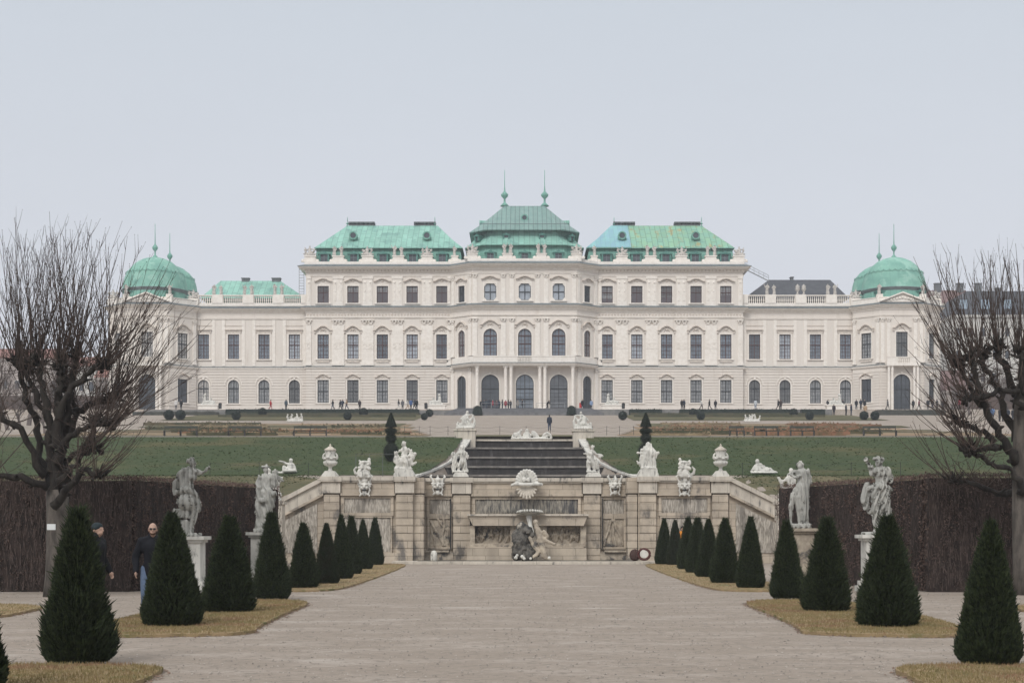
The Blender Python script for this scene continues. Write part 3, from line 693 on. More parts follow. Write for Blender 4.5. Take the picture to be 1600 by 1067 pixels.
for p in (745.5, 790, 798.5, 843.5, 851.5, 895):
    x = PX0 + (p - 819.5) * 265.3 / 2400; mb = MB(); z0 = ZG + .5; zt = Zc(573)
    mb.box(x - .42, x + .42, 264.95, 265.79, z0, z0 + .5); mb.lathe(x, 265.37, [(.38, z0 + .5), (.38, z0 + .62), (.31, z0 + .7), (.30, z0 + 2.5), (.27, zt - 1.0), (.33, zt - .97), (.33, zt - .9), (.28, zt - .88), (.30, zt - .6), (.38, zt - .2)], 14)
    for k in range(4):
        for qx in (-1, 1): mb.ball((x + qx * .27, 265.37 + (-.27 if k % 2 else .27), zt - .32), .13, 6, 4)
    mb.box(x - .42, x + .42, 264.95, 265.79, zt - .2, zt - .002); mb.build('column', trim, palace, smooth=False)
# attic pedestals and volutes
def pedestal(x, yf, w_, zt, group_w=0):
    mb = MB(); mb.box(PX0 + x - w_ / 2, PX0 + x + w_ / 2, yf - .12, yf + 1.0, Zp(413), zt)
    mb.box(PX0 + x - w_ / 2 - .12, PX0 + x + w_ / 2 + .12, yf - .22, yf + 1.1, zt - .18, zt + .003)
    for q in (-1, 1):
        c = (PX0 + x + q * (w_ / 2 + .35), yf + .3, Zp(409) + .25); mb.ball(c, (.3, .35, .3), 8, 6)
        mb.prism([(q * (w_ / 2), Zp(409)), (q * (w_ / 2 + .6), Zp(409)), (q * (w_ / 2 + .25), Zp(409) + .5), (q * w_ / 2, zt - .5)], lambda a, b, c_: (PX0 + x + a, c_, b), yf, yf + .5)
    part(mb, 'attic_pedestal', trim)
ROOFST = []      # (px, kind, Yfront, ztop)
for p, kd in ((484, 'g'), (528, 'p'), (574, 'g'), (622, 'p'), (667, 'g'), (710.5, 's')):
    for sg in (0, 1):
        pxx = p if not sg else 1639 - p; pedestal(Xp(pxx), YW + (.3 if kd != 's' else .2), 1.9 if kd != 's' else 1.1, Zp(399)); ROOFST.append((pxx, kd, YW + .8, Zp(399)))
for p, kd in ((738, 'g'), (793, 'p')):
    for sg in (0, 1):
        pxx = p if not sg else 1639 - p; pedestal((pxx - 819.5) * sc, YC + .2, 1.7, Zc(395.5)); ROOFST.append((pxx, kd, YC + .7, Zc(395.5)))
# roofs
def ring(x0, x1, y0, y1, c, z):
    return [(PX0 + x0 + c, y0, z), (PX0 + x1 - c, y0, z), (PX0 + x1, y0 + c, z), (PX0 + x1, y1 - c, z), (PX0 + x1 - c, y1, z), (PX0 + x0 + c, y1, z), (PX0 + x0, y1 - c, z), (PX0 + x0, y0 + c, z)]
def loft(rings, cap=True):
    mb = MB(); n = len(rings[0]); vs = [p for r in rings for p in r]
    fs = [(i * n + k, i * n + (k + 1) % n, (i + 1) * n + (k + 1) % n, (i + 1) * n + k) for i in range(len(rings) - 1) for k in range(n)]
    if cap: fs.append(tuple(range((len(rings) - 1) * n, len(rings) * n)))
    mb.add(vs, fs); return mb
def XY(px, Y): return (px - 819.5) * Y / 2400
def ZY(py, Y): return EYE + (CY - py) * Y / 2400
def finial(x, Y, z, h, r, name='finial'):
    mb = MB(); mb.lathe(PX0 + x, Y, [(r * 1.5, z), (r * .9, z + .06 * h), (r * .35, z + .1 * h), (r * .3, z + .2 * h), (r * 1.1, z + .27 * h), (r * 1.25, z + .32 * h), (r * .6, z + .38 * h), (r * .28, z + .41 * h), (r * .2, z + .5 * h), (.075, z + .56 * h), (.045, z + h)], 10)
    return mb.build(name, copper_dark, palace, True)
def wing_roof(sgn):
    fx = (lambda p: p) if sgn < 0 else (lambda p: 1639 - p)
    def rg(pa, pb, ya, yb, z): 
        a, b = sorted((XY(fx(pa), ya), XY(fx(pb), ya))); return ring(a, b, ya, yb, .02, z)
    part(loft([rg(493, 722, 271.9, 290, ZY(412, 271.9)), rg(494, 720, 272.0, 289.9, ZY(395, 272)), rg(496, 718, 272.4, 289.5, ZY(388.5, 272.4)), rg(491, 723, 271.5, 290.4, ZY(388, 271.5)), rg(491, 723, 271.5, 290.4, ZY(387.0, 271.5))]), 'mansard', copper_dark)
    cm = copper if sgn < 0 else copper_mix
    r0 = rg(491.5, 722.5, 271.55, 290.3, ZY(386.9, 271.5)); r1 = rg(543, 684, 280.9, 281.1, ZY(353, 281)); rm_ = rg(511, 706, 274.3, 287.7, ZY(374.2, 274.5))
    part(loft([r0, rm_, r1]), 'roof', cm)
    # chimneys with openings
    for pa, pb in ((546, 585), (648, 680)):
        a, b = sorted((XY(fx(pa), 281.5), XY(fx(pb), 281.5))); mb = MB(); z = ZY(353.5, 281.5)
        mb.box(PX0 + a, PX0 + b, 280.9, 282.3, z - .3, z + .16); mb.box(PX0 + a - .1, PX0 + b + .1, 280.7, 282.5, z + .42, z + .66)
        n = 6
        for k in range(n + 1):
            xx = a + (b - a) * k / n; mb.box(PX0 + xx - .12, PX0 + xx + .12, 280.95, 282.25, z + .16, z + .42)
        part(mb, 'chimney', chimney_m)
    for p in (543, 679.5): finial(XY(fx(p), 281), 281, ZY(354, 281), 1.7, .22)
    # oculus dormers in the slope
    for p in (553, 667.5):
        x = XY(fx(p), 274.6); z = ZY(370, 274.6); mb = MB()
        n = 14; vs = []
        mb.lathe(0, 0, [(.75, -.9), (.75, .28), (.52, .28), (.52, .1)], 14)
        mb.v = [(PX0 + x + a, 273.5 - c, z + b) for a, b, c in mb.v]
        mb.prism([(-.8, -.8), (.8, -.8), (.75, -.2), (-.75, -.2)], lambda a, b, c: (PX0 + x + a, c, z + b), 273.8, 275.5)
        o = mb.build('oculus', copper_dark, palace); mb = MB(); mb.lathe(0, 0, [(.51, .1), (.51, .14)], 14); mb.v = [(PX0 + x + a, 273.5 - c, z + b) for a, b, c in mb.v]; mb.build('pane', glass_dark, o)
    # small roof return near the centre
wing_roof(-1); wing_roof(1)
# blue patinated sheets at the inner end of the right roof (a thin layer of newer sheeting)
q0 = ring(XY(916.5, 271.5), XY(983.5, 271.5), 271.5, 290.3, .02, ZY(386.8, 271.5) + .01)
xa0, xr0, xr1 = XY(918, 271.5), XY(955, 281), XY(984, 278)
mb = MB(); z0, zm_, z1_ = ZY(386.9, 271.5), ZY(374.2, 274.5), ZY(353, 281)
xb = XY(984, 275)
L0 = [(XY(916.5, 271.55), 271.50, z0 + .05), (xb, 271.50, z0 + .05), (XY(1639 - 706, 274.3), 274.25, zm_ + .06), (xb, 274.25, zm_ + .06), (XY(955, 280.9), 280.85, z1_ + .05), (xb, 280.85, z1_ + .05)]
mb.add([(PX0 + a, b, c) for a, b, c in L0], [(0, 1, 3, 2), (2, 3, 5, 4)]); part(mb, 'blue_roof_sheets', copper_blue)['label'] = 'blue patinated inner end of the right green roof'
# central roof
def cring(pa, Y0, py, c, back=291): return ring(XY(pa, Y0), -XY(pa, Y0), Y0, back, c, ZY(py, Y0))
part(loft([cring(727, 268.3, 412, 3.2), cring(729, 268.4, 395, 3.2), cring(731, 268.8, 384, 3.2), cring(725.5, 267.9, 383, 3.2), cring(725.5, 267.9, 382, 3.2)]), 'mansard', copper_dark)
part(loft([cring(726, 268.0, 381.9, 3.2), cring(735, 269.2, 376, 3.0), cring(742, 270.0, 368, 2.9), cring(746, 270.4, 359.5, 2.8, 289)]), 'middle_roof', copper)
part(loft([cring(738, 269.4, 360.6, 2.9, 290), cring(732.5, 268.9, 359.5, 2.9, 290.4), cring(732.5, 268.9, 358.2, 2.9, 290.4), cring(747, 270.7, 350, 2.2, 288.6), cring(763, 273.4, 339.5, 1.6, 286), cring(787.5, 278.6, 322, .3, 280.8)]), 'top_roof', copper_grey)
for p in (788.5, 851): finial(XY(p, 279.7), 279.7, ZY(322.5, 279.7), 6.6, .55)
for p in (766, 820, 873): dormer(FC, (p - 819.5) * sc + 9.06, z0=Zc(404.5), w_=1.15, dd=-1.2, h=1.25)
for p in (791, 847): dormer(FC, (p - 819.5) * .1125 + 9.06, z0=ZY(376, 270), w_=.8, dd=-2.6, s=.85, h=1.0)
for p in (737.5, 902): # dark dormers in the chamfers of the tent roof
    dormer(Fr(A2, A3) if p < 800 else FRt, FL.L / 2 + (.6 if p < 800 else -.6), z0=ZY(376, 270), w_=.7, dd=-3.2, s=.8, h=1.0)
    dormer(Fr(A2, A3) if p < 800 else FRt, FL.L / 2, z0=Zc(406), w_=.8, dd=-2.0, s=.9, h=1.0)
    sg = -1 if p < 800 else 1; mb = MB(); x = PX0 + sg * 7.3; zz = ZY(347, 274); mb.box(x - .6, x + .6, 275.5, 277.5, zz - 1.2, zz + .35); mb.tube([(x - sg * 1.6, 276.5, zz + .3), (x + sg * .8, 276.5, zz + .3)], [.35, .5], 8); part(mb, 'side_dormer', copper)
mb = MB(); mb.lathe(0, 0, [(.62, -1.2), (.62, .25), (.42, .25), (.42, .1)], 14); zo = ZY(340.5, 272.4); mb.v = [(PX0 + a, 272.4 - c, zo + b) for a, b, c in mb.v]
o = mb.build('oculus', copper_dark, palace); mb = MB(); mb.lathe(0, 0, [(.41, .1), (.41, .14)], 14); mb.v = [(PX0 + a, 272.4 - c, zo + b) for a, b, c in mb.v]; mb.build('pane', glass_dark, o)
mb = MB(); mb.tube([(PX0 + XY(750, 270.4), 270.0, ZY(350.5, 270.4)), (PX0 - XY(750, 270.4), 270.0, ZY(350.5, 270.4))], .05, 4); part(mb, 'snow_guard', lead)
# low wings
dormer_pipe = M('dark_pipe', (.045, .07, .065, 1), (.07, .09, .085, 1), scale=2, rough=.6)
YLW = 271.0
for sgn in (-1, 1):
    fx = (lambda p: p) if sgn < 0 else (lambda p: 1639 - p); xa, xb_ = sorted((Xp(fx(301)), Xp(fx(478))))
    F = Fr((xa, YLW), (xb_, YLW)); s_ = 2400 / YLW
    us = [(fx(p) - 819.5) / s_ - xa for p in (318, 365, 412.5, 460)]; L = F.L; zz = lambda py: EYE + (CY - py) / s_
    g = [(u, 1.95, zz(630), zz(593.5), True) for u in us]; a = [(u, 2.0, zz(561), zz(522.5), False) for u in us]
    mb = MB(); plate(mb, F, 0, L, ZG, Z1, g); plate(mb, F, 0, L, Z1, Z2, a); mb.box(PX0 + xa, PX0 + xb_, YLW + .46, 287, ZG, Z2 - .02); part(mb, 'wing_wall', cream)
    mb = MB(); rustic(mb, F, .02, L - .02, zz(633), zz(577.5), g); F.box(mb, 0, L, -.1, .16, ZG, zz(633.5)); part(mb, 'rusticated_storey', cream)
    for i, u in enumerate(us):
        window(F, u, 1.95, *g[i][2:4], arch=True, pane=glass_cur, fm=frame_dark, sur='arch', zsplit=(.62,))
        window(F, u, 2.0, *a[i][2:4], pane=glass_sky, sur='flat', zsplit=(.57,))
        mb = MB(); n = 12; rr = 1.45; zt = g[i][3] - .97
        for k in range(n):
            p, q = PI * k / n, PI * (k + 1) / n
            F.poly(mb, [(u + rr * math.cos(p), zt + rr * math.sin(p)), (u + (rr + .16) * math.cos(p), zt + (rr + .16) * math.sin(p)), (u + (rr + .16) * math.cos(q), zt + (rr + .16) * math.sin(q)), (u + rr * math.cos(q), zt + rr * math.sin(q))], 0, .2)
        part(mb, 'arch_moulding', trim)
        for q in (-1, 1):
            c = u + q * 1.75; mb = MB()
            if .3 < c < L - .3: F.box(mb, c - .28, c + .28, 0, .1, Zp(571), zz(500)); part(mb, 'lesene', trim)
    pth = [(xa, YLW), (xb_, YLW)]
    mb = MB(); sweep(mb, pth, [(-.2, Zp(576.5)), (.2, Zp(576.5)), (.3, Zp(574.5)), (.3, Zp(573.5)), (-.2, Zp(573.5))]); part(mb, 'string_course', trim)
    mb = MB(); sweep(mb, pth, [(-.2, Zp(573.5) + .003), (.36, Zp(573.5) + .003), (.36, Zp(572.6)), (-.2, Zp(571.6))]); part(mb, 'string_course_lead', lead)
    mb = MB(); sweep(mb, pth, [(-.2, Zp(498)), (.12, Zp(498)), (.2, Zp(496)), (-.2, Zp(496))]); part(mb, 'architrave', trim)
    cornice(pth, Zp(488), Zp(481.5), Zp(478), .85)
    mb = MB(); F.box(mb, 0, L, -.5, .1, zz(478.5), zz(473.5)); F.box(mb, 0, L, -.45, .12, zz(462.5), zz(461)); 
    peds = [fx(p) for p in (305, 340, 388, 435, 474)]
    for p in peds:
        u = (p - 819.5) / s_ - xa; w_ = 1.9 if 310 < (p if sgn < 0 else 1639 - p) < 450 else .9; u = min(max(u, w_ / 2), L - w_ / 2)
        F.box(mb, u - w_ / 2, u + w_ / 2, -.6, .2, zz(474), zz(460.5))
        if w_ > 1: ROOFST.append((p, 'v' if (sgn > 0 and 340 < 1639 - p < 400) else 'p', YLW + .2, zz(460.5)))
    part(mb, 'parapet', trim)
    mb = MB(); u = .2
    while u < L - .1:
        c = F.m(u, -.15, 0); mb.lathe(c[0], c[1], [(.09, zz(473.6)), (.07, zz(472.5)), (.13, zz(469.5)), (.06, zz(465)), (.09, zz(462.4))], 6); u += .36
    part(mb, 'baluster_row', trim)
    a0, b0 = sorted((XY(fx(312), 273), XY(fx(478 if sgn < 0 else 476), 273))); r0_, r1_ = sorted((XY(fx(345), 279.5), XY(fx(438), 279.5)))
    zr = ZY(439 if sgn < 0 else 437.5, 279.5)
    if sgn > 0: r0_, r1_ = XY(1201, 279.5), XY(1297, 279.5)
    part(loft([ring(a0, b0, 273, 286, .02, ZY(466, 273)), ring(r0_, r1_, 279.4, 279.6, .02, zr)]), 'low_wing_roof', copper if sgn < 0 else slate)
    for p, w_ in (((384, 1.3), (432, 1.5)) if sgn < 0 else ((1237, .5),)):
        x = XY(p, 279.5); mb = MB(); mb.box(PX0 + x - w_ / 2, PX0 + x + w_ / 2, 279, 280, zr - .3, zr + .35); mb.box(PX0 + x - w_ / 2 - .1, PX0 + x + w_ / 2 + .1, 278.9, 280.1, zr + .35, zr + .5); part(mb, 'chimney', chimney_m)
    xd = Xp(fx(302.5)); mb = MB(); mb.tube([(PX0 + xd + sgn * .8 * -1 * -1, YLW - 1.0, Zp(480)), (PX0 + xd + sgn * .5, YLW - .8, Zp(484)), (PX0 + xd, YLW - .35, Zp(492)), (PX0 + xd, YLW - .35, ZG)], .17, 6); part(mb, 'downpipe', dormer_pipe)
# corner pavilions with domes
for sgn in (-1, 1):
    xc = sgn * 589.5 * 266.5 / 2400; hf, hq, yf, yb = 3.75, 7.65, 266.5, 270.4
    pth = [(xc - hq, 286), (xc - hq, yb), (xc - hf, yf), (xc + hf, yf), (xc + hq, yb), (xc + hq, 286)]
    mb = MB(); mb.prism([(xc - hq + .45, 286), (xc - hq + .45, yb + .35), (xc - hf + .2, yf + .46), (xc + hf - .2, yf + .46), (xc + hq - .45, yb + .35), (xc + hq - .45, 286)], lambda a, b, c: (PX0 + a, b, c), ZG, Z2)
    for q in (-1, 1): x0, x1 = sorted((xc + q * hq, xc + q * (hq - .44))); mb.box(PX0 + x0, PX0 + x1, yb, 286, ZG, Z2 + .4)
    part(mb, 'pavilion_wall', cream)
    Fs = [Fr(pth[1], pth[2]), Fr(pth[2], pth[3]), Fr(pth[3], pth[4])]; zz = lambda py: EYE + (CY - py) * 267 / 2400; mb = MB()
    for k, F in enumerate(Fs):
        um_ = F.L / 2; wf = 2.0 if k == 1 else 2.05
        g = [(um_, 3.0, ZG + .5, zz(585), True)] if k == 1 else [(um_, 2.05, zz(627.5), zz(591), False)]
        a = [(um_, wf, zz(558.5), zz(519), False)]
        plate(mb, F, 0, F.L, ZG, Z1, g); plate(mb, F, 0, F.L, Z1, Z2 + .3, a)
        if k == 1: dd = window(F, um_, 3.0, *g[0][2:4], arch=True, pane=glass_dark, fm=frame_dark, sur='arch'); dd.name = 'pavilion_door'
        else: window(F, um_, 2.05, *g[0][2:4], pane=glass_dark, fm=frame_dark, sur='ogee_small', zsplit=(.55,))
        window(F, um_, wf, *a[0][2:4], pane=glass_cur, fm=frame_dark, sur='ogee', zsplit=(.57,))
        for c in (.4, F.L - .4): pil(F, c, .6, Zp(570), zz(497)); 
        if k == 1:
            for c in (F.L / 2 - 2.3, F.L / 2 + 2.3): pil(F, c, .6, Zp(570), zz(497))
    part(mb, 'pavilion_facade', cream)
    mb = MB()
    for F in Fs: rustic(mb, F, .05, F.L - .05, zz(634), zz(578), [(F.L / 2, 3.0, ZG, zz(583), True)] if F is Fs[1] else [(F.L / 2, 2.05, zz(627.5), zz(591), False)])
    part(mb, 'rusticated_storey', cream)
    mb = MB(); sweep(mb, pth, [(-.2, Zp(576.5)), (.2, Zp(576.5)), (.3, Zp(574.5)), (.3, Zp(573.5)), (-.2, Zp(573.5))]); part(mb, 'string_course', trim)
    mb = MB(); sweep(mb, pth, [(-.2, Zp(573.5) + .003), (.36, Zp(573.5) + .003), (.36, Zp(572.6)), (-.2, Zp(571.6))]); part(mb, 'string_course_lead', lead)
    mb = MB(); sweep(mb, pth, [(-.2, Zp(498)), (.12, Zp(498)), (.2, Zp(496)), (-.2, Zp(496))]); part(mb, 'architrave', trim)
    cornice(pth, Zp(488), Zp(480.5), Zp(477), .85)
    # porch, balcony, pediment, attic
    F = Fs[1]; mb = MB(); F.box(mb, F.L / 2 - 2.9, F.L / 2 + 2.9, 0, 1.5, zz(573), zz(569)); F.box(mb, F.L / 2 - 2.9, F.L / 2 - 1, 1.2, 1.45, zz(569), zz(560)); F.box(mb, F.L / 2 + 1, F.L / 2 + 2.9, 1.2, 1.45, zz(569), zz(560)); F.box(mb, F.L / 2 - 2.9, F.L / 2 + 2.9, 1.15, 1.5, zz(560) + .003, zz(559))
    for q in range(6): c = F.m(F.L / 2 - .8 + q * .32, 1.3, 0); mb.lathe(c[0], c[1], [(.08, zz(569)), (.12, zz(565)), (.06, zz(560))], 6)
    part(mb, 'balcony', trim)
    for q in (-1, 1):
        for q2 in (2.5, 1.9):
            c = F.m(F.L / 2 + q * q2, 1.1, 0); mb = MB(); mb.lathe(c[0], c[1], [(.33, ZG + .3), (.33, ZG + .8), (.25, ZG + .9), (.22, zz(575)), (.33, zz(574)), (.36, zz(573))], 10); part(mb, 'porch_column', trim)
    mb = MB(); F.poly(mb, [(F.L / 2 - 3.6, Zp(477)), (F.L / 2 + 3.6, Zp(477)), (F.L / 2, zz(460))], -.4, .5)
    F.ribbon(mb, [(F.L / 2 - 3.9, Zp(477)), (F.L / 2, zz(459.5))], .25, -.4, .95); F.ribbon(mb, [(F.L / 2, zz(459.5)), (F.L / 2 + 3.9, Zp(477))], .25, -.4, .95)
    for q in range(-4, 5): mb.ball(F.m(F.L / 2 + q * .5, .5, Zp(474.5) + (.5 - abs(q) * .1)), .26, 6, 5)
    part(mb, 'pediment', trim)
    mb = MB(); sweep(mb, pth, [(-.9, Zp(477)), (.05, Zp(477)), (.05, Zp(470)), (.15, Zp(469.5)), (.15, Zp(468.5)), (-.9, Zp(468.5))])
    part(mb, 'attic', trim)
    for q in (-1, 1):
        for (u_, F_) in ((.5, Fs[0] if q < 0 else Fs[1]), (F.L - .3 if q > 0 else 0.3, Fs[1])): pass
        x = xc + q * hf; mb = MB(); mb.box(PX0 + x - .5, PX0 + x + .5, yf, yf + 1, Zp(477), Zp(464)); part(mb, 'attic_pedestal', trim); ROOFST.append((819.5 + x * 2400 / (yf + .5), 's', yf + .5, Zp(464)))
        x = xc + q * (hq - .6); mb = MB(); mb.box(PX0 + x - .9, PX0 + x + .9, yb, yb + 1, Zp(477), Zp(466)); part(mb, 'attic_pedestal', trim); ROOFST.append((819.5 + x * 2400 / (yb + .5), 'g', yb + .5, Zp(466)))
    # domes: front one and the one behind
    for (xd, Yd, rd, ztop) in ((xc, 272.2, 5.6, ZY(402.5, 272.2)), (xc, 283.5, 4.95, ZY(415, 283.5))):
        zb = Zp(470) ; zl = ZY(455, Yd) if Yd < 280 else ZY(457, Yd); n = 16
        def oct_(r, z): return [(PX0 + xd + r * math.cos(2 * PI * (k + .5) / n) * (1.0 if k % 2 else 1.0), Yd + r * math.sin(2 * PI * (k + .5) / n), z) for k in range(n)]
        part(loft([oct_(rd * 1.04, zb - .5), oct_(rd * 1.0, zb + (zl - zb) * .6), oct_(rd * .96, zl - .25), ]), 'drum', copper_dark)
        part(loft([oct_(rd * .9, zl - .62), oct_(rd * .985, zl - .6), oct_(rd * 1.06, zl - .12), oct_(rd * 1.06, zl - .03), oct_(rd * .9, zl)]), 'dome_eave', lead)
        pr = [(1.03, 0), (1.0, .08), (.985, .2), (.94, .38), (.85, .56), (.72, .72), (.55, .85), (.36, .94), (.18, .985), (.1, 1.0)]
        dm = part(loft([oct_(rd * a, zl + (ztop - zl) * b) for a, b in pr]), 'dome', copper_dome, True)
        # scalloped edge of the cap sheets
        mb = MB()
        for k in range(32):
            g = 2 * PI * k / 32; g2 = 2 * PI * (k + 1) / 32; rr = rd * .885; zz_ = zl + (ztop - zl) * .53
            pts = []
            for t in range(5):
                gg = g + (g2 - g) * t / 4; dz = -.3 * math.sin(PI * t / 4); r2 = rr + .06 - dz * .28; pts.append((PX0 + xd + r2 * math.cos(gg), Yd + r2 * math.sin(gg), zz_ + dz))
            mb.tube(pts, .055, 4)
        part(mb, 'scalloped_seam', copper_dark)
        finial(xd, Yd, ztop - .15, 6.1, .42)
        for q in (-1, 1):
            x = xd + q * rd * .62
            if Yd < 280:
                dormer(Fr((x - 1, Yd - rd * .85), (x + 1, Yd - rd * .85)), 1.0, z0=Zp(469), w_=1.0, dd=0, s=.95, h=1.1)
# ladder, roof walkway
# ------------------------------------------------------------ fountain wall in front of the terrace
YFW, YB2 = 74.0, 75.4
fw = empty('fountain_wall', (0, YFW, 0), 'long pale limestone fountain wall with sloping side ramps and carved panels', 'wall')
def wx(px, Y=YFW): return (px - CX) * Y / FPX
def wz(py, Y=YFW): return EYE + (CY - py) * Y / FPX
def wpart(mb, name, m, label=None):
    o = mb.build(name, m, fw)
    if label: o['label'] = label
    return o
G0 = wz(868) - .35; ZT = wz(745)
mb = MB()
for a, b in ((505, 648), (997, 1140)): mb.box(wx(a) + .02, wx(b) - .02, YFW + .25, 77.0, -.05, ZT - .1)
mb.box(wx(645), wx(1000), YB2 + .25, 77.0, -.05, ZT - .1)
for sg in (-1, 1):                                   # ramps
    x0, x1 = (wx(505), wx(430)) if sg < 0 else (wx(1140), wx(1222))
    mb.prism([(x0, -.05), (x0, ZT - .12), (x1, wz(783) - .1), (x1, -.05)], lambda a, b, c: (a, c, b), YFW + .2, 76.6)
wpart(mb, 'wall_body', limestone)
def rpanel(px0, px1, py0, py1, Y, m, d=.09, border=.14, rough=True, label=None):
    """sunk panel: raised border strips and a rough dripstone field"""
    mb = MB(); x0, x1, z0, z1 = wx(px0), wx(px1), wz(py1), wz(py0); yb = Y + .25
    for (a, b, c, e_) in ((x0 - border, x0, z0 - border, z1 + border), (x1, x1 + border, z0 - border, z1 + border)): mb.box(a, b, yb - .12, yb + .02, c, e_)
    mb.box(x0, x1, yb - .122, yb + .02, z1, z1 + border); mb.box(x0, x1, yb - .122, yb + .02, z0 - border, z0)
    f = wpart(mb, 'panel_frame', limestone)
    n = max(6, int((x1 - x0) / .05)); k = max(4, int((z1 - z0) / .09)); V = []; Fc = []
    for j in range(k + 1):
        for i in range(n + 1):
            x = x0 + (x1 - x0) * i / n; z = z0 + (z1 - z0) * j / k
            q = noise.noise(Vector((x * 9, z * 2.2, Y))) * .6 + noise.noise(Vector((x * 22, z * 5, Y))) * .4
            V.append((x - 0, yb - .03 - (.07 * q + .03 if 0 < i < n and 0 < j < k else 0) - YFW, z))
    for j in range(k):
        for i in range(n): Fc.append((j * (n + 1) + i, j * (n + 1) + i + 1, (j + 1) * (n + 1) + i + 1, (j + 1) * (n + 1) + i))
    o = link('panel', raw_mesh('panel', V, Fc, m, 4), f)
    if label: o['label'] = label
    return f
def relief(px0, px1, py0, py1, Y, m, seed, strokes, name='relief'):
    mb = MB(); yb = Y + .25; rr = random.Random(seed)
    for s_ in strokes: mb.tube([(wx(a), yb - .10, wz(b)) for a, b in s_[1]], [s_[0] * YFW / FPX] * len(s_[1]), 6)
    wpart(mb, name, m)
def pilaster_block(a, b, Y, zt=None, courses=True):
    mb = MB(); x0, x1 = wx(a), wx(b); yf = Y; z = .0; top = wz(772)
    k = 9
    for i in range(k):
        z0 = top * i / k; z1 = top * (i + 1) / k - .035; mb.box(x0, x1, yf, Y + .3, z0, z1)
    mb.box(x0 + .03, x1 - .03, yf + .03, Y + .3, 0, top - .002); wpart(mb, 'pilaster', limestone)
    mb = MB(); mb.box(x0 - .06, x1 + .06, yf - .07, Y + .3, wz(770), wz(750)); mb.box(x0 - .14, x1 + .14, yf - .2, Y + .4, wz(752), ZT + .02); wpart(mb, 'pilaster_cap', limecap)
for a, b, Y in ((506, 530, YFW), (619, 645, YFW), (1000, 1025, YFW), (1113, 1138, YFW)): pilaster_block(a, b, Y)
for a, b in ((706, 733), (914, 940)): pilaster_block(a, b, YB2)
# entablature band and coping
for (a, b, Y) in ((530, 619, YFW), (1025, 1113, YFW), (650, 706, YB2), (733, 914, YB2), (940, 996, YB2)):
    mb = MB(); mb.box(wx(a) + .1, wx(b) - .1, Y + .06, Y + .3, wz(770), wz(751)); mb.box(wx(a) + .05, wx(b) - .05, Y + .0, Y + .3, wz(774), wz(770) - .003); wpart(mb, 'entablature', limestone)
    mb = MB(); mb.box(wx(a) + .12, wx(b) - .12, Y - .10, Y + 1.2, wz(751), ZT); mb.box(wx(a) + .12, wx(b) - .12, Y - .02, Y + .3, wz(753.5), wz(751) - .003); wpart(mb, 'coping', limecap)
for x in (645, 997):                                  # returns of the recess
    xx = wx(x); mb = MB(); q = .02 if x < 800 else -.5
    for i in range(9):
        top = wz(772); mb.box(xx + q, xx + q + .48, YFW + .28, YB2 + .24, top * i / 9, top * (i + 1) / 9 - .035)
    mb.box(xx + q - .02, xx + q + .5, YFW + .26, YB2 + .26, wz(770), ZT - .01); mb.box(xx + q + .03, xx + q + .45, YFW + .3, YB2 + .26, 0, wz(772)); wpart(mb, 'recess_return', limestone)
rpanel(537, 610, 778, 801, YFW, rocaille); rpanel(537, 610, 808.4, 862, YFW, rocaille, border=.07)
rpanel(1034, 1106, 778, 801, YFW, rocaille); rpanel(1034, 1106, 808.4, 862, YFW, rocaille, border=.07)
rpanel(668, 701, 779, 802, YB2, rocaille); rpanel(945, 978, 779, 802, YB2, rocaille)
rpanel(668, 701, 810, 855, YB2, relief_m, border=.1); rpanel(945, 978, 810, 855, YB2, relief_m, border=.1)
rpanel(741, 905, 779, 802, YB2, rocaille_wet, label='dark wet dripstone panel above the trough')
relief(668, 701, 805, 855, YB2, relief_m, 1, [(2.0, [(669, 812), (676, 826), (686, 842), (692, 853)]), (2.2, [(690, 808), (692, 822), (688, 836), (690, 852)]), (1.7, [(680, 808), (686, 818), (697, 830), (698, 850)]), (1.5, [(671, 830), (676, 845), (677, 854)])])
relief(945, 978, 805, 855, YB2, relief_m, 2, [(2.0, [(958, 812), (954, 828), (949, 842), (947, 853)]), (2.0, [(962, 810), (966, 826), (974, 840), (977, 852)]), (1.7, [(961, 822), (962, 836), (966, 853)]), (1.5, [(956, 826), (957, 840), (959, 853)]), (3, [(960, 808), (961, 814)])])
# ramp parapets with panels
for sg in (-1, 1):
    xa, xb_, pa, pb = (wx(505), wx(431), 745, 783.5) if sg < 0 else (wx(1140), wx(1221), 745, 785)
    za, zb = wz(pa), wz(pb); f = lambda a, b, c: (a, c, b)
    def band(d0, d1, y0, y1, name, m):
        mb = MB(); mb.prism([(xa, za - d0), (xa, za - d1), (xb_, zb - d1), (xb_, zb - d0)], f, y0, y1); wpart(mb, name, m)
    band(-.02, .20, YFW - .12, YFW + .95, 'ramp_coping', limecap); band(.202, .78, YFW + .02, YFW + .3, 'ramp_band', limecap); band(.782, .9, YFW - .04, YFW + .3, 'ramp_moulding', limestone)
    mb = MB(); xi, xo = xa + sg * .32, xb_ - sg * .15
    sl = (zb - za) / (xb_ - xa); pz = lambda x: za + sl * (x - xa) - 1.12
    mb.prism([(xi, .5), (xi, pz(xi)), (xo, pz(xo)), (xo, .5)], f, YFW + .15, YFW + .3)
    # rough vertical strokes
    rr = random.Random(5)
    for _ in range(260):
        x = xi + (xo - xi) * rr.random(); z1 = rr.uniform(.6, max(.7, pz(x) - .1)); h_ = rr.uniform(.1, .3); mb.tube([(x, YFW + .15, max(z1 - h_, .5)), (x + rr.uniform(-.02, .02), YFW + .14, z1)], [.012, .022], 4)
    wpart(mb, 'ramp_panel', rocaille)
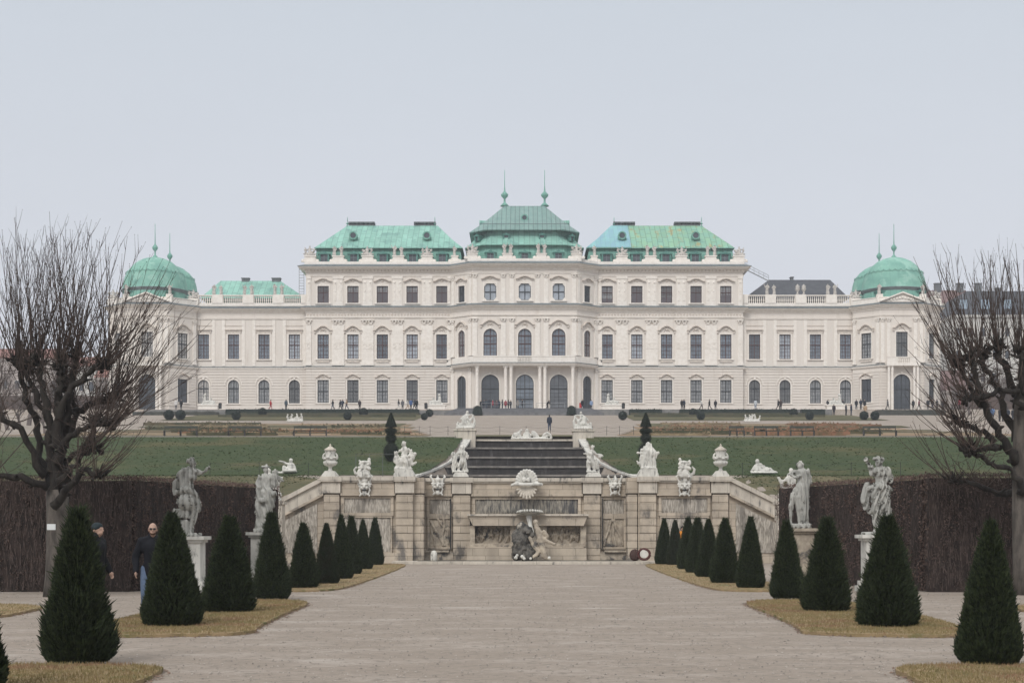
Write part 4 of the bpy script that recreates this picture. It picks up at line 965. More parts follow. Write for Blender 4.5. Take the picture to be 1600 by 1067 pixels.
# trough, carved panels, base in the centre
mb = MB(); ym = YB2; 
mb.prism([(wx(731), wz(804)), (wx(918), wz(804)), (wx(918), wz(808)), (wx(913), wz(821)), (wx(738), wz(821)), (wx(732), wz(808))], lambda a, b, c: (a, c, b), ym - .75, ym + .3); wpart(mb, 'trough', limestone)
mb = MB(); mb.box(wx(729), wx(920), ym - .85, ym + .3, wz(805.5), wz(802.8)); wpart(mb, 'trough_rim', limecap)
mb = MB()
for a, b in ((733, 741), (797, 855), (908, 917)): mb.box(wx(a), wx(b), ym - .5, ym + .3, wz(853), wz(821) - .003)
mb.box(wx(740), wx(909), ym - .05, ym + .3, wz(850), wz(822)); mb.box(wx(733), wx(916), ym - .62, ym + .3, wz(854), wz(849)); wpart(mb, 'carved_panel', relief_m)
mb = MB(); rr = random.Random(3)
for a, b in ((742, 796), (857, 907)):
    for _ in range(26):
        x = rr.uniform(a, b); z0_, z1_ = rr.uniform(836, 848), rr.uniform(823, 834); mb.tube([(wx(x), ym - .05, wz(z0_)), (wx(x + rr.uniform(-4, 4)), ym - .14, wz((z0_ + z1_) / 2)), (wx(x + rr.uniform(-4, 4)), ym - .06, wz(z1_))], [.05, .09, .05], 6)
wpart(mb, 'relief_figures', relief_m)
mb = MB(); mb.box(wx(729), wx(917), ym - .9, ym + .3, .0, wz(855.5)); mb.box(wx(733), wx(913), ym - .7, ym + .3, wz(855.5) + .003, wz(854)); wpart(mb, 'trough_base', limestone)
for a, b in ((650, 706), (940, 996)): 
    mb = MB(); mb.box(wx(a), wx(b), ym - .1, ym + .3, 0, wz(863)); mb.box(wx(a) + .2, wx(b) - .2, ym - .25, ym + .2, wz(863) + .003, wz(860)); wpart(mb, 'niche_base', relief_m)
mb = MB(); mb.box(wx(505), wx(645), YFW - .08, YFW + .3, -.05, wz(863.5)); mb.box(wx(1000), wx(1140), YFW - .08, YFW + .3, -.05, wz(863.5)); wpart(mb, 'plinth', limestone)
# drain pipe hooks: rusty rod beside the left niche
mb = MB(); xr = wx(706) - .12; mb.tube([(xr, ym - .05, wz(778)), (xr, ym - .05, wz(858)), (xr - .25, ym - .12, wz(861)), (wx(652), ym - .12, wz(861))], .035, 6); wpart(mb, 'water_pipe', metal_dark)
xr = wx(940) + .1; mb = MB(); mb.tube([(xr, ym - .05, wz(778)), (xr, ym - .05, wz(860))], .03, 6); wpart(mb, 'water_pipe', metal_dark)
# basin rim on the ground
rb = MB(); pr = [(wx(612, 72.4), 72.4), (wx(640, 71.6), 71.6), (wx(1005, 71.6), 71.6), (wx(1030, 72.4), 72.4)]
rb.prism([(pr[0][0], 74), (pr[0][0], 72.4), pr[1], (wx(770, 71.2), 71.3), (wx(880, 71.2), 71.3), pr[2], (pr[3][0], 72.4), (pr[3][0], 74)], lambda a, b, c: (a, b, c), -.05, .13)
o = rb.build('basin_rim', limecap, None); tag(o, 'low pale stone basin rim along the foot of the fountain wall', 'basin rim')
bb = MB(); bb.box(wx(655), wx(990), 72.9, 74.9, .131, .15); tag(bb.build('pool_water', M('wet_basin', (.07, .065, .055, 1), (.12, .11, .09, 1), scale=1.5, rough=.35)), kind='structure')
metal_mid = M('mid_metal', (.10, .11, .11, 1), rough=.5)
# balustrade glass behind the coping
gl = M('railing_glass', (.30, .36, .36, 1), rough=.1); gl.node_tree.nodes['Principled BSDF'].inputs['Transmission Weight'].default_value = .93; gl.node_tree.nodes['Principled BSDF'].inputs['Base Color'].default_value = (.8, .88, .87, 1)
for a, b, lab in ((556, 640, 'thin glass safety railing on the terrace behind the left statues'),):
    t = empty('glass_railing', (wx(a, 77.6), 77.6, 3.9), lab, 'railing', 'glass railings on the terrace'); k = 4
    x0, x1 = wx(a, 77.6), wx(b, 77.6); zt = EYE + (CY - 709.5) * 77.6 / FPX
    mb = MB(); mb.box(x0, x1, 77.58, 77.62, zt - .008, zt + .008); mb.box(x0, x1, 77.59, 77.61, zt - .62, zt - .61); mb.build('rail', metal_mid, t)
    for i in range(k + 1): mb = MB(); xx = x0 + (x1 - x0) * i / k; mb.box(xx - .012, xx + .012, 77.58, 77.62, 3.9, zt - .011); mb.build('post', metal_mid, t)

# ------------------------------------------------------------ cascade
cs = empty('cascade', (0, 112, 5.3), 'broad stepped water cascade, dry and dark, with pale step edges', 'cascade')
zs = [Zq for Zq in (EYE + (CY - 686) * 120 / FPX, EYE + (CY - 698.5) * 116.6 / FPX, EYE + (CY - 713) * 113 / FPX, EYE + (CY - 727.5) * 109 / FPX, EYE + (CY - 741) * 105 / FPX)]
ysn = [120, 116.6, 113, 109, 105]
for i in range(5):
    y = ysn[i]; hw = [4.25, 4.45, 5.0, 5.9, 7.2][i]; zb = zs[i + 1] - .1 if i < 4 else 4.3; yb = (ysn[i - 1] if i else 122.4); n = 14
    def arc(yy, w_): return [(-w_ + 2 * w_ * k / n, yy + .5 * math.cos(PI * (k / n - .5)) * .9) for k in range(n + 1)]
    mb = MB(); top = arc(y, hw + .45); mb.prism(top + [(hw + .45, yb + .2), (-hw - .45, yb + .2)], lambda a, b, c: (a, b, c), zb - .3, zs[i] - .14); mb.build('step', dark_step, cs)
    mb = MB(); t2 = arc(y - .12, hw + .45); mb.prism(t2 + [(hw + .45, yb + .2), (-hw - .45, yb + .2)], lambda a, b, c: (a, b, c), zs[i] - .137, zs[i]); mb.build('step_edge', step_lip if i else limecap, cs)
CURB = [(727, 684, 120), (718, 697, 117.2), (709, 710, 113.8), (696, 719, 111), (676, 730, 107.8), (646, 741, 104.4), (640, 743, 103.8)]
for sg, lab in ((-1, 'left'), (1, 'right')):
    t = empty('cascade_cheek', (sg * 4.9, 120, 8.8), 'curving pale stone curb that sweeps down on the %s side of the cascade' % lab, 'stone curb')
    pts = []
    for k in range(21):
        q = k / 20 * 6; px, py, Y = (interp(q, range(7), [c_[j_] for c_ in CURB]) for j_ in range(3))
        if sg > 0: px = 1639 - px
        x, z = at(px, py, Y); pts.append((x, Y, z))
    mb = MB()
    for a, b in zip(pts[:-1], pts[1:]):
        w_ = .42; mb.hexa([(a[0] - w_, a[1], 3.9), (a[0] + w_, a[1], 3.9), (b[0] + w_, b[1], 3.9), (b[0] - w_, b[1], 3.9), (a[0] - w_, a[1], a[2] - .12), (a[0] + w_, a[1], a[2] - .12), (b[0] + w_, b[1], b[2] - .12), (b[0] - w_, b[1], b[2] - .12)])
    mb.build('curb_body', dark_step, t); mb = MB()
    for a, b in zip(pts[:-1], pts[1:]):
        w_ = .52; mb.hexa([(a[0] - w_, a[1], a[2] - .119), (a[0] + w_, a[1], a[2] - .119), (b[0] + w_, b[1], b[2] - .119), (b[0] - w_, b[1], b[2] - .119), (a[0] - w_, a[1], a[2] + .03), (a[0] + w_, a[1], a[2] + .03), (b[0] + w_, b[1], b[2] + .03), (b[0] - w_, b[1], b[2] + .03)])
    mb.build('curb_coping', statue_m, t)
def plinth_thing(name, px, Y, ptop, w_, h, label, m=limecap, steps=True, cat='pedestal', group=None, d=None):
    x, zt = at(px, ptop, Y); t = empty(name, (x, Y, zt - h), label, cat, group); d = d or w_
    mb = MB(); mb.box(x - w_ / 2, x + w_ / 2, Y - d / 2, Y + d / 2, zt - h, zt - .14); mb.build('shaft', m, t)
    mb = MB(); mb.box(x - w_ / 2 - .08, x + w_ / 2 + .08, Y - d / 2 - .08, Y + d / 2 + .08, zt - .139, zt); mb.build('cap', m, t)
    if steps: mb = MB(); mb.box(x - w_ / 2 - .1, x + w_ / 2 + .1, Y - d / 2 - .1, Y + d / 2 + .1, zt - h - .05, zt - h + .2); mb.build('base', m, t)
    return t

# ------------------------------------------------------------ statues, drawn from their silhouettes in metres
def Zm(sc_, cx, by):
    """pixel sketch -> prim coordinates; y is depth towards the viewer (negative)"""
    def f(x, y, d=0): return ((x - cx) / sc_, d, (by - y) / sc_)
    return f
def sketch(sc_, cx, by, items, base=None):
    f = Zm(sc_, cx, by); o = []
    for it in items:
        if it[0] == 'e':
            _, x, y, d, r = it; o.append(('e', f(x, y, d), tuple(q / sc_ for q in r)))
        elif it[0] == 'b':
            _, x, y, d, r = it; o.append(('b', f(x, y, d), tuple(q / sc_ for q in r)))
        else:
            pts = it[1:]
            for a, b in zip(pts[:-1], pts[1:]): o.append(('c', f(a[0], a[1], a[3] if len(a) > 3 else 0), a[2] / sc_, f(b[0], b[1], b[3] if len(b) > 3 else 0), b[2] / sc_))
    return o
def face(x, y, d, s_):
    return [('e', x, y, d, (s_ * .72, s_ * .85, s_)), ('l', (x, y, s_ * .14, d - s_ * .85 / 400), (x, y + s_ * .3, s_ * .16, d - s_ * .95 / 400))]
S1 = [('e', 314, 125, 0, (36, 42, 48)), ('e', 298, 98, .02, (44, 44, 34)), ('e', 270, 110, .05, (22, 24, 22)), ('l', (340, 128, 9), (352, 138, 9)), ('l', (322, 162, 26), (290, 205, 30)),
      ('l', (270, 205, 42), (350, 225, 36)), ('l', (300, 235, 58), (280, 300, 52), (265, 330, 56), (262, 410, 62)), ('e', 335, 292, -.05, (34, 32, 34)), ('e', 305, 285, -.1, (30, 28, 32)),
      ('l', (365, 228, 30), (415, 240, 23), (468, 205, 15), (492, 180, 12)), ('l', (492, 180, 11), (512, 176, 5)), ('l', (492, 178, 8), (503, 166, 4)),
      ('l', (210, 215, 34), (165, 270, 30), (130, 350, 28), (115, 420, 24), (118, 470, 16)), ('l', (205, 250, 26), (190, 350, 24), (180, 430, 28)),
      ('l', (150, 460, 30, -.05), (230, 425, 36, -.12), (310, 430, 34, -.1), (355, 500, 30, -.04)), ('e', 255, 562, -.05, (104, 90, 98)), ('l', (250, 480, 60), (300, 560, 70)),
      ('l', (325, 560, 58), (345, 650, 42), (330, 740, 30), (315, 820, 22), (312, 885, 20)), ('l', (310, 893, 19), (322, 905, 16, -.12)), ('l', (300, 600, 40, .1), (300, 740, 26, .12), (275, 860, 20, .1), (270, 895, 20, 0)),
      ('l', (370, 520, 26), (398, 600, 20), (385, 665, 12)), ('l', (340, 480, 30), (375, 560, 24)), ('b', 195, 690, .08, (92, 80, 50)), ('b', 215, 845, .08, (78, 80, 85)), ('b', 280, 925, .02, (120, 85, 16))]
S2 = [('e', 1150, 128, 0, (36, 42, 48)), ('e', 1140, 92, .02, (48, 46, 26)), ('e', 1185, 100, .03, (22, 30, 24)), ('l', (1132, 120, 8, -.1), (1126, 135, 8, -.11)), ('l', (1160, 165, 26), (1165, 195, 28)), ('l', (1110, 215, 36), (1225, 215, 34)),
      ('l', (1165, 235, 62), (1175, 300, 56), (1175, 360, 62)), ('e', 1140, 250, -.1, (30, 25, 30)), ('e', 1190, 250, -.1, (30, 25, 30)), ('l', (1105, 215, 28), (1085, 260, 24), (1060, 190, 20), (1045, 145, 14, -.05)),
      ('l', (1110, 235, 18, -.12), (1070, 180, 14, -.1)), ('l', (1050, 165, 9), (1022, 115, 9)), ('e', 1018, 98, 0, (24, 24, 20)), ('l', (1238, 205, 32), (1270, 270, 30), (1275, 325, 22)), ('l', (1225, 220, 26), (1250, 300, 22), (1180, 345, 18, -.14)),
      ('l', (1030, 360, 26), (1010, 430, 32), (1080, 400, 44, -.05), (1170, 385, 50, -.1), (1255, 415, 38)), ('l', (1020, 430, 40), (1005, 520, 42), (1025, 600, 34), (1070, 655, 20)), ('l', (1110, 430, 52, -.05), (1110, 560, 44, -.08), (1105, 620, 36, -.08), (1108, 720, 28, -.04), (1115, 830, 20, -.04)),
      ('l', (1112, 838, 18, -.04), (1090, 852, 15, -.18)), ('l', (1190, 430, 72), (1205, 560, 66), (1225, 640, 58), (1235, 720, 44)), ('l', (1170, 640, 50, .05), (1175, 760, 36, .08), (1180, 845, 28, .05)), ('l', (1240, 700, 30), (1270, 740, 14)), ('e', 1180, 800, .08, (60, 50, 60)), ('b', 1130, 868, 0, (135, 110, 12))]
S3 = [('e', 1075, 255, 0, (33, 38, 42)), ('e', 1072, 220, 0, (56, 50, 14)), ('e', 1074, 212, 0, (34, 34, 22)), ('l', (1074, 290, 22), (1070, 315, 26)), ('l', (1010, 340, 34), (1120, 340, 32)), ('l', (1065, 345, 54), (1075, 400, 50), (1075, 470, 58)), ('l', (1000, 350, 30), (985, 400, 26), (1010, 450, 22, -.1)),
      ('l', (1020, 400, 40), (1005, 520, 46), (1000, 680, 46), (1010, 860, 46)), ('l', (1085, 500, 74), (1098, 600, 66), (1085, 720, 62), (1070, 850, 58)), ('l', (1140, 540, 40), (1140, 660, 30), (1130, 720, 18)), ('e', 1172, 272, 0, (27, 30, 31)), ('l', (1174, 320, 34), (1165, 370, 34), (1160, 420, 28)),
      ('l', (1200, 322, 16), (1240, 350, 14), (1262, 372, 11), (1278, 374, 8)), ('l', (1150, 322, 15), (1130, 360, 13)), ('l', (1180, 430, 18), (1195, 400, 16), (1215, 372, 12)), ('e', 1165, 520, -.06, (34, 40, 36)), ('e', 1060, 590, -.17, (46, 34, 40)), ('e', 1010, 880, -.02, (56, 60, 50)), ('e', 1075, 850, -.05, (48, 60, 56)), ('b', 1040, 925, 0, (95, 90, 18))]
S4 = [('e', 330, 195, 0, (32, 38, 40)), ('e', 335, 182, .02, (40, 42, 22)), ('e', 338, 155, 0, (16, 16, 14)), ('l', (348, 225, 22), (355, 250, 28)), ('l', (310, 262, 30), (400, 258, 34)), ('l', (350, 265, 48), (348, 330, 46), (345, 390, 52)), ('l', (305, 265, 24), (265, 255, 20), (240, 290, 16), (215, 280, 11)), ('l', (320, 300, 20, -.12), (270, 320, 16, -.14), (235, 285, 13, -.08)),
      ('l', (405, 250, 30), (425, 300, 26), (440, 370, 18)), ('l', (390, 280, 34), (395, 400, 36), (395, 520, 36), (400, 640, 34)), ('l', (345, 410, 62), (345, 520, 66), (360, 640, 60), (380, 740, 46)), ('l', (300, 450, 40), (320, 600, 34), (335, 740, 24), (330, 790, 20)), ('l', (280, 480, 34), (248, 570, 28), (236, 650, 22), (230, 750, 17), (225, 785, 16)),
      ('l', (228, 792, 14), (205, 802, 11, -.1)), ('l', (250, 480, 20), (250, 560, 14)), ('l', (385, 740, 34), (395, 800, 28)), ('b', 330, 822, 0, (105, 90, 22)), ('l', (236, 785, 14), (240, 815, 12))]
G1 = [('e', 878, 90, 0, (23, 26, 28)), ('e', 880, 72, .02, (26, 26, 14)), ('l', (885, 118, 14), (890, 140, 18)), ('l', (860, 145, 20), (925, 148, 20)), ('l', (892, 150, 36), (885, 195, 32), (882, 225, 40)), ('l', (860, 145, 15), (830, 165, 12), (812, 182, 9)), ('l', (925, 150, 16), (945, 185, 14), (935, 215, 12, -.15)),
      ('l', (895, 235, 32, -.1), (905, 285, 24, -.2), (925, 345, 15, -.15)), ('l', (868, 235, 30, -.1), (848, 280, 24, -.2), (855, 345, 16, -.12)), ('e', 885, 300, .05, (62, 50, 60)), ('e', 795, 185, -.05, (23, 26, 25)), ('l', (802, 222, 28), (815, 290, 26), (830, 330, 22)), ('l', (790, 220, 12), (775, 265, 11), (800, 295, 10)), ('l', (810, 300, 16), (790, 345, 13), (785, 368, 10)),
      ('l', (945, 270, 30), (965, 225, 30), (985, 195, 24)), ('e', 990, 188, 0, (20, 20, 12)), ('l', (940, 300, 20), (975, 300, 18), (1010, 278, 10)), ('l', (950, 160, 18), (965, 200, 16)), ('e', 880, 345, 0, (95, 60, 24))]
G2 = [('e', 1490, 128, 0, (23, 26, 28)), ('e', 1490, 112, .02, (26, 26, 14)), ('l', (1495, 155, 13), (1498, 175, 18)), ('l', (1465, 182, 19), (1530, 182, 19)), ('l', (1498, 185, 34), (1500, 240, 29), (1502, 270, 34)), ('l', (1530, 182, 15), (1552, 215, 13), (1550, 240, 12)), ('l', (1465, 185, 14), (1435, 205, 12), (1410, 218, 10)), ('l', (1485, 275, 26, -.08), (1462, 330, 18, -.1), (1440, 380, 12)),
      ('l', (1515, 275, 26), (1525, 330, 19), (1550, 378, 12)), ('l', (1500, 200, 30, .12), (1510, 300, 30, .15), (1515, 385, 26, .12)), ('e', 1396, 195, 0, (22, 25, 25)), ('l', (1410, 235, 28), (1420, 290, 27)), ('l', (1425, 300, 20), (1410, 350, 14), (1395, 385, 11)), ('l', (1405, 300, 20), (1390, 340, 13), (1388, 385, 11)), ('l', (1395, 235, 12), (1382, 270, 10)), ('e', 1470, 385, 0, (92, 70, 16))]
G3 = [('l', (718, 405, 18), (705, 450, 30), (700, 500, 38)), ('l', (738, 410, 16), (745, 460, 30)), ('l', (683, 440, 14), (690, 490, 26)), ('e', 720, 415, .02, (24, 30, 22)), ('l', (715, 490, 52), (712, 560, 50), (720, 620, 46)), ('l', (680, 500, 20), (645, 500, 14), (612, 495, 11)), ('l', (750, 540, 18, -.05), (790, 545, 15), (812, 500, 15)), ('e', 815, 496, 0, (18, 18, 16)),
      ('l', (660, 530, 20), (645, 560, 18), (665, 600, 20)), ('l', (665, 630, 24), (630, 605, 16), (600, 578, 8)), ('l', (700, 600, 26, -.1), (690, 645, 20, -.1)), ('l', (770, 560, 24), (785, 620, 18), (800, 670, 12), (808, 688, 10)), ('l', (680, 465, 20), (655, 468, 16)), ('e', 760, 500, 0, (40, 40, 50)), ('e', 715, 650, 0, (75, 60, 24))]
G4 = [('e', 165, 425, 0, (19, 22, 24)), ('e', 165, 412, .02, (22, 22, 14)), ('l', (162, 448, 12), (158, 470, 16)), ('l', (125, 485, 16), (185, 470, 16)), ('l', (155, 480, 30), (150, 530, 28), (145, 580, 32)), ('l', (185, 475, 13), (215, 500, 11), (250, 495, 11), (262, 515, 13)), ('e', 238, 520, 0, (22, 18, 16)), ('l', (125, 490, 14), (100, 495, 12), (80, 485, 8)), ('l', (130, 520, 26, .05), (128, 600, 26, .05), (125, 665, 20)),
      ('l', (165, 580, 24), (180, 630, 16), (185, 650, 12)), ('e', 200, 550, 0, (17, 20, 18)), ('l', (200, 580, 22), (215, 620, 19)), ('l', (215, 620, 15), (232, 660, 11), (236, 695, 9)), ('l', (190, 600, 14), (190, 660, 10)), ('e', 160, 672, 0, (60, 40, 14))]
RC = [('e', 1420, 352, 0, (13, 14, 16)), ('l', (1420, 368, 9), (1416, 385, 16), (1420, 408, 20)), ('l', (1405, 380, 8), (1392, 400, 7), (1380, 415, 6)), ('l', (1425, 408, 18), (1470, 408, 15), (1500, 402, 12), (1515, 415, 9), (1545, 422, 6)), ('e', 1442, 372, 0, (10, 10, 11)), ('l', (1442, 388, 12), (1448, 405, 12)), ('l', (1460, 380, 7), (1470, 395, 8)), ('l', (1480, 395, 10), (1500, 415, 12), (1530, 418, 9)), ('e', 1455, 424, 0, (80, 45, 10))]
RD = [('e', 1465, 680, 0, (18, 20, 21)), ('l', (1465, 700, 12), (1460, 725, 26), (1455, 765, 34)), ('l', (1440, 712, 12), (1410, 705, 10), (1385, 690, 9), (1360, 686, 7)), ('l', (1485, 715, 12), (1500, 745, 11), (1512, 780, 9)), ('e', 1450, 775, 0, (66, 50, 22)), ('l', (1430, 770, 20, -.1), (1405, 740, 17, -.1), (1398, 790, 11, -.1)), ('e', 1405, 700, .1, (14, 14, 14)), ('l', (1335, 785, 12), (1365, 790, 12), (1400, 792, 14))]
SPX = [('e', 197, 682, 0, (16, 18, 18)), ('l', (195, 700, 10), (185, 720, 22), (165, 750, 24), (165, 790, 28)), ('l', (205, 715, 10), (235, 705, 8), (262, 712, 8)), ('l', (170, 715, 12), (140, 740, 11), (120, 760, 8)), ('l', (165, 790, 24), (120, 820, 18), (85, 852, 12)), ('l', (190, 800, 30), (220, 815, 28), (250, 825, 25)), ('l', (100, 790, 14), (90, 815, 14), (110, 840, 18)), ('l', (225, 770, 16), (250, 740, 14), (262, 720, 10)),
       ('l', (262, 735, 10), (272, 770, 12), (265, 820, 18)), ('l', (200, 745, 14, -.1), (225, 775, 12, -.12), (215, 820, 12, -.15)), ('e', 175, 845, 0, (105, 50, 20))]
TOPG = [('e', 765, 872, 0, (17, 17, 16)), ('l', (755, 890, 16), (725, 915, 26), (690, 950, 20)), ('l', (740, 900, 20), (760, 950, 24)), ('l', (700, 900, 12), (680, 930, 12), (670, 955, 12)), ('e', 828, 872, 0, (18, 18, 20)), ('l', (828, 895, 22), (830, 950, 30)), ('l', (800, 905, 12), (795, 950, 14)), ('l', (850, 905, 12), (868, 925, 12)), ('e', 888, 885, 0, (15, 15, 14)), ('l', (895, 905, 20), (925, 945, 20)), ('l', (905, 880, 9), (925, 900, 10), (950, 940, 12)),
        ('l', (1000, 950, 14), (1005, 915, 14), (1040, 895, 14), (1070, 915, 14), (1085, 950, 12)), ('l', (1020, 950, 12), (1045, 930, 12)), ('l', (960, 950, 12), (1000, 945, 14)), ('e', 880, 958, 0, (215, 60, 12))]
def statue(name, items, sc_, cx, by, px, py, Y, m, voxel, label, cat='statue', group=None, fold=.024, mirror=False, ff=21, seed=1, rough=.012, mesh=None):
    x, z = at(px, py, Y)
    t = empty(name, (x, Y, z), label, cat, group)
    if mesh is None:
        pr_ = sketch(sc_, cx, by, items)
        if mirror:
            pr_ = [tuple(((-q[0], q[1], q[2]) if isinstance(q, tuple) and k_ in (1, 3) else q) for k_, q in enumerate(p_)) for p_ in pr_]
            pr_ = [(p_[0], (p_[1][0], p_[1][1], p_[1][2]), p_[2]) if p_[0] != 'c' else p_ for p_ in pr_]
            fixed = []
            for p_ in pr_:
                fixed.append(p_ if p_[0] == 'c' else (p_[0], p_[1], p_[2]))
            pr_ = fixed
        mesh = sculpt(name, pr_, voxel, m, fold=fold, ffreq=ff, seed=seed, rough=rough)
    o = link('figure', mesh, t); return t
sA, sB = 60 * 7.116, 60 * 6.668
def garden_pedestal(px, Y, py, w_, label, m, h=None):
    x, zt = at(px, py, Y); t = empty('pedestal', (x, Y, 0), label, 'pedestal', 'pedestals of the garden statues'); mb = MB()
    mb.box(x - w_ * .36, x + w_ * .36, Y - w_ * .36, Y + w_ * .36, .28, zt - .16); mb.build('shaft', m, t)
    mb = MB(); mb.box(x - w_ * .42, x + w_ * .42, Y - w_ * .42, Y + w_ * .42, zt - .16, zt - .09); mb.box(x - w_ * .5, x + w_ * .5, Y - w_ * .5, Y + w_ * .5, zt - .089, zt); mb.build('cap', m, t)
    mb = MB(); mb.box(x - w_ * .5, x + w_ * .5, Y - w_ * .5, Y + w_ * .5, 0, .15); mb.box(x - w_ * .44, x + w_ * .44, Y - w_ * .44, Y + w_ * .44, .151, .279); mb.build('base', m, t)
garden_pedestal(297, 40, 837.5, .92, 'stone pedestal carrying the seated woman statue on the left', statue_m)
garden_pedestal(1370, 40, 835, .95, 'stone pedestal carrying the torch-bearing statue on the right', statue_m)
garden_pedestal(412, 46, 831, .92, 'stone pedestal carrying the statue with a child, at the end of the left hedge', statue_old)
garden_pedestal(1251, 46, 825, .95, 'stone pedestal carrying the leaning statue, near the end of the right hedge', relief_m)
statue('statue', S1, sA, 290, 941, 297, 837.5, 40, statue_old, .016, 'weathered stone woman seated on a block with one arm stretched out, before the left hedge', seed=3)
statue('statue', S2, sB, 1130, 880, 1370, 835, 40, statue_old, .016, 'weathered stone figure in swirling drapery raising a torch, before the right hedge', seed=5)
statue('statue', S3, 52.2 * 7.116, 1050, 943, 412, 831, 46, statue_old, .022, 'stone figure in a brimmed hat carrying a child, at the left hedge end', seed=7)
statue('statue', S4, 52.2 * 6.668, 325, 844, 1249, 825, 46, statue_old, .022, 'stone figure in a long pleated robe leaning to the left, at the right hedge end', seed=9)
def block(px, Y, ptop, pbot, w_, label, name='plinth', m=statue_m):
    x, z1 = at(px, ptop, Y); z0 = EYE + (CY - pbot) * Y / FPX; t = empty('plinth', (x, Y, z0), label, 'plinth', 'plinths on the fountain wall')
    mb = MB(); mb.prism([(-w_ / 2, z0), (w_ / 2, z0), (w_ / 2, z0 + (z1 - z0) * .35), (w_ * .36, z1), (-w_ * .36, z1), (-w_ / 2, z0 + (z1 - z0) * .35)], lambda a, b, c: (x + a, c, b), Y - w_ * .4, Y + w_ * .4); mb.build('block', m, t)
YS = 74.45
s2 = 32.4 * 6.667; s3_ = 32.4 * 6.4
def wt(py): return py
block(632, YS, 733, 745, 1.0, 'stepped white plinth under the figure group nearest the left corner of the wall')
block(720, 75.9, 738, 745, .75, 'small white plinth left of the dark cascade')
block(1012, YS, 733, 745, 1.0, 'stepped white plinth under the three-peaked figure group')
block(927, 75.9, 738, 745, .75, 'small white plinth right of the dark cascade')
statue('statue_group', G1, s2, 885, 352, 632, 733, YS, statue_m, .03, 'white seated figure with a child and a horn of plenty on the wall', 'statue', 'figure groups on the fountain wall', seed=2, fold=.02)
statue('statue_group', G2, s2, 1478, 392, 720, 738, 75.9, statue_m, .03, 'white group of a standing youth leading a child, left of the dark cascade', 'statue', 'figure groups on the fountain wall', seed=4, fold=.02)
statue('statue_group', G3, s3_, 715, 662, 1012, 733, YS, statue_m, .03, 'white intertwined figure group with outspread arms on the wall, right of the cascade', 'statue', 'figure groups on the fountain wall', seed=6, fold=.02)
statue('statue_group', G4, s3_, 160, 680, 925, 738, 75.9, statue_m, .03, 'white standing youth holding a vessel beside a child, right of the dark cascade', 'statue', 'figure groups on the fountain wall', seed=8, fold=.02)
statue('reclining_statue', RC, 92, 1455, 430, 1192, 740, 104.6, statue_m, .05, 'white reclining figure with a child on the grass bank at right', seed=2, fold=.0)
statue('seated_statue', RD, 132, 1450, 800, 452, 740, 104.6, statue_m, .045, 'white seated figure pointing left on the grass bank at left', seed=3, fold=.0)
plinth_thing('pedestal', 727, 120.3, 671, 1.62, 2.2, 'big square stone pedestal at the top left of the cascade', group='pedestals at the head of the cascade')
plinth_thing('pedestal', 911, 120.3, 672, 1.62, 2.2, 'big square stone pedestal at the top right of the cascade', group='pedestals at the head of the cascade')
statue('beast_statue', SPX, 133, 175, 862, 727, 671, 120.3, statue_m, .05, 'white rider and sea beast group on the top left cascade pedestal', group='beast groups at the head of the cascade', fold=.01)
statue('beast_statue', SPX, 133, 175, 862, 911, 672, 120.3, statue_m, .05, 'white rider and sea beast group on the top right cascade pedestal', group='beast groups at the head of the cascade', fold=.01, mirror=True)
x, z = at(831, 684.5, 121.2); statue('water_god_group', TOPG, 133, 880, 965, 831, 686.5, 120.9, statue_m, .05, 'low row of white lying water figures on the upper edge of the cascade', fold=.01)
# children at the ends of the ramps
for px, sgx, lab in ((1228, 1, 'white child statue on the lower end of the right ramp'), (428, -1, 'white child statue on the lower end of the left ramp')):
    K = [('e', 200, 235, 0, (26, 28, 30)), ('l', (195, 290, 38), (190, 350, 36), (200, 385, 34)), ('l', (165, 300, 16), (130, 340, 15), (90, 345, 13)), ('l', (225, 290, 15), (240, 340, 13), (235, 385, 11)), ('l', (70, 310, 14), (80, 335, 18), (105, 380, 20), (105, 450, 20), (80, 490, 22)), ('l', (60, 315, 10), (52, 300, 6)), ('l', (185, 390, 30), (150, 440, 26), (110, 480, 24), (95, 540, 26)), ('l', (205, 390, 26), (200, 470, 22), (195, 540, 20)), ('e', 140, 545, 0, (85, 60, 20))]
    statue('child_statue', K, 34 * 6.668, 145, 555, px, 783, 70.8, statue_m, .035, lab, group='children on the ramps', mirror=(sgx < 0), fold=.006)
    plinth_thing('ramp_end_pier', px, 70.8, 783, .9, EYE + (CY - 783) * 70.8 / FPX, 'square stone pier at the low end of the %s ramp' % ('right' if sgx > 0 else 'left'), group='piers at the ramp ends')
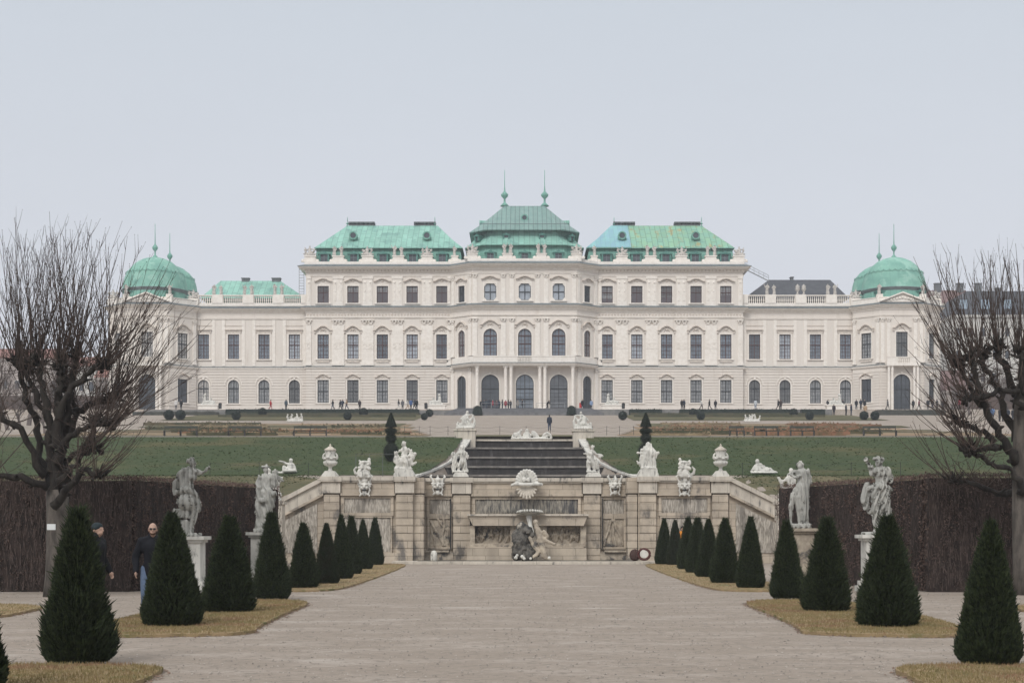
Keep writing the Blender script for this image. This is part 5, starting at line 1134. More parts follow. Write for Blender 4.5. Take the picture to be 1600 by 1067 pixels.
# urns
def urn(px, Y, py, label):
    x, z = at(px, py, Y); t = empty('urn', (x, Y, z), label, 'urn', 'lidded urns on the fountain wall'); mb = MB(); s_ = 1 / s2
    mb.prism([(-82, 0), (82, 0), (82, 20), (62, 42), (48, 62), (-48, 62), (-62, 42), (-82, 20)], lambda a, b, c: (x + a * s_, Y + c, z + b * s_), -.3, .3); mb.build('foot', statue_m, t)
    mb = MB(); mb.lathe(x, Y, [(r_ * s_, z + h_ * s_) for r_, h_ in ((30, 60), (20, 75), (18, 95), (24, 108), (60, 122), (74, 140), (76, 160), (60, 166))], 20); mb.build('bowl', statue_m, t, True)
    mb = MB(); mb.lathe(x, Y, [(r_ * s_, z + h_ * s_) for r_, h_ in ((56, 166), (54, 180), (50, 240), (56, 266), (60, 272))], 20)
    for k in range(10):
        g = 2 * PI * k / 10; q = (x + 62 * s_ * math.cos(g), Y + 62 * s_ * math.sin(g), z + (190 + 12 * (k % 2)) * s_); mb.ball(q, (.09, .09, .06), 8, 5)
    for sg in (-1, 1): mb.tube([(x + sg * 58 * s_, Y, z + 180 * s_), (x + sg * 74 * s_, Y, z + 200 * s_), (x + sg * 70 * s_, Y, z + 230 * s_), (x + sg * 54 * s_, Y, z + 250 * s_)], [.05, .06, .05, .04], 8)
    mb.build('body', statue_m, t, True)
    mb = MB(); mb.lathe(x, Y, [(r_ * s_, z + h_ * s_) for r_, h_ in ((62, 272), (64, 282), (58, 292), (34, 306), (18, 318), (8, 322), (12, 332), (6, 342), (1, 348))], 20); mb.build('lid', limecap, t, True)
urn(516, YS, 745, 'white lidded stone urn on the left corner of the fountain wall'); urn(1126, YS, 745, 'white lidded stone urn on the right corner of the fountain wall')
# grotesque masks and the shells
def mask(px, Y, ptop, s_, label, tall=False):
    x, z = at(px, ptop, Y); t = empty('mask', (x, Y, z - .9), label, 'mask', 'carved masks on the fountain wall')
    f = lambda a, b, d=0: (a * s_, d, b * s_)
    p = [('e', f(0, -.52, -.1), (.19 * s_, .16, .2 * s_)), ('c', f(-.15, -.40, -.22), .05 * s_, f(-.04, -.43, -.26), .045 * s_), ('c', f(.15, -.40, -.22), .05 * s_, f(.04, -.43, -.26), .045 * s_), ('c', f(0, -.44, -.25), .035 * s_, f(0, -.55, -.32), .055 * s_),
         ('e', f(-.14, -.58, -.18), (.07 * s_, .07, .06 * s_)), ('e', f(.14, -.58, -.18), (.07 * s_, .07, .06 * s_)), ('c', f(-.12, -.64, -.2), .03, f(.12, -.64, -.2), .03), ('c', f(-.09, -.77, -.2), .03, f(.09, -.77, -.2), .03),
         ('c', f(-.2, -.35), .08 * s_, f(-.38, -.02), .06 * s_), ('c', f(.2, -.35), .08 * s_, f(.38, -.02), .06 * s_), ('c', f(-.38, -.02), .06 * s_, f(-.34, .06), .04), ('c', f(.38, -.02), .06 * s_, f(.34, .06), .04), ('e', f(0, -.2, -.08), (.17 * s_, .12, .15 * s_)), ('c', f(0, -.1, -.1), .06, f(0, .03, -.1), .04),
         ('e', f(0, -.88, -.14), (.13 * s_, .1, .13 * s_))]
    for k in range(5): 
        for q in (-1, 1): p.append(('c', f(q * (.22 + .03 * (k % 2)), -.42 - .1 * k, -.06), .055 * s_, f(q * (.34 - .045 * k), -.38 - .13 * k, -.05), .04 * s_))
    for q in (-1, 1): p += [('c', f(q * .14, -.9, -.1), .045, f(q * .24, -.98, -.08), .05), ('c', f(q * .24, -.98, -.08), .05, f(q * .2, -.9, -.08), .03)]
    if tall:
        rr = random.Random(4)
        p += [('e', f(0, .1, -.05), (.30 * s_, .26, .28 * s_)), ('e', f(0, .40, -.02), (.26 * s_, .22, .26 * s_)), ('c', f(-.22, .62), .09, f(.22, .60), .1), ('e', f(-.02, .7), (.2, .15, .1))]
        for _ in range(26): a, b = rr.uniform(-.3, .3), rr.uniform(-.1, .75); p.append(('e', f(a, b, -.22), (rr.uniform(.05, .1), .08, rr.uniform(.05, .1))))
        sg = -1 if px < 800 else 1
        p += [('c', f(sg * .3, .05), .07, f(sg * .48, .16), .07), ('c', f(sg * .48, .16), .07, f(sg * .52, .34), .06), ('c', f(sg * .52, .34), .06, f(sg * .42, .46), .05), ('c', f(sg * .2, .7), .06, f(-sg * .02 + sg * .3, .8), .05), ('e', f(-sg * .22, .86), (.075, .075, .08)), ('c', f(-sg * .2, .78), .06, f(-sg * .02, .62), .08)]
    me = sculpt('mask', [(q if q[0] != 'c' else q) for q in p], .026, statue_m, rough=.012, seed=px); o = link('head', me, t); o.location = (0, 0, .9)
    mb = MB(); mb.ball((x, Y - .235, z - .70 * s_), (.11 * s_, .04, .042 * s_), 10, 6); mb.build('mouth_shade', metal_dark, t)  # dark ellipsoid in place of the shaded hole of the open mouth
mask(570, 73.95, 744, .95, 'tall white carved mask topped with a stacked trophy, left', True)
mask(1069, 73.95, 744, .95, 'tall white carved mask topped with a small lying figure, right', True)
mask(684, 75.3, 744, .92, 'horned white mask on the wall, left of the central shell'); mask(961, 75.3, 744, .92, 'horned white mask on the wall, right of the central shell')
x, z = at(823, 756, 74.9); t = empty('stone_shell', (x, 74.9, z - .5), 'big fan-shaped white stone shell spout in the middle of the wall', 'shell'); p = []
for k in range(13):
    g = PI * (k + .5) / 13; r_ = .56 + .10 * math.sin(g); p += [('c', (.10 * math.cos(g), 0, .02 + .08 * math.sin(g)), .05, (r_ * math.cos(g) * .98, -.10, r_ * math.sin(g) * 1.12), .085)]
p += [('c', (-.62, -.15, 0), .09, (-.3, -.32, -.03), .09), ('c', (-.3, -.32, -.03), .09, (.3, -.32, -.03), .09), ('c', (.3, -.32, -.03), .09, (.62, -.15, 0), .09), ('c', (-.62, -.1, 0), .09, (-.8, -.05, -.06), .08), ('c', (.62, -.1, 0), .09, (.8, -.05, -.02), .09), ('e', (0, 0, .3), (.42, .12, .3)), ('e', (.12, -.22, .22), (.12, .08, .14)), ('e', (-.14, -.22, .22), (.12, .08, .14))]
o = link('fan', sculpt('shell', p, .026, statue_m, rough=.01), t); o.location = (0, 0, .5); o.scale = (.9, .9, .9); p = []
for k in range(9):
    g = -PI * (k + .5) / 9; p.append(('c', (.16 * math.cos(g), -.05, -.16), .05, (.52 * math.cos(g), -.16, -.22 + .56 * math.sin(g)), .065))
p.append(('e', (0, 0, -.3), (.36, .05, .24))); o = link('lower_fringe', sculpt('fringe', p, .026, limecap, rough=.008), t); o.location = (0, 0, .5); o.scale = (.9, .9, .9)
# dark grotto group in the basin
x, z = at(828, 874, 73.2); rr = random.Random(12); p = []
sq = lambda a, b, d=0: ((a - 828) * 73.2 / FPX, d, (874 - b) * 73.2 / FPX)
for a, b, r_, d in ((815, 845, 13, 0), (812, 860, 13, 0), (822, 832, 11, .1), (808, 838, 9, .05), (806, 868, 7, 0), (830, 858, 10, 0), (824, 868, 10, -.1), (815, 825, 9, .1), (838, 862, 7, .1)):
    p.append(('e', sq(a, b, d), (r_ * .0305, r_ * .028, r_ * .034)))
for _ in range(30): p.append(('e', sq(rr.uniform(803, 835), rr.uniform(828, 872), rr.uniform(-.3, 0)), (rr.uniform(.05, .14),) * 3))
t = empty('grotto_group', (x, 73.2, z), 'dark cave-like stone fountain group with pale figures in the middle of the basin', 'fountain figure')
link('grotto_rock', sculpt('grotto', p, .035, grotto_m, rough=.05, seed=3), t)
p = []
for it in ([(838, 822, 6), (842, 832, 9), (845, 845, 10), (848, 858, 9), (852, 870, 7)], [(838, 848, 5), (844, 838, 6), (856, 846, 5), (866, 850, 4)], [(828, 840, 5), (834, 852, 6), (842, 862, 6), (834, 870, 5)], [(848, 868, 6), (856, 872, 5)], [(850, 830, 5), (855, 838, 5)]):
    for a, b in zip(it[:-1], it[1:]): p.append(('c', sq(a[0], a[1], -.25), a[2] * .0305 * .58, sq(b[0], b[1], -.25), b[2] * .0305 * .58))
p.append(('e', sq(837, 816, -.2), (.13, .14, .15)))
link('pale_figure', sculpt('palefig', p, .03, relief_m, rough=.02, seed=5), t)
p = [('e', sq(a, b, -.45), (r_, r_, r_)) for a, b, r_ in ((806, 871, .09), (808, 867, .07), (816, 869, .09), (819, 872, .08), (829, 872, .07), (858, 871, .08))]
link('white_stone', sculpt('whitest', p, .025, statue_m, rough=.01), t)
mb = MB(); X0, Z0 = at(828, 803, 74.6)
for k in range(15):
    g = PI * k / 14; mb.ball((X0 - .6 * math.cos(g), 74.4 - .3 * math.sin(g), Z0 + .08 + .10 * math.sin(g)), .06, 7, 5)
mb.lathe(X0, 74.5, [(.15, Z0 - .06), (.6, Z0 + .03), (.72, Z0 + .08), (.4, Z0 + .07)], 20); mb.tube([(X0 - .05, 74.4, Z0 - .1), (X0, 74.2, Z0 - .5), (X0 + .05, 74.1, Z0 - .9)], [.16, .10, .16], 8)
t = tag(mb.build('upper_bowl', statue_m, None, False, off=None), 'scalloped stone bowl with beaded rim on the trough under the shell', 'fountain bowl')
# small things at the foot of the wall
x, z = at(678, 876, 72.7); mb = MB(); mb.lathe(x, 72.7, [(.13, .13), (.16, .2), (.16, .5), (.11, .6), (.05, .64)], 12); tag(mb.build('white_post', statue_m, None, True), 'small white rounded post on the basin rim, left', 'post')
x, _ = at(1006, 876, 72.9); t = empty('hose_reel', (x, 72.9, .13), 'round dark red reel with a pale disc at the foot of the wall, right', 'hose reel')
mb = MB(); k = 18
mb.tube([(x + .27 * math.cos(2 * PI * i / k), 72.75 - .05 * math.cos(2 * PI * i / k), .46 + .25 * math.sin(2 * PI * i / k)) for i in range(k + 1)], .06, 8); mb.build('reel_ring', M('dark_red_paint', (.07, .02, .018, 1), rough=.6), t)
mb = MB(); mb.lathe(0, 0, [(.2, -.04), (.2, .04)], 16); mb.v = [(x + a, 72.75 + c, .48 + b) for a, b, c in mb.v]; mb.build('disc', statue_m, t)
mb = MB(); mb.ball((x - .42, 72.95, .42), (.26, .2, .29), 12, 8); mb.build('hose_drum', M('rust_brown', (.055, .03, .026, 1), rough=.8), t)

# ------------------------------------------------------------ statues on the palace roof
def small_stand(seed):
    rr = random.Random(seed); J = dict(elR=(.36, -.05, 1.22), wrR=(.30 + rr.uniform(-.3, .2), -.2, 1.45 + rr.uniform(-.2, .3)), elL=(-.34, 0, 1.18), wrL=(-.2, -.2, .98), hd=(rr.uniform(-.05, .05), -.02, 1.66))
    p = human(J, 'tha', k=.03); p += [('c', (0, 0, 1.0), .2, (.05, 0, .1), .26), ('c', (.15, .05, 1.35), .12, (.22, .1, .3), .14)]; return sculpt('roof_figure', p, .055, statue_roof, fold=.03, seed=seed)
def small_group(seed):
    rr = random.Random(seed); p = [('e', (0, 0, .25), (.85, .35, .3)), ('c', (0, 0, .3), .3, (.02, 0, 1.1), .22), ('e', (.02, 0, 1.5), (.13, .14, .16)), ('c', (0, 0, 1.1), .2, (.02, 0, 1.35), .12)]
    for q in (-1, 1):
        p += [('c', (q * .2, 0, 1.15), .09, (q * .5, 0, .95 + rr.uniform(-.1, .2)), .08), ('c', (q * .5, 0, 1), .08, (q * .8, 0, 1.25 + rr.uniform(-.2, .2)), .07), ('c', (q * .35, 0, .3), .15, (q * .75, 0, .85), .13), ('e', (q * .78, 0, 1.0), (.14, .14, .15)), ('c', (q * .5, 0, .3), .14, (q * .95, 0, .35), .12)]
    for _ in range(12): p.append(('e', (rr.uniform(-.7, .7), -.25, rr.uniform(.1, .9)), (rr.uniform(.08, .18), .1, rr.uniform(.08, .16))))
    return sculpt('roof_group', p, .06, statue_roof, rough=.03, seed=seed)
fig = [small_stand(k) for k in (1, 2, 3)]; grp = [small_group(k) for k in (1, 2)]
ordn = ['first', 'second', 'third', 'fourth', 'fifth', 'sixth', 'seventh', 'eighth', 'ninth', 'tenth', 'eleventh', 'twelfth', 'thirteenth', 'fourteenth', 'fifteenth', 'sixteenth', 'seventeenth', 'eighteenth', 'nineteenth', 'twentieth'] + ['twenty-' + q for q in ('first', 'second', 'third', 'fourth', 'fifth', 'sixth', 'seventh', 'eighth', 'ninth')] + ['thirtieth'] + ['thirty-' + q for q in ('first', 'second', 'third', 'fourth', 'fifth', 'sixth', 'seventh', 'eighth', 'ninth')] + ['fortieth'] + ['forty-' + q for q in ('first', 'second', 'third', 'fourth', 'fifth')]
ROOFST.sort(key=lambda q: q[0]); allf = []
for px, kd, Y, zt in ROOFST:
    x = (px - 819.5) * Y / 2400 + PX0
    if kd == 'p': allf += [(x - .58, 'f', Y, zt), (x + .58, 'f', Y, zt)]
    elif kd == 's': allf.append((x, 'f', Y, zt))
    elif kd == 'v': allf += [(x - .55, 'v', Y, zt), (x + .55, 'v', Y, zt)]
    else: allf.append((x, 'g', Y, zt))
allf.sort(); nf = ng = 0; nv = 0
for i, (x, kd, Y, zt) in enumerate(allf):
    side = 'left' if x < 0 else 'right'
    if kd == 'f':
        t = empty('roof_statue', (x, Y, zt), '%s small standing stone figure from the left along the roofline' % ordn[nf], 'statue', 'standing figures along the roofline', rz=rnd.uniform(-.5, .5)); o = link('figure', fig[nf % 3], t); s_ = rnd.uniform(1.0, 1.12); o.scale = (s_ * (1 if nf % 2 else -1), s_, s_); nf += 1
        mb = MB()
    elif kd == 'g':
        t = empty('roof_statue_group', (x, Y, zt), '%s trophy-like stone figure group from the left along the roofline' % ordn[ng], 'statue', 'stone groups along the roofline'); o = link('figure', grp[ng % 2], t); s_ = 1.08 * rnd.uniform(.95, 1.05); o.scale = (s_ * (1 if ng % 3 else -1), s_, s_); ng += 1
    else:
        t = empty('roof_urn', (x, Y, zt), '%s of the two stone urns on the right wing parapet' % ('left' if nv == 0 else 'right'), 'urn', 'stone urns on the right wing parapet'); mb = MB(); mb.lathe(x, Y, [(.3, zt), (.15, zt + .3), (.14, zt + .5), (.4, zt + .85), (.45, zt + 1.1), (.3, zt + 1.25), (.4, zt + 1.5), (.2, zt + 1.7), (.03, zt + 1.9)], 12); mb.build('vessel', statue_roof, t, True); nv += 1
# lions / sphinxes on the palace terrace
def sphinx_prims():
    return [('b', (0, 0, .08), (1.25, .42, .08)), ('c', (-.7, 0, .42), .34, (.6, 0, .42), .30), ('c', (-.85, -.2, .3), .2, (-1.0, -.22, .15), .14), ('c', (-1.0, -.22, .2), .12, (-.5, -.26, .17), .12), ('c', (.6, 0, .45), .28, (.62, 0, 1.15), .24), ('c', (.62, -.15, .9), .12, (.95, -.15, .2), .10), ('c', (.62, .15, .9), .12, (.95, .15, .2), .10), ('c', (.95, -.15, .2), .10, (1.15, -.15, .2), .1), ('e', (.66, 0, 1.6), (.19, .18, .23)), ('e', (.56, 0, 1.62), (.22, .22, .26)), ('c', (.6, 0, 1.2), .17, (.63, 0, 1.45), .13),
            ('c', (-.2, 0, .7), .15, (-.45, 0, 1.1), .11), ('c', (-.45, 0, 1.1), .11, (-.25, 0, 1.25), .07), ('c', (-1.0, 0, .4), .1, (-1.25, 0, .7), .07)]
sph = sculpt('sphinx', sphinx_prims(), .06, statue_m, rough=.02)
for px, fl, lab in ((326, -1, 'white sphinx on the terrace edge in front of the left low wing'), (681, 1, 'white sphinx left of the palace stairs'), (956, -1, 'white sphinx right of the palace stairs'), (1306, 1, 'white sphinx on the terrace edge in front of the right low wing')):
    x, zt = at(px, 632.5, 253.6); t = empty('sphinx', (x, 253.6, zt), lab, 'statue', 'sphinxes on the palace terrace'); o = link('figure', sph, t); o.scale = (-fl if px in (326,) else fl * 1.0, 1, 1.0)
    if px == 326: o.scale = (-1, 1, 1)
    mb = MB(); mb.box(x - 1.6, x + 1.6, 253.0, 254.3, 21.2, zt - .15); mb.box(x - 1.75, x + 1.75, 252.9, 254.4, zt - .15, zt); tag(mb.build('sphinx_pedestal', trim), 'low cream pedestal of the ' + lab.replace('white ', '').replace(' on the terrace edge', ''), 'pedestal', 'pedestals of the sphinxes')
# ------------------------------------------------------------ stairs, terrace hedges, parterre furniture
t = empty('palace_stairs', (0, 247, 20.3), 'wide dark grey stairs in front of the palace entrance', 'stairs')
for i in range(8):
    z0 = 20.2 + i * .165; y = 245.6 + i * .78; hw = 12.9 - i * .25; mb = MB(); mb.box(-hw + .1, hw - .1, y, 253.2, z0 - .3 if i else 19.8, z0 + .165); mb.build('stair_step', stair_m, t)
def dhedge(name, x0, x1, y0, y1, z0, z1, label, group, m=box_green, cat='hedge', jit=.12, n=60):
    mb = MB(); mb.box(x0, x1, y0, y1, z0, z1); o = mb.build(name, m); tag(o, label, cat, group)
    return o
def leafy_box(name, x0, x1, y0, y1, z0, z1, label, group, m, dens=14, s_=.16):
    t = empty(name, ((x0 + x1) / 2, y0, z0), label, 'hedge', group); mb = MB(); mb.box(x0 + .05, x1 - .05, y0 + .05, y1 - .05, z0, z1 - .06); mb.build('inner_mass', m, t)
    V = []; Fc = []; L = x1 - x0; hgt = z1 - z0; cx_, cy_ = (x0 + x1) / 2, y0
    for _ in range(int(L * (hgt + (y1 - y0) * .6) * dens)):
        if rnd.random() < hgt / (hgt + (y1 - y0) * .6): q = Vector((rnd.uniform(x0, x1), y0 + rnd.uniform(-.04, .12), rnd.uniform(z0, z1)))
        else: q = Vector((rnd.uniform(x0, x1), rnd.uniform(y0, y1), z1 + rnd.uniform(-.1, .05)))
        n = len(V)
        for k in range(3): V.append((q.x + rnd.uniform(-s_, s_) - cx_, q.y + rnd.uniform(-s_, s_) * .5 - cy_, q.z + rnd.uniform(-s_, s_) - z0))
        Fc.append((n, n + 1, n + 2))
    link('foliage', raw_mesh('foliage', V, Fc, m, 3), t)
gT = 'dark clipped hedges below the palace terrace'
for pa, pb, lab in ((352, 655, 'long dark clipped hedge below the left half of the palace terrace'), (983, 1035, 'short dark hedge block just right of the stairs, beyond the stone gap'), (1062, 1245, 'long dark clipped hedge below the right half of the palace terrace'), (1252, 1290, 'short dark hedge block left of the right sphinx')):
    x0, _ = at(pa, 0, 249.5); x1, _ = at(pb, 0, 249.5); leafy_box('terrace_hedge', x0, x1, 249.5, 250.7, 19.9, EYE + (CY - 638.6) * 249.5 / 2400, lab, gT, box_green, 10)
for pa, pb, zt, lab in ((655, 712, 641, 'left'), (925, 1300, 639.5, 'right'), (225, 352, 640, 'far left')):
    x0, _ = at(pa, 0, 251.3); x1, _ = at(pb, 0, 251.3); mb = MB(); mb.box(x0, x1, 251.1, 251.9, 19.8, EYE + (CY - zt) * 251.1 / 2400); tag(mb.build('terrace_wall', M('terrace_stone', (.22, .215, .205, 1), (.15, .15, .148, 1), scale=1.5, rough=.9)), 'grey stone retaining wall of the palace terrace, %s part' % lab, 'wall', 'retaining walls of the palace terrace')
# sloping dark hedges at the outer ends
for sg, lab in ((-1, 'left'), (1, 'right')):
    a, b = (345, 205) if sg < 0 else (1365, 1480); xa, xb_ = sorted((at(a, 0, 250)[0], at(b, 0, 246)[0]))
    leafy_box('outer_hedge', xa, xb_, 246.5, 249.2, 19.2, EYE + (CY - (643 if sg < 0 else 640)) * 247 / 2400, 'dark hedge before the corner pavilion on the %s' % lab, 'hedges before the corner pavilions', M('dull_hedge', (.045, .05, .042, 1), (.07, .07, .058, 1), scale=1, rough=.95, bump=.05, bscale=5), 8)
# small box edging strips in the parterre
for i, (pa, pb, Y, sg) in enumerate(((375, 655, 243, -1), (985, 1260, 243, 1), (340, 650, 226, -1), (990, 1290, 226, 1))):
    x0, _ = at(pa, 0, Y); x1, _ = at(pb, 0, Y); z = H(0, Y)
    leafy_box('low_box_hedge', x0, x1, Y, Y + .8, z, z + .45, '%s low box edging strip of the parterre, %s side' % ('upper' if Y > 240 else 'lower', 'left' if sg < 0 else 'right'), 'low box strips of the parterre', M('dull_box', (.06, .066, .04, 1), (.10, .09, .055, 1), scale=.8, rough=.95), 8, .12)
rs = random.Random(31)
rust_b = M('dead_perennials', (.27, .14, .085, 1), (.14, .10, .055, 1), scale=1.4, rough=.95); dark_b = M('dark_low_plants', (.055, .06, .035, 1), (.11, .09, .05, 1), scale=1.1, rough=.95); tan_b = M('tan_stubble', (.30, .24, .15, 1), (.17, .13, .08, 1), scale=1.3, rough=.95)
cntr = {-1: 0, 1: 0}
for i in range(13):
    for sg in (-1, 1):
        Y = 128 + i * 5.2; z = H(0, Y)
        for j in range(2):
            lo_ = 175 + i * 3 + j * 190 + rs.uniform(-15, 25); hi_ = lo_ + rs.uniform(90, 185); pa, pb = sorted((819 + sg * lo_, 819 + sg * hi_)); x0, _ = at(pa, 0, Y); x1, _ = at(pb, 0, Y)
            mcol = rs.choice((rust_b, rust_b, dark_b, dark_b, tan_b) if sg > 0 else (rust_b, dark_b, dark_b, tan_b)); nm = {'dead_perennials': 'rusty', 'dark_low_plants': 'dark green-brown', 'tan_stubble': 'tan'}[mcol.name.split('.')[0]]
            leafy_box('perennial_row', x0, x1, Y, Y + rs.uniform(1.2, 2.6), z, z + rs.uniform(.15, .42), '%s planting row, %s from the front in the %s %s bed' % (nm, ordn[i], 'left' if sg < 0 else 'right', 'inner' if j == 0 else 'outer'), 'planting rows of the parterre', mcol, 7, .22)
# ball shrubs
def ball_shrub_mesh():
    mb = MB(); mb.ball((0, 0, .85), .8, 14, 9); V0 = mb.v; return mb
V = []; Fc = []
for _ in range(1500):
    d = Vector((rnd.gauss(0, 1), rnd.gauss(0, 1), rnd.gauss(0, 1))).normalized(); q = Vector((0, 0, .9)) + d * rnd.uniform(.78, .9); n = len(V)
    for k in range(3): V.append((q.x + rnd.uniform(-.09, .09), q.y + rnd.uniform(-.09, .09), max(0, q.z + rnd.uniform(-.09, .09))))
    Fc.append((n, n + 1, n + 2))
bs_f = raw_mesh('leaves', V, Fc, box_green, 3); mb = MB(); mb.ball((0, 0, .88), .8, 14, 9); bs_c = mb.build('inner', box_green); bs_c_me = bs_c.data; bpy.data.objects.remove(bs_c)
BSH = [(264, 666, 16), (282, 666, 16), (369, 664, 14), (410, 660.5, 14), (543, 663, 13), (568, 660, 14), (663, 664, 11), (671, 661.5, 12), (973, 664, 14), (1083, 660, 13), (1095, 664, 13), (1240, 659.5, 13), (1265, 663.5, 13), (1350, 662, 14), (1367, 664.5, 14)]
for i, (px, py, wpx_) in enumerate(BSH):
    Y = 228 if py < 662 else 212; z = H(0, Y); py_ = CY - (z - EYE) * FPX / Y; x, _ = at(px, py, Y); s_ = wpx_ * Y / FPX / 1.75
    t = empty('ball_shrub', (x, Y, z), '%s dark round clipped ball shrub from the left in the parterre' % ordn[i], 'shrub', 'round clipped shrubs in the parterre'); 
    o = link('leaves', bs_f, t); o.scale = (s_,) * 3; o = link('inner_mass', bs_c_me, t); o.scale = (s_,) * 3
def clump_mesh(fn, N, s_, m, up=0):
    V = []; Fc = []
    for _ in range(N):
        q, d = fn(); n = len(V); a = Vector((rnd.uniform(-1, 1), rnd.uniform(-1, 1), rnd.uniform(-1, 1))).cross(d)
        if a.length < .01: a = Vector((1, 0, 0))
        a.normalize(); tip = q + d * s_ * rnd.uniform(1, 2.4); V += [tuple(q - a * s_ * .28), tuple(q + a * s_ * .28), tuple(tip)]; Fc.append((n, n + 1, n + 2))
    return raw_mesh('needles', V, Fc, m, 3)
# dark clipped cones beside the head of the cascade path
for px, lab in ((746, 'left'), (893, 'right')):
    Y = 236; z = H(0, Y); x, _ = at(px, 0, Y); hgt = (CY - 634) * Y / FPX + EYE - z
    def fn():
        a = rnd.uniform(0, 2 * PI); u = rnd.random(); r_ = (.75 * (1 - .35 * u)) * (1 if u < .85 else (1 - u) / .15); return Vector((r_ * math.cos(a), r_ * math.sin(a), u * hgt)), Vector((math.cos(a), math.sin(a), .5)).normalized()
    t = empty('clipped_evergreen', (x, Y, z), 'dark clipped evergreen bush behind the %s sea beast statue' % lab, 'shrub', 'evergreens behind the beast statues')
    mb = MB(); mb.lathe(0, 0, [(.75, 0), (.74, hgt * .3), (.55, hgt * .8), (.2, hgt * .98)], 12); o = mb.build('inner_mass', box_green, None); o.parent = t; link('leaves', clump_mesh(fn, 900, .09, box_green), t)
# spiral/tiered topiaries
for px, Y, lab in ((611, 109.2, 'dark tiered topiary tree on the grass bank at left'), (1009, 109.2, 'dark tiered topiary tree on the grass bank at right')):
    x, _ = at(px, 0, Y); z = H(x, Y) - .05; t = empty('tiered_topiary', (x, Y, z), lab, 'topiary', 'tiered topiaries on the grass banks'); k_ = Y / FPX
    tiers = [((722 - 700) * k_, .56, .50, 'ball'), ((722 - 690) * k_ * 1.0, .45, .36, 'ball')]
    zz = lambda py: EYE + (CY - py) * k_ - z
    sh = [('ball', zz(704), 12.5 * k_, 17 * k_), ('ball', zz(683), 8.5 * k_, 8 * k_), ('ball', zz(676), 0, 0)]
    sh = [('e', zz(706), 12.5, 16), ('e', zz(684.5), 8.2, 8), ('e', zz(673), 9, 5)]
    mb = MB(); mb.tube([(0, 0, 0), (0, 0, zz(650))], [.06, .03], 6); o = mb.build('trunk', bark, None); o.parent = t
    for _, zc, rx, rz_ in sh:
        rx *= k_; rz_ *= k_; mb = MB(); mb.ball((0, 0, zc), (rx * .93, rx * .93, rz_ * .93), 14, 10); o = mb.build('clipped_tier', yew_core, None); o.parent = t
        def fn():
            d = Vector((rnd.gauss(0, 1), rnd.gauss(0, 1), rnd.gauss(0, 1))).normalized(); return Vector((d.x * rx, d.y * rx, zc + d.z * rz_)), d
        link('needles', clump_mesh(fn, 1500, .035, yew), o)
    z0_, z1_ = zz(667), zz(645)
    mb = MB(); mb.lathe(0, 0, [(.37, z0_), (.36, z0_ + .1), (.26, z0_ + (z1_ - z0_) * .5), (.03, z1_)], 14); o = mb.build('clipped_cone', yew_core, None); o.parent = t
    def fn():
        u = rnd.random() ** 1.3; a = rnd.uniform(0, 2 * PI); r_ = .40 * (1 - u) ** .8; return Vector((r_ * math.cos(a), r_ * math.sin(a), z0_ + u * (z1_ - z0_))), Vector((math.cos(a), math.sin(a), .6)).normalized()
    link('needles', clump_mesh(fn, 1500, .035, yew), o)
# park benches and rails in the beds (dark)
bench_m = M('dull_green_paint', (.045, .055, .045, 1), (.07, .07, .06, 1), scale=3)
def bench_rail(px0, px1, Y, label, h=.8):
    x0, _ = at(px0, 0, Y); x1, _ = at(px1, 0, Y); z = H(0, Y) + .05; t = empty('garden_bench', ((x0 + x1) / 2, Y, z), label, 'bench', 'dark slatted benches facing the grass bank')
    mb = MB(); mb.box(x0, x1, Y, Y + .05, z + .62, z + .80); mb.build('backrest', bench_m, t); mb = MB(); mb.box(x0, x1, Y - .45, Y, z + .38, z + .42); mb.build('seat', bench_m, t)
    for k in range(3): mb = MB(); xx = x0 + (x1 - x0) * k / 2; xx = min(max(xx, x0 + .04), x1 - .04); mb.box(xx - .03, xx + .03, Y - .42, Y + .04, z, z + .37); mb.box(xx - .025, xx + .025, Y, Y + .05, z + .38, z + .61); mb.build('leg', metal_dark, t)
for a, b, w_ in ((257, 309, 'first'), (357, 409, 'second'), (459, 511, 'third'), (1139, 1163, 'fourth'), (1178, 1216, 'fifth'), (1234, 1272, 'sixth'), (1348, 1400, 'seventh')):
    bench_rail(a, b, 124.5, '%s dark garden bench from the left at the upper edge of the grass bank' % w_)
# thin posts with chains
def post_chain(pts, label, h=.9, group='thin post and wire fences'):
    x, y = pts[0]; t = empty('wire_fence', (x, y, H(x, y)), label, 'fence', group)
    for x, y in pts: mb = MB(); z = H(x, y); mb.tube([(x, y, z), (x, y, z + h)], .018, 4); mb.build('post', metal_dark, t)
    mb = MB()
    for a, b in zip(pts[:-1], pts[1:]):
        for hh in (h * .93, h * .5):
            L = [];
            for k in range(9): q = k / 8; x, y = a[0] + (b[0] - a[0]) * q, a[1] + (b[1] - a[1]) * q; L.append((x, y, (H(*a) * (1 - q) + H(*b) * q) + hh - .12 * math.sin(PI * q)))
            mb.tube(L, .009, 3)
    mb.build('wire', metal_dark, t)
post_chain([(at(p, 0, 101)[0], 101) for p in (328, 405, 482, 503)], 'thin wire fence at the foot of the left grass bank')
post_chain([(at(p, 0, 101)[0], 101) for p in (1160, 1244, 1330, 1407)], 'thin wire fence at the foot of the right grass bank')
post_chain([(at(p, 0, 132)[0], 132) for p in (632, 655, 672, 700, 716)], 'thin wire fence left of the upper cascade head', .8)
post_chain([(at(p, 0, 132)[0], 132) for p in (740, 781, 822, 860, 900)], 'thin wire fence across the upper gravel path', .8)
post_chain([(at(p, 0, 132)[0], 132) for p in (926, 948, 968, 990)], 'thin wire fence right of the upper cascade head', .8)
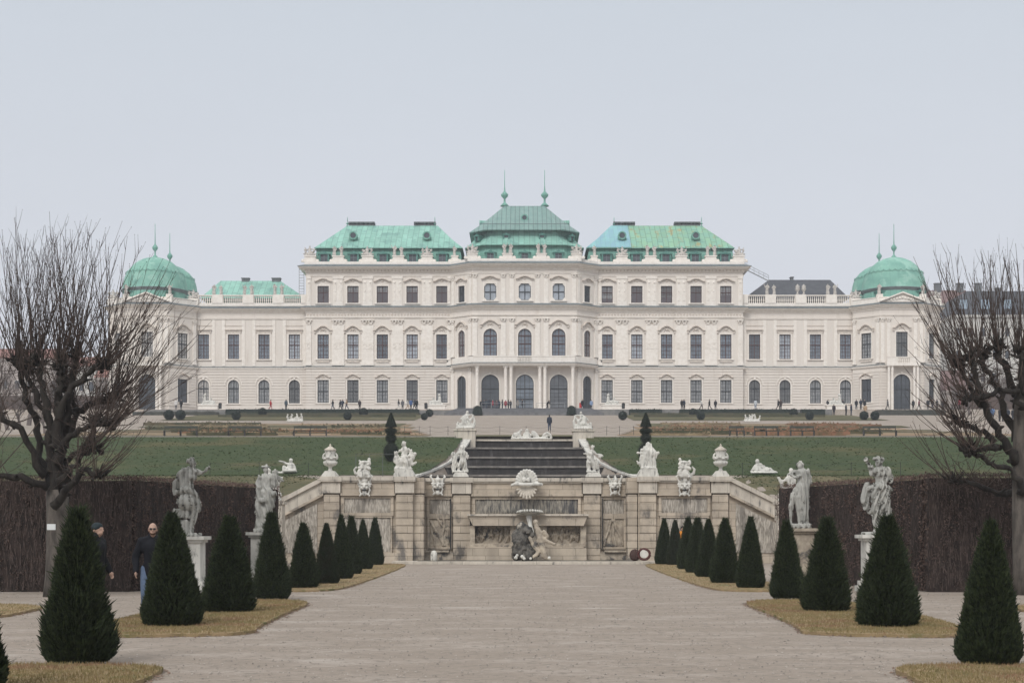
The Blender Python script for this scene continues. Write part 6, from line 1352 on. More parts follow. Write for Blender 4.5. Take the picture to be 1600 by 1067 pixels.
# sculpted vase groups in the parterre
for px, lab in ((462, 'left'), (1175, 'right')):
    Y = 205; x, _ = at(px, 0, Y); z = H(0, Y); rr = random.Random(px); p = [('b', (0, 0, .05), (1.0, .3, .06)), ('e', (-.3, .1, .2), (.7, .25, .3)), ('e', (.5, .1, .15), (.5, .25, .25))]
    for k in range(5):
        xx = -.95 + k * .47; hh = rr.uniform(.45, .8); x2 = xx + rr.uniform(-.22, .22); p += [('c', (xx, 0, .1), .10, (x2, 0, hh), .13), ('e', (x2 + rr.uniform(-.12, .12), 0, hh + .27), (.12, .12, .13)), ('c', (x2, 0, hh), .07, (x2 + rr.choice((-1, 1)) * rr.uniform(.2, .42), 0, hh + rr.uniform(-.2, .3)), .05), ('c', (xx, 0, .15), .08, (xx + rr.uniform(-.35, .35), -.1, .12), .06)]
    t = empty('putti_group', (x, Y, z), 'small white group of children figures in the %s parterre' % lab, 'statue', 'children groups in the parterre'); link('figure', sculpt('putti', p, .05, statue_m, rough=.02), t)
# litter bins on the terrace
for px, lab in ((344, 'dark litter bin right of the far left sphinx'), (665.5, 'dark litter bin left of the sphinx by the stairs'), (974, 'dark litter bin right of the sphinx by the stairs')):
    x, zt = at(px, 637.5, 252.9); t = empty('litter_bin', (x, 252.9, zt - .1), lab, 'bin', 'litter bins on the terrace'); mb = MB(); mb.lathe(x, 252.9, [(.24, zt - .1), (.27, zt + .65)], 10); mb.build('body', metal_dark, t); mb = MB(); mb.lathe(x, 252.9, [(.29, zt + .655), (.29, zt + .72), (.15, zt + .85)], 10); mb.build('lid', metal_dark, t)
# crowd barriers and red sign at the entrance
x, zt = at(907, 638, 258); t = empty('red_sign', (x, 258, 21.9), 'small red standing sign at the right side of the entrance', 'sign'); mb = MB(); mb.box(x - .2, x + .2, 258, 258.08, zt + .1, zt + .95); mb.build('panel', M('red_paint', (.45, .03, .03, 1), rough=.5), t); mb = MB(); mb.box(x - .03, x + .03, 258.02, 258.06, 21.9, zt + .099); mb.build('stand', metal_grey, t)
for a, b, lab in ((752, 800, 'metal crowd barrier before the left entrance arch'), (838, 882, 'metal crowd barrier before the right entrance arch'), (808, 832, 'metal crowd barrier before the middle entrance door')):
    x0, z0_ = at(a, 638.5, 257); x1, _ = at(b, 0, 257); z0_ -= .1; t = empty('barrier', (x0, 257, z0_), lab, 'barrier', 'crowd barriers at the entrance'); k = max(1, round((x1 - x0) / 2))
    mb = MB(); mb.box(x0, x1, 256.98, 257.02, z0_ + 1.0, z0_ + 1.05); mb.box(x0, x1, 256.98, 257.02, z0_ + .5, z0_ + .53); mb.build('rail', metal_grey, t)
    for i in range(k + 1): xx = x0 + (x1 - x0) * i / k; mb = MB(); mb.box(xx - .025, xx + .025, 256.97, 257.03, z0_ - .3, z0_ + .999); mb.build('post', metal_grey, t)
# ladder tower on the left, walkway on the right roof
x0, _ = at(467.5, 0, 274); x1, _ = at(475, 0, 274); za, zb = EYE + (CY - 462) * 274 / 2400, EYE + (CY - 415) * 274 / 2400
t = empty('roof_ladder', (x0, 274, za), 'grey metal access ladder at the left end of the upper storey', 'ladder')
for xx in (x0, x1): mb = MB(); mb.box(xx - .04, xx + .04, 273.9, 274.0, za, zb); mb.build('stile', metal_grey, t)
mb = MB(); k = 11
for i in range(k): zz_ = za + (zb - za) * (i + .5) / k; mb.box(x0 + .04, x1 - .04, 273.92, 273.98, zz_ - .04, zz_ + .04)
mb.build('rungs', metal_grey, t)
t = empty('roof_walkway', at(1162, 0, 275)[:1] + (275, EYE + (CY - 412) * 275 / 2400), 'grey metal walkway with handrails slanting down to the dark low roof', 'walkway')
pa, pb = at(1163, 420, 275), at(1201, 439, 275)
mb = MB(); mb.tube([(pa[0], 275, pa[1]), (pb[0], 275, pb[1])], .1, 4); mb.build('deck', metal_grey, t)
for dz in (.55, 1.0): mb = MB(); mb.tube([(pa[0], 275, pa[1] + dz), (pb[0], 275, pb[1] + dz)], .04, 4); mb.build('handrail', metal_grey, t)
for k in range(6): q = k / 5; xx, zz_ = pa[0] + (pb[0] - pa[0]) * q, pa[1] + (pb[1] - pa[1]) * q; mb = MB(); mb.tube([(xx, 275, zz_), (xx, 275, zz_ + 1.0)], .035, 4); mb.build('post', metal_grey, t)

# ------------------------------------------------------------ clipped yews
def yew_profile(u, slim):
    """radius fraction at height fraction u, base radius 1"""
    return float(np.interp(u, [0, .04, .1, .22, .34, .45, .57, .69, .8, .9, .96, 1], [.86, .94, .97, .88, .77, .68, .57, .45, .32, .18, .09, .01]))
def yew_mesh(seed, N, rough_, tuft):
    rs_ = np.random.RandomState(seed); V = []; Fc = []
    for i in range(N):
        u = rs_.rand() ** 1.35 * .985; a = rs_.rand() * 2 * PI
        lob = 1 + .05 * math.sin(3 * a + seed) + 1.4 * rough_ * noise.noise(Vector((math.cos(a) * 2.2, math.sin(a) * 2.2, u * 6 + seed)))
        r_ = yew_profile(u, 0) * lob * (1 - .16 * rs_.rand() ** 2); z = u * (1 + 0)
        d = Vector((math.cos(a), math.sin(a), .75 + rs_.rand() * .9 + rs_.randn() * .25)); d += Vector(rs_.randn(3)) * .28; d.normalize()
        q = Vector((r_ * math.cos(a) * .5, r_ * math.sin(a) * .5, z * 1.8 + .02)); L = (.06 + .05 * rs_.rand()) * (1.6 if rs_.rand() < tuft else 1)
        if rs_.rand() < tuft * .35: L *= 1.7
        sd_ = d.cross(Vector((rs_.randn(), rs_.randn(), rs_.randn()))).normalized(); n = len(V); w_ = .0065
        p0 = q - d * L * .35; p1 = q + d * L * .35; p2 = q + d * L * .75 + Vector((0, 0, .01))
        V += [p0 - sd_ * w_, p0 + sd_ * w_, p1 + sd_ * w_ * 1.6, p1 - sd_ * w_ * 1.6, p2]; Fc += [(n, n + 1, n + 2), (n, n + 2, n + 3), (n + 3, n + 2, n + 4)]
        # side needles
        for s_ in (-1, 1):
            m0 = q + d * L * .1; tip = m0 + (d * .6 + sd_ * s_).normalized() * .028; n = len(V); V += [m0 - d * .008, m0 + d * .008, tip]; Fc.append((n, n + 1, n + 2))
    return raw_mesh('crown', [tuple(v) for v in V], Fc, yew, 3)
yms = [yew_mesh(1, 16000, .10, .35), yew_mesh(2, 15000, .05, .08), yew_mesh(3, 16000, .14, .5)]
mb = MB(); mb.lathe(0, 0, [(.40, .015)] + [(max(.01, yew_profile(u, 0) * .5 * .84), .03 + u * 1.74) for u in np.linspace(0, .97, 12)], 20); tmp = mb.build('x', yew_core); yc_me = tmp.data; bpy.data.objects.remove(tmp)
mb = MB(); mb.tube([(0, 0, -.02), (0, 0, .25)], [.05, .045], 8); tmp = mb.build('x', bark); yt_me = tmp.data; bpy.data.objects.remove(tmp)
YL = [(602, 881, 818, 27, 1), (586, 886, 812, 31, 0), (567, 893, 815, 33, 1), (549, 901, 811, 37, 2), (533, 909, 808, 40, 1), (510, 917, 822, 43, 1), (474, 924, 823, 52, 0), (424, 942, 808, 62, 2), (359, 964, 815, 90, 0), (268, 987, 809, 106, 1), (122, 1047, 808, 122, 2), (-66, 1100, 800, 168, 1)]
YR = [(1038, 885, 813, 33, 1), (1055, 886, 815, 31, 1), (1075, 893, 812, 37, 0), (1090, 899, 813, 41, 2), (1107, 906, 815, 45, 1), (1133, 916, 815, 51, 0), (1173, 924, 812, 51, 1), (1229, 941, 820, 58, 0), (1292, 963, 817, 82, 2), (1387, 988, 815, 104, 0), (1548, 1050, 825, 112, 1)]
for row, side in ((YL, 'left'), (YR, 'right')):
    for i, (px, by, ty, wp, kind) in enumerate(row):
        Y = EYE * FPX / (by - CY - 4 * (by - CY) / 100); x = (px - CX) * Y / FPX; hgt = (by - ty) * Y / FPX; wd = wp * Y / FPX; k = len(row) - 1 - i
        shape = ['loose tufted', 'smooth tightly clipped', 'bushy rough-edged'][kind]
        t = empty('yew_cone', (x, Y, .045), '%s dark green yew cone, %s from the front in the %s row' % (shape, ordn[k], side), 'yew', 'clipped yew cones lining the garden axis', rz=rnd.uniform(0, 6))
        o = link('crown', yms[kind], t); o.scale = (wd / 1.13, wd / 1.13, hgt / 1.86)
        o2 = link('inner_foliage', yc_me, o); o3 = link('trunk', yt_me, t)
        if (side, i) in (('left', 5), ('right', 1)): o.material_slots[0].link = 'OBJECT'; o.material_slots[0].material = yew_b

# ------------------------------------------------------------ brown beech hedges
twig_pale = M('hedge_twigs', (.04, .030, .027, 1), (.115, .085, .074, 1), scale=7, rough=.95)
def brown_hedge(p0, p1, h, th, m, label, seed, top2=None):
    rs_ = np.random.RandomState(seed); A = np.array(p0, float); B = np.array(p1, float); L = np.linalg.norm(B - A); d = (B - A) / L; nrm = np.array([d[1], -d[0]])
    t = empty('beech_hedge', (A[0], A[1], 0), label, 'hedge', 'brown beech hedges'); mb = MB()
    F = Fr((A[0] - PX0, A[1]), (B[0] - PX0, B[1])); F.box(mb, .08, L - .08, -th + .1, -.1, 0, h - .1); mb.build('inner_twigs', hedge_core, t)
    V = []; Fc = []
    def place(u, dep, z): return np.array([d[0] * u + nrm[0] * dep, d[1] * u + nrm[1] * dep, z])
    for i in range(int(L * h * 900)):
        r0 = rs_.rand()
        if r0 < .84: u, z = rs_.rand() * L, rs_.rand() * h; nn_ = noise.noise(Vector((u * 2.6, z * 1.3, seed))) + .7 * noise.noise(Vector((u * 9, z * 3, seed))); dep = -.12 + .13 * nn_ + rs_.randn() * .04; dep -= .5 * (nn_ < -.35 and rs_.rand() < .75)
        elif r0 < .94: u, dep, z = rs_.rand() * L, -rs_.rand() * th, h + rs_.randn() * .03
        else: u = (0 if rs_.rand() < .5 else L) + rs_.randn() * .03; dep = -rs_.rand() * th; z = rs_.rand() * h
        z += .03 * noise.noise(Vector((u * 2, 0, seed + 3))) if z > h - .2 else 0
        c = place(u, dep, max(z, .02)); n = len(V); s_ = .014 + .026 * rs_.rand() ** 1.5
        a = rs_.randn(3); a[2] *= 1.6; a /= np.linalg.norm(a); b = np.cross(a, rs_.randn(3)); b /= np.linalg.norm(b)
        V += [c - a * s_, c + b * s_ * .6, c + a * s_, c - b * s_ * .6]; Fc.append((n, n + 1, n + 2, n + 3))
    lv = link('dead_leaves', raw_mesh('dead_leaves', V, Fc, m, 4), t)
    V = []; Fc = []
    for i in range(int(L * h * 120)):
        u, z = rs_.rand() * L, rs_.rand() * h * .95; dep = -.04 + rs_.randn() * .07; ln = .12 + .35 * rs_.rand(); c0 = place(u, dep, z)
        c1 = place(u + rs_.randn() * .06, dep + .03 * rs_.randn(), min(z + ln, h + .06)); w_ = .004 + .004 * rs_.rand(); n = len(V); o3 = place(w_, 0, 0)
        V += [c0 - o3, c0 + o3, c1 + o3 * .5, c1 - o3 * .5]; Fc.append((n, n + 1, n + 2, n + 3))
    link('twigs', raw_mesh('twigs', V, Fc, twig_pale, 4), t)
brown_hedge((-7.75, 49.5)[::1] if 0 else (-10.15, 40.2), (-7.72, 49.0), 3.0, 1.0, hedge_r, 'reddish brown beech hedge behind the two left statues', 11)
brown_hedge((-22, 39.4), (-10.2, 39.9), 2.98, 1.0, hedge_m, 'dark brown twiggy beech hedge behind the left pollarded tree', 12)
brown_hedge((8.0, 49.0), (10.35, 40.2), 3.02, 1.0, hedge_r, 'reddish brown beech hedge behind the two right statues', 13)
brown_hedge((10.4, 39.7), (22, 39.2), 3.05, 1.0, hedge_m, 'dark brown twiggy beech hedge behind the right pollarded tree', 14)

# ------------------------------------------------------------ pollarded trees
def pollard(root, Y, limbs, emit, m, tm, seed, depth_seed, trunk_pts, lm=None, zt=0):
    lm = lm or m
    rs_ = random.Random(seed); k_ = Y / FPX
    def P3(a): return Vector(((a[0] - CX) * k_, Y + a[2], EYE + (CY - a[1]) * k_))
    mb = MB(); mb.tube([P3(a) for a in trunk_pts], [a[3] * k_ for a in trunk_pts], 12); tr = mb.build('trunk', m, root, True)
    kn = []
    for li in limbs:
        mb = MB(); pts = [P3(a) for a in li]; rad = [a[3] * k_ for a in li]; P_ = []; R_ = []
        for i in range(len(pts) - 1):
            for q in range(4):
                f = q / 4; p = pts[i].lerp(pts[i + 1], f); P_.append(p + Vector((rs_.gauss(0, .035), rs_.gauss(0, .04), rs_.gauss(0, .03)))); R_.append((rad[i] * (1 - f) + rad[i + 1] * f) * .86 * rs_.uniform(.85, 1.2))
        P_.append(pts[-1]); R_.append(rad[-1]); mb.tube(P_, R_, 8)
        for _ in range(16):
            q = pts[-1] + Vector((rs_.gauss(0, .085), rs_.gauss(0, .09), rs_.gauss(0, .07))); mb.ball(q, (rs_.uniform(.03, .075), rs_.uniform(.03, .075), rs_.uniform(.03, .085)), 6, 4)
            d_ = (q - pts[-1]).normalized() + Vector((0, 0, .5)); mb.tube([q, q + d_ * rs_.uniform(.06, .18)], [.028, .012], 5)
        for i in range(1, len(P_) - 1):
            if rs_.random() < .5: d_ = Vector((rs_.gauss(0, 1), rs_.gauss(0, 1), rs_.gauss(.3, .6))).normalized(); mb.tube([P_[i], P_[i] + d_ * (R_[i] + .03), P_[i] + d_ * (R_[i] + rs_.uniform(.05, .13))], [R_[i] * .7, R_[i] * .45, .015], 5)
        mb.build('limb', lm, root, True); kn.append((pts[-1], P_[len(P_) // 2:]))
    mb = MB(); cnt = 0
    def shoot(p, d, L, r0, lvl=0):
        nonlocal cnt
        n = 5 if lvl == 0 else 3; pts = [p]; rr = [r0]; q = p.copy(); dd = d.copy(); bend = Vector((rs_.gauss(0, .03), rs_.gauss(0, .03), .07 + rs_.uniform(0, .09)))
        for i in range(n):
            dd = (dd + bend + Vector((rs_.gauss(0, .035), rs_.gauss(0, .035), rs_.gauss(0, .02)))).normalized(); q = q + dd * (L / n); pts.append(q.copy()); rr.append(r0 * (1 - .72 * (i + 1) / n))
            if lvl == 0 and i >= 0 and rs_.random() < .72:
                for _ in range(rs_.choice((1, 1, 2, 3))):
                    sdv = Vector((rs_.gauss(0, 1), rs_.gauss(0, 1), rs_.gauss(0, .5))); shoot(q - dd * rs_.random() * L / n, (dd + sdv.normalized() * .5).normalized(), L * rs_.uniform(.06, .2), r0 * .5, 1)
        mb.tube(pts, rr, 4 if lvl == 0 else 3, cap=False); cnt += 1
        if lvl == 0 or rs_.random() < .5: mb.ball(q, .009, 4, 3)
    for (p, ld), e_ in zip(kn, emit):
        num, L0, fan, bx, bz = e_
        for _ in range(int(num * .95)):
            src = p if rs_.random() < .7 else rs_.choice(ld)
            a = max(-.95, min(.95, rs_.gauss(0, fan * 1.2))); b = rs_.gauss(0, .4); d = Vector((math.sin(a) + bx, b, math.cos(a) * .9 + bz)).normalized()
            if bx < .3 and bx > -.25 and zt: d.z += .35; d.normalize(); L0 = max(.8, (zt - .05 * abs(src.x - root.location.x) - src.z) / max(d.z, .75) / .93); L0 = min(L0, 3.5)
            shoot(src + Vector((rs_.gauss(0, .07), rs_.gauss(0, .09), rs_.gauss(0, .05))), d, L0 * rs_.choice((rs_.uniform(.4, .9), rs_.uniform(.82, 1.03))), rs_.uniform(.0095, .0165))
    for _ in range(360):
        p, ld = rs_.choice(kn); src = rs_.choice(ld + [p]); d = Vector((rs_.gauss(0, .9), rs_.gauss(0, .6), rs_.gauss(.25, .6)))
        if d.length > .1: shoot(src, d.normalized(), rs_.uniform(.3, 1.15), rs_.uniform(.006, .011))
    mb.build('shoots', tm, root)
x, _ = at(88, 0, 37); TL = empty('pollarded_tree', (x, 37, 0), 'pollarded bare tree with dark knobbly limbs and tall shoots, at left', 'tree', 'pollarded trees')
TR_ = [(87, 936, 0, 20), (88, 900, 0, 17), (89, 850, 0, 16), (90, 800, 0, 17), (90, 765, 0, 17)]
LM = [[(86, 770, 0, 11), (80, 735, .1, 9), (76, 680, .1, 8), (70, 630, .1, 7), (62, 590, .15, 5.5), (58, 566, .1, 5)],
      [(93, 770, -.1, 12), (94, 720, -.1, 11), (93, 670, -.15, 10), (94, 620, -.1, 8), (97, 590, -.1, 6), (97, 570, -.1, 5.5)],
      [(95, 655, -.2, 7), (108, 618, -.3, 6), (130, 598, -.3, 5.5), (152, 578, -.35, 5), (170, 570, -.3, 5)],
      [(97, 668, -.1, 6), (112, 620, 0, 6), (116, 580, .05, 5.5), (118, 556, .05, 5)],
      [(80, 760, .2, 9), (55, 715, .4, 7.5), (48, 660, .5, 6), (30, 620, .5, 5.5), (22, 585, .5, 5), (14, 558, .5, 5)],
      [(70, 745, -.2, 7), (40, 670, -.4, 6), (10, 652, -.5, 5), (-14, 640, -.5, 5)],
      [(95, 725, -.3, 7.5), (112, 690, -.5, 6), (140, 668, -.5, 5), (172, 662, -.5, 4.5), (180, 664, -.5, 4)],
      [(95, 700, .2, 7), (105, 645, .3, 6), (140, 628, .4, 5.5), (165, 624, .4, 5), (176, 616, .4, 4)],
      [(98, 760, -.3, 8), (120, 738, -.6, 6), (142, 715, -.7, 5), (160, 700, -.7, 5)],
      [(82, 762, -.3, 7), (45, 748, -.7, 6), (5, 742, -.8, 5), (-20, 736, -.8, 4)],
      [(100, 722, .1, 6), (128, 700, .2, 5), (140, 680, .2, 4.5), (146, 655, .2, 4.5)],
      [(62, 640, .1, 5), (45, 600, .2, 5), (38, 575, .2, 4)],
      [(94, 752, .6, 8), (75, 700, 1.0, 6), (100, 640, 1.2, 5), (80, 600, 1.2, 4)],
      [(95, 790, -.4, 9), (120, 770, -.8, 7), (150, 735, -1.0, 5), (172, 745, -1.1, 4.5)]]
EM = [(34, 2.9, .26, -.02, .1), (34, 2.9, .26, .05, .1), (52, 3.0, .42, .35, 0), (38, 2.9, .28, .12, .1), (36, 2.9, .28, -.05, .1), (22, 2.8, .4, -.2, 0), (40, 2.7, .55, .8, -.05), (44, 2.8, .45, .75, 0), (26, 2.3, .6, .9, -.1), (14, 1.6, .8, 0, 0), (20, 2.0, .5, .4, 0), (28, 3.2, .3, 0, .1), (30, 3.2, .35, 0, .1), (20, 2.0, .6, .8, -.1)]
pollard(TL, 37, LM, EM, bark_mid, twig_m, 21, 0, TR_, bark, 8.75)
x, _ = at(1594, 0, 38); TRt = empty('pollarded_tree', (x, 38, 0), 'pollarded bare tree with a pale straight trunk and long arching limbs, at right', 'tree', 'pollarded trees')
TR2 = [(1597, 932, 0, 15), (1595, 880, 0, 12.5), (1594, 800, 0, 12.5), (1595, 720, 0, 12.5), (1597, 650, 0, 13), (1600, 600, 0, 11)]
LM2 = [[(1592, 725, 0, 9), (1575, 705, -.2, 8), (1550, 672, -.3, 7), (1532, 640, -.4, 6), (1524, 610, -.4, 6), (1516, 580, -.4, 5), (1508, 560, -.4, 5)],
       [(1592, 690, .2, 7), (1572, 630, .3, 6), (1560, 600, .3, 5.5), (1545, 575, .3, 5), (1538, 552, .3, 4.5)],
       [(1594, 640, .1, 7), (1590, 610, .1, 7), (1562, 560, 0, 5), (1560, 545, 0, 5)],
       [(1592, 775, -.2, 7), (1578, 735, -.3, 5), (1540, 728, -.5, 4), (1520, 714, -.5, 4), (1508, 700, -.5, 4)],
       [(1560, 700, -.2, 6), (1535, 702, -.5, 5), (1515, 703, -.6, 4), (1502, 706, -.6, 4)],
       [(1560, 690, .1, 6), (1538, 672, .3, 5), (1512, 660, .4, 4.5), (1502, 655, .4, 4)],
       [(1590, 640, -.4, 6), (1575, 616, -.6, 5), (1545, 615, -.7, 4), (1520, 625, -.7, 4), (1500, 628, -.7, 4)],
       [(1595, 770, .4, 7), (1570, 770, .6, 5), (1530, 752, .8, 4), (1505, 748, .8, 3.5)],
       [(1600, 640, .2, 8), (1620, 590, .4, 6), (1630, 560, .5, 5)],
       [(1596, 620, -.2, 7), (1592, 585, -.3, 6), (1588, 555, -.3, 5)],
       [(1530, 640, -.4, 5), (1512, 612, -.3, 4.5), (1498, 588, -.3, 4), (1492, 572, -.3, 4)],
       [(1600, 700, 0, 7), (1630, 660, 0, 6), (1650, 620, 0, 5)]]
EM2 = [(26, 2.7, .35, -.3, .1), (22, 2.6, .3, -.1, .1), (26, 2.7, .3, -.1, .1), (12, 1.8, .6, -.7, -.1), (14, 2.0, .5, -.9, -.1), (14, 2.1, .5, -.9, 0), (16, 2.2, .5, -.8, 0), (12, 1.8, .5, -.9, -.1), (20, 2.7, .3, 0, .1), (26, 2.8, .25, 0, .1), (24, 2.3, .45, -.5, .1), (14, 2.5, .4, .2, .1)]
pollard(TRt, 38, LM2, EM2, bark_mid, twig_m, 33, 0, TR2, bark, 8.35)
x, z = at(88, 823, 36.7); mb = MB(); mb.box(x - .1, x + .1, 36.3, 36.32, z - .07, z + .07); tag(mb.build('tree_label', M('sign_white', (.6, .62, .62, 1), rough=.5)), 'small pale blank plate fixed to the left tree trunk', 'sign')

# ------------------------------------------------------------ background: bare trees and houses
def bare_tree_mesh(seed, hgt, twm):
    rs_ = random.Random(seed); tk = MB(); cr_ = MB()
    def br(p, d, L, r0, lvl):
        n = 3; pts = [p]; rr = [r0]; q = p.copy(); dd = d.copy()
        for i in range(n): dd = (dd + Vector((rs_.gauss(0, .12), rs_.gauss(0, .12), .06))).normalized(); q = q + dd * L / n; pts.append(q.copy()); rr.append(r0 * (1 - .5 * (i + 1) / n))
        (tk if lvl == 0 else cr_).tube(pts, rr, 6 if lvl == 0 else 3, cap=False)
        if lvl < 5:
            for _ in range(4 if lvl < 2 else 3):
                a = rs_.uniform(0, 2 * PI); s_ = Vector((math.cos(a), math.sin(a), 0)); i = rs_.choice((1, 2, 3)); br(pts[i], (dd + s_ * rs_.uniform(.5, .9) + Vector((0, 0, .15))).normalized(), L * rs_.uniform(.55, .8), max(rr[i] * .62, .022), lvl + 1)
    br(Vector((0, 0, 0)), Vector((0, 0, 1)), hgt * .33, hgt * .025, 0)
    return tk, cr_
bt = []
for s_ in (1, 2, 3):
    tk, cr_ = bare_tree_mesh(s_, 11, haze_tree); a = tk.build('trunk', haze_tree); b = cr_.build('crown', haze_tree); bt.append((a.data, b.data)); bpy.data.objects.remove(a); bpy.data.objects.remove(b)
BT = [(-20, 150, 1.0, 0, 'L'), (12, 175, 1.05, 1, 'L'), (45, 190, 1.1, 2, 'L'), (75, 240, 1.1, 0, 'L'), (110, 260, 1.2, 1, 'L'), (150, 285, 1.35, 2, 'L'), (165, 330, 1.7, 0, 'L'), (35, 130, .55, 1, 'L'), (70, 140, .5, 2, 'L'), (-10, 128, .6, 0, 'L'),
      (1490, 275, .8, 1, 'R'), (1515, 250, .9, 2, 'R'), (1540, 235, .95, 0, 'R'), (1568, 225, 1.0, 1, 'R'), (1595, 215, 1.05, 2, 'R'), (1620, 200, 1.0, 0, 'R'), (1478, 300, .8, 0, 'R')]
cl = cr2 = 0
for px, Y, s_, k, sd_ in BT:
    x, _ = at(px, 0, Y); n = cl if sd_ == 'L' else cr2
    t = empty('bare_tree', (x, Y, H(x, Y)), '%s hazy bare tree from the %s, far beyond the %s hedge' % (ordn[n], 'left', 'left' if sd_ == 'L' else 'right'), 'tree', 'bare trees in the background', rz=rnd.uniform(0, 6))
    for me in bt[k]: o = link('trunk' if me is bt[k][0] else 'crown', me, t); o.scale = (s_, s_, s_)
    if sd_ == 'L': cl += 1
    else: cr2 += 1
def house(px0, px1, pe, pr_, Y, depth, wall, roofm, label, rows, cols, gable=False, dx=0, chim=(), sky=0, name='house', mans=False):
    x0, _ = at(px0, 0, Y); x1, _ = at(px1, 0, Y); ze = EYE + (CY - pe) * Y / FPX; zr = EYE + (CY - pr_) * Y / FPX; z0 = 20; t = empty(name, ((x0 + x1) / 2, Y, z0), label, 'building', 'houses beyond the palace garden')
    mb = MB(); mb.box(x0, x1, Y, Y + depth, z0, ze); mb.box(x0 - .3, x1 + .3, Y - .35, Y + depth + .3, ze - .5, ze - .003); mb.build('wall', wall, t)
    mb = MB(); a = .45 if not mans else .12; xm = (x1 - x0) * (.0 if gable else .18)
    mb.prism([(Y - .4, ze), (Y + depth * a, zr), (Y + depth * (1 - a), zr), (Y + depth + .4, ze)], lambda p, q, c: (c, p, q), x0 - .4, x1 + .4)
    if not gable:
        for i, v in enumerate(mb.v):
            if abs(v[2] - zr) < .01: mb.v[i] = (v[0] + (xm if v[0] < (x0 + x1) / 2 else -xm), v[1], v[2])
    rf = mb.build('roof', roofm, t)
    for cx_ in chim: c, _ = at(cx_, 0, Y + depth * .4); mb = MB(); mb.box(c - .7, c + .7, Y + depth * .4 - .5, Y + depth * .4 + .5, zr - 1.5, zr + 1.3); mb.box(c - .8, c + .8, Y + depth * .4 - .6, Y + depth * .4 + .6, zr + 1.303, zr + 1.5); mb.build('chimney', chimney_m, rf)
    for j in range(rows):
        for i in range(cols):
            xx = x0 + (x1 - x0) * (i + .5) / cols; zz_ = z0 + 2 + (ze - z0 - 3.2) * (j + .3) / rows; mb = MB(); mb.box(xx - .62, xx + .62, Y - .05, Y + .02, zz_ - .1, zz_ + 1.9); f = mb.build('window', trim, t); mb = MB(); mb.box(xx - .5, xx + .5, Y - .08, Y - .051, zz_, zz_ + 1.8); mb.build('pane', glass_dark, f)
    for i in range(sky):
        xx = x0 + (x1 - x0) * (i + .5) / sky; q = .35; yy = Y - .4 + (depth * a + .4) * q; zz_ = ze + (zr - ze) * q; mb = MB(); mb.box(xx - 1.1, xx + 1.1, yy - .5, yy + 1.5, zz_ - .8, zz_ + 1.5); f = mb.build('dormer', slate, rf); mb = MB(); mb.box(xx - .9, xx + .9, yy - .55, yy - .501, zz_ - .6, zz_ + 1.3); mb.build('pane', M('pale_blue_glass', (.30, .38, .46, 1), rough=.15), f)  # plain pale blue panes on the roof dormers
redtile = M('red_roof_tiles', (.26, .13, .105, 1), (.20, .10, .085, 1), scale=1.5, rough=.9); pinkw = M('pink_grey_wall', (.42, .37, .34, 1), (.36, .32, .30, 1), scale=.3, rough=.9); ochre = M('pale_ochre_wall', (.50, .46, .40, 1), (.44, .40, .35, 1), scale=.3, rough=.9); whitew = M('off_white_wall', (.55, .54, .51, 1), (.48, .47, .45, 1), scale=.3, rough=.9); dullred = M('dull_red_roof', (.19, .12, .115, 1), (.15, .10, .095, 1), scale=1, rough=.9)
house(-60, 95, 560, 538, 330, 18, pinkw, redtile, 'pinkish house with a red tiled roof behind the bare trees, far left', 2, 8, chim=(30,))
house(105, 150, 572, 552, 300, 14, whitew, redtile, 'small white house with a red tiled roof just left of the palace', 2, 3)
house(150, 196, 590, 560, 290, 10, pinkw, redtile, 'low house with a red roof touching the left edge of the palace', 1, 3)
house(1452, 1535, 474, 446, 345, 16, ochre, dullred, 'tall pale house with a dull red roof and chimneys right of the dome', 5, 4, chim=(1465, 1500, 1528))
house(1488, 1660, 492, 452, 325, 20, whitew, slate, 'large apartment house with a dark mansard roof and pale blue skylights, far right', 5, 9, sky=5, mans=True, chim=(1560,))
house(1478, 1512, 610, 575, 300, 10, pinkw, dullred, 'low dull red roofed house right of the right pavilion', 1, 2)
dhedge('far_hedge', at(1500, 0, 262)[0], at(1680, 0, 262)[0], 262, 264, 21.8, 25.0, 'dull purple brown clipped hedge behind the crowd, far right', None, hedge_m)
dhedge('far_hedge', at(-60, 0, 262)[0], at(180, 0, 262)[0], 262, 264, 21.8, 24.5, 'dull brown clipped hedge beyond the left trees', None, hedge_m)

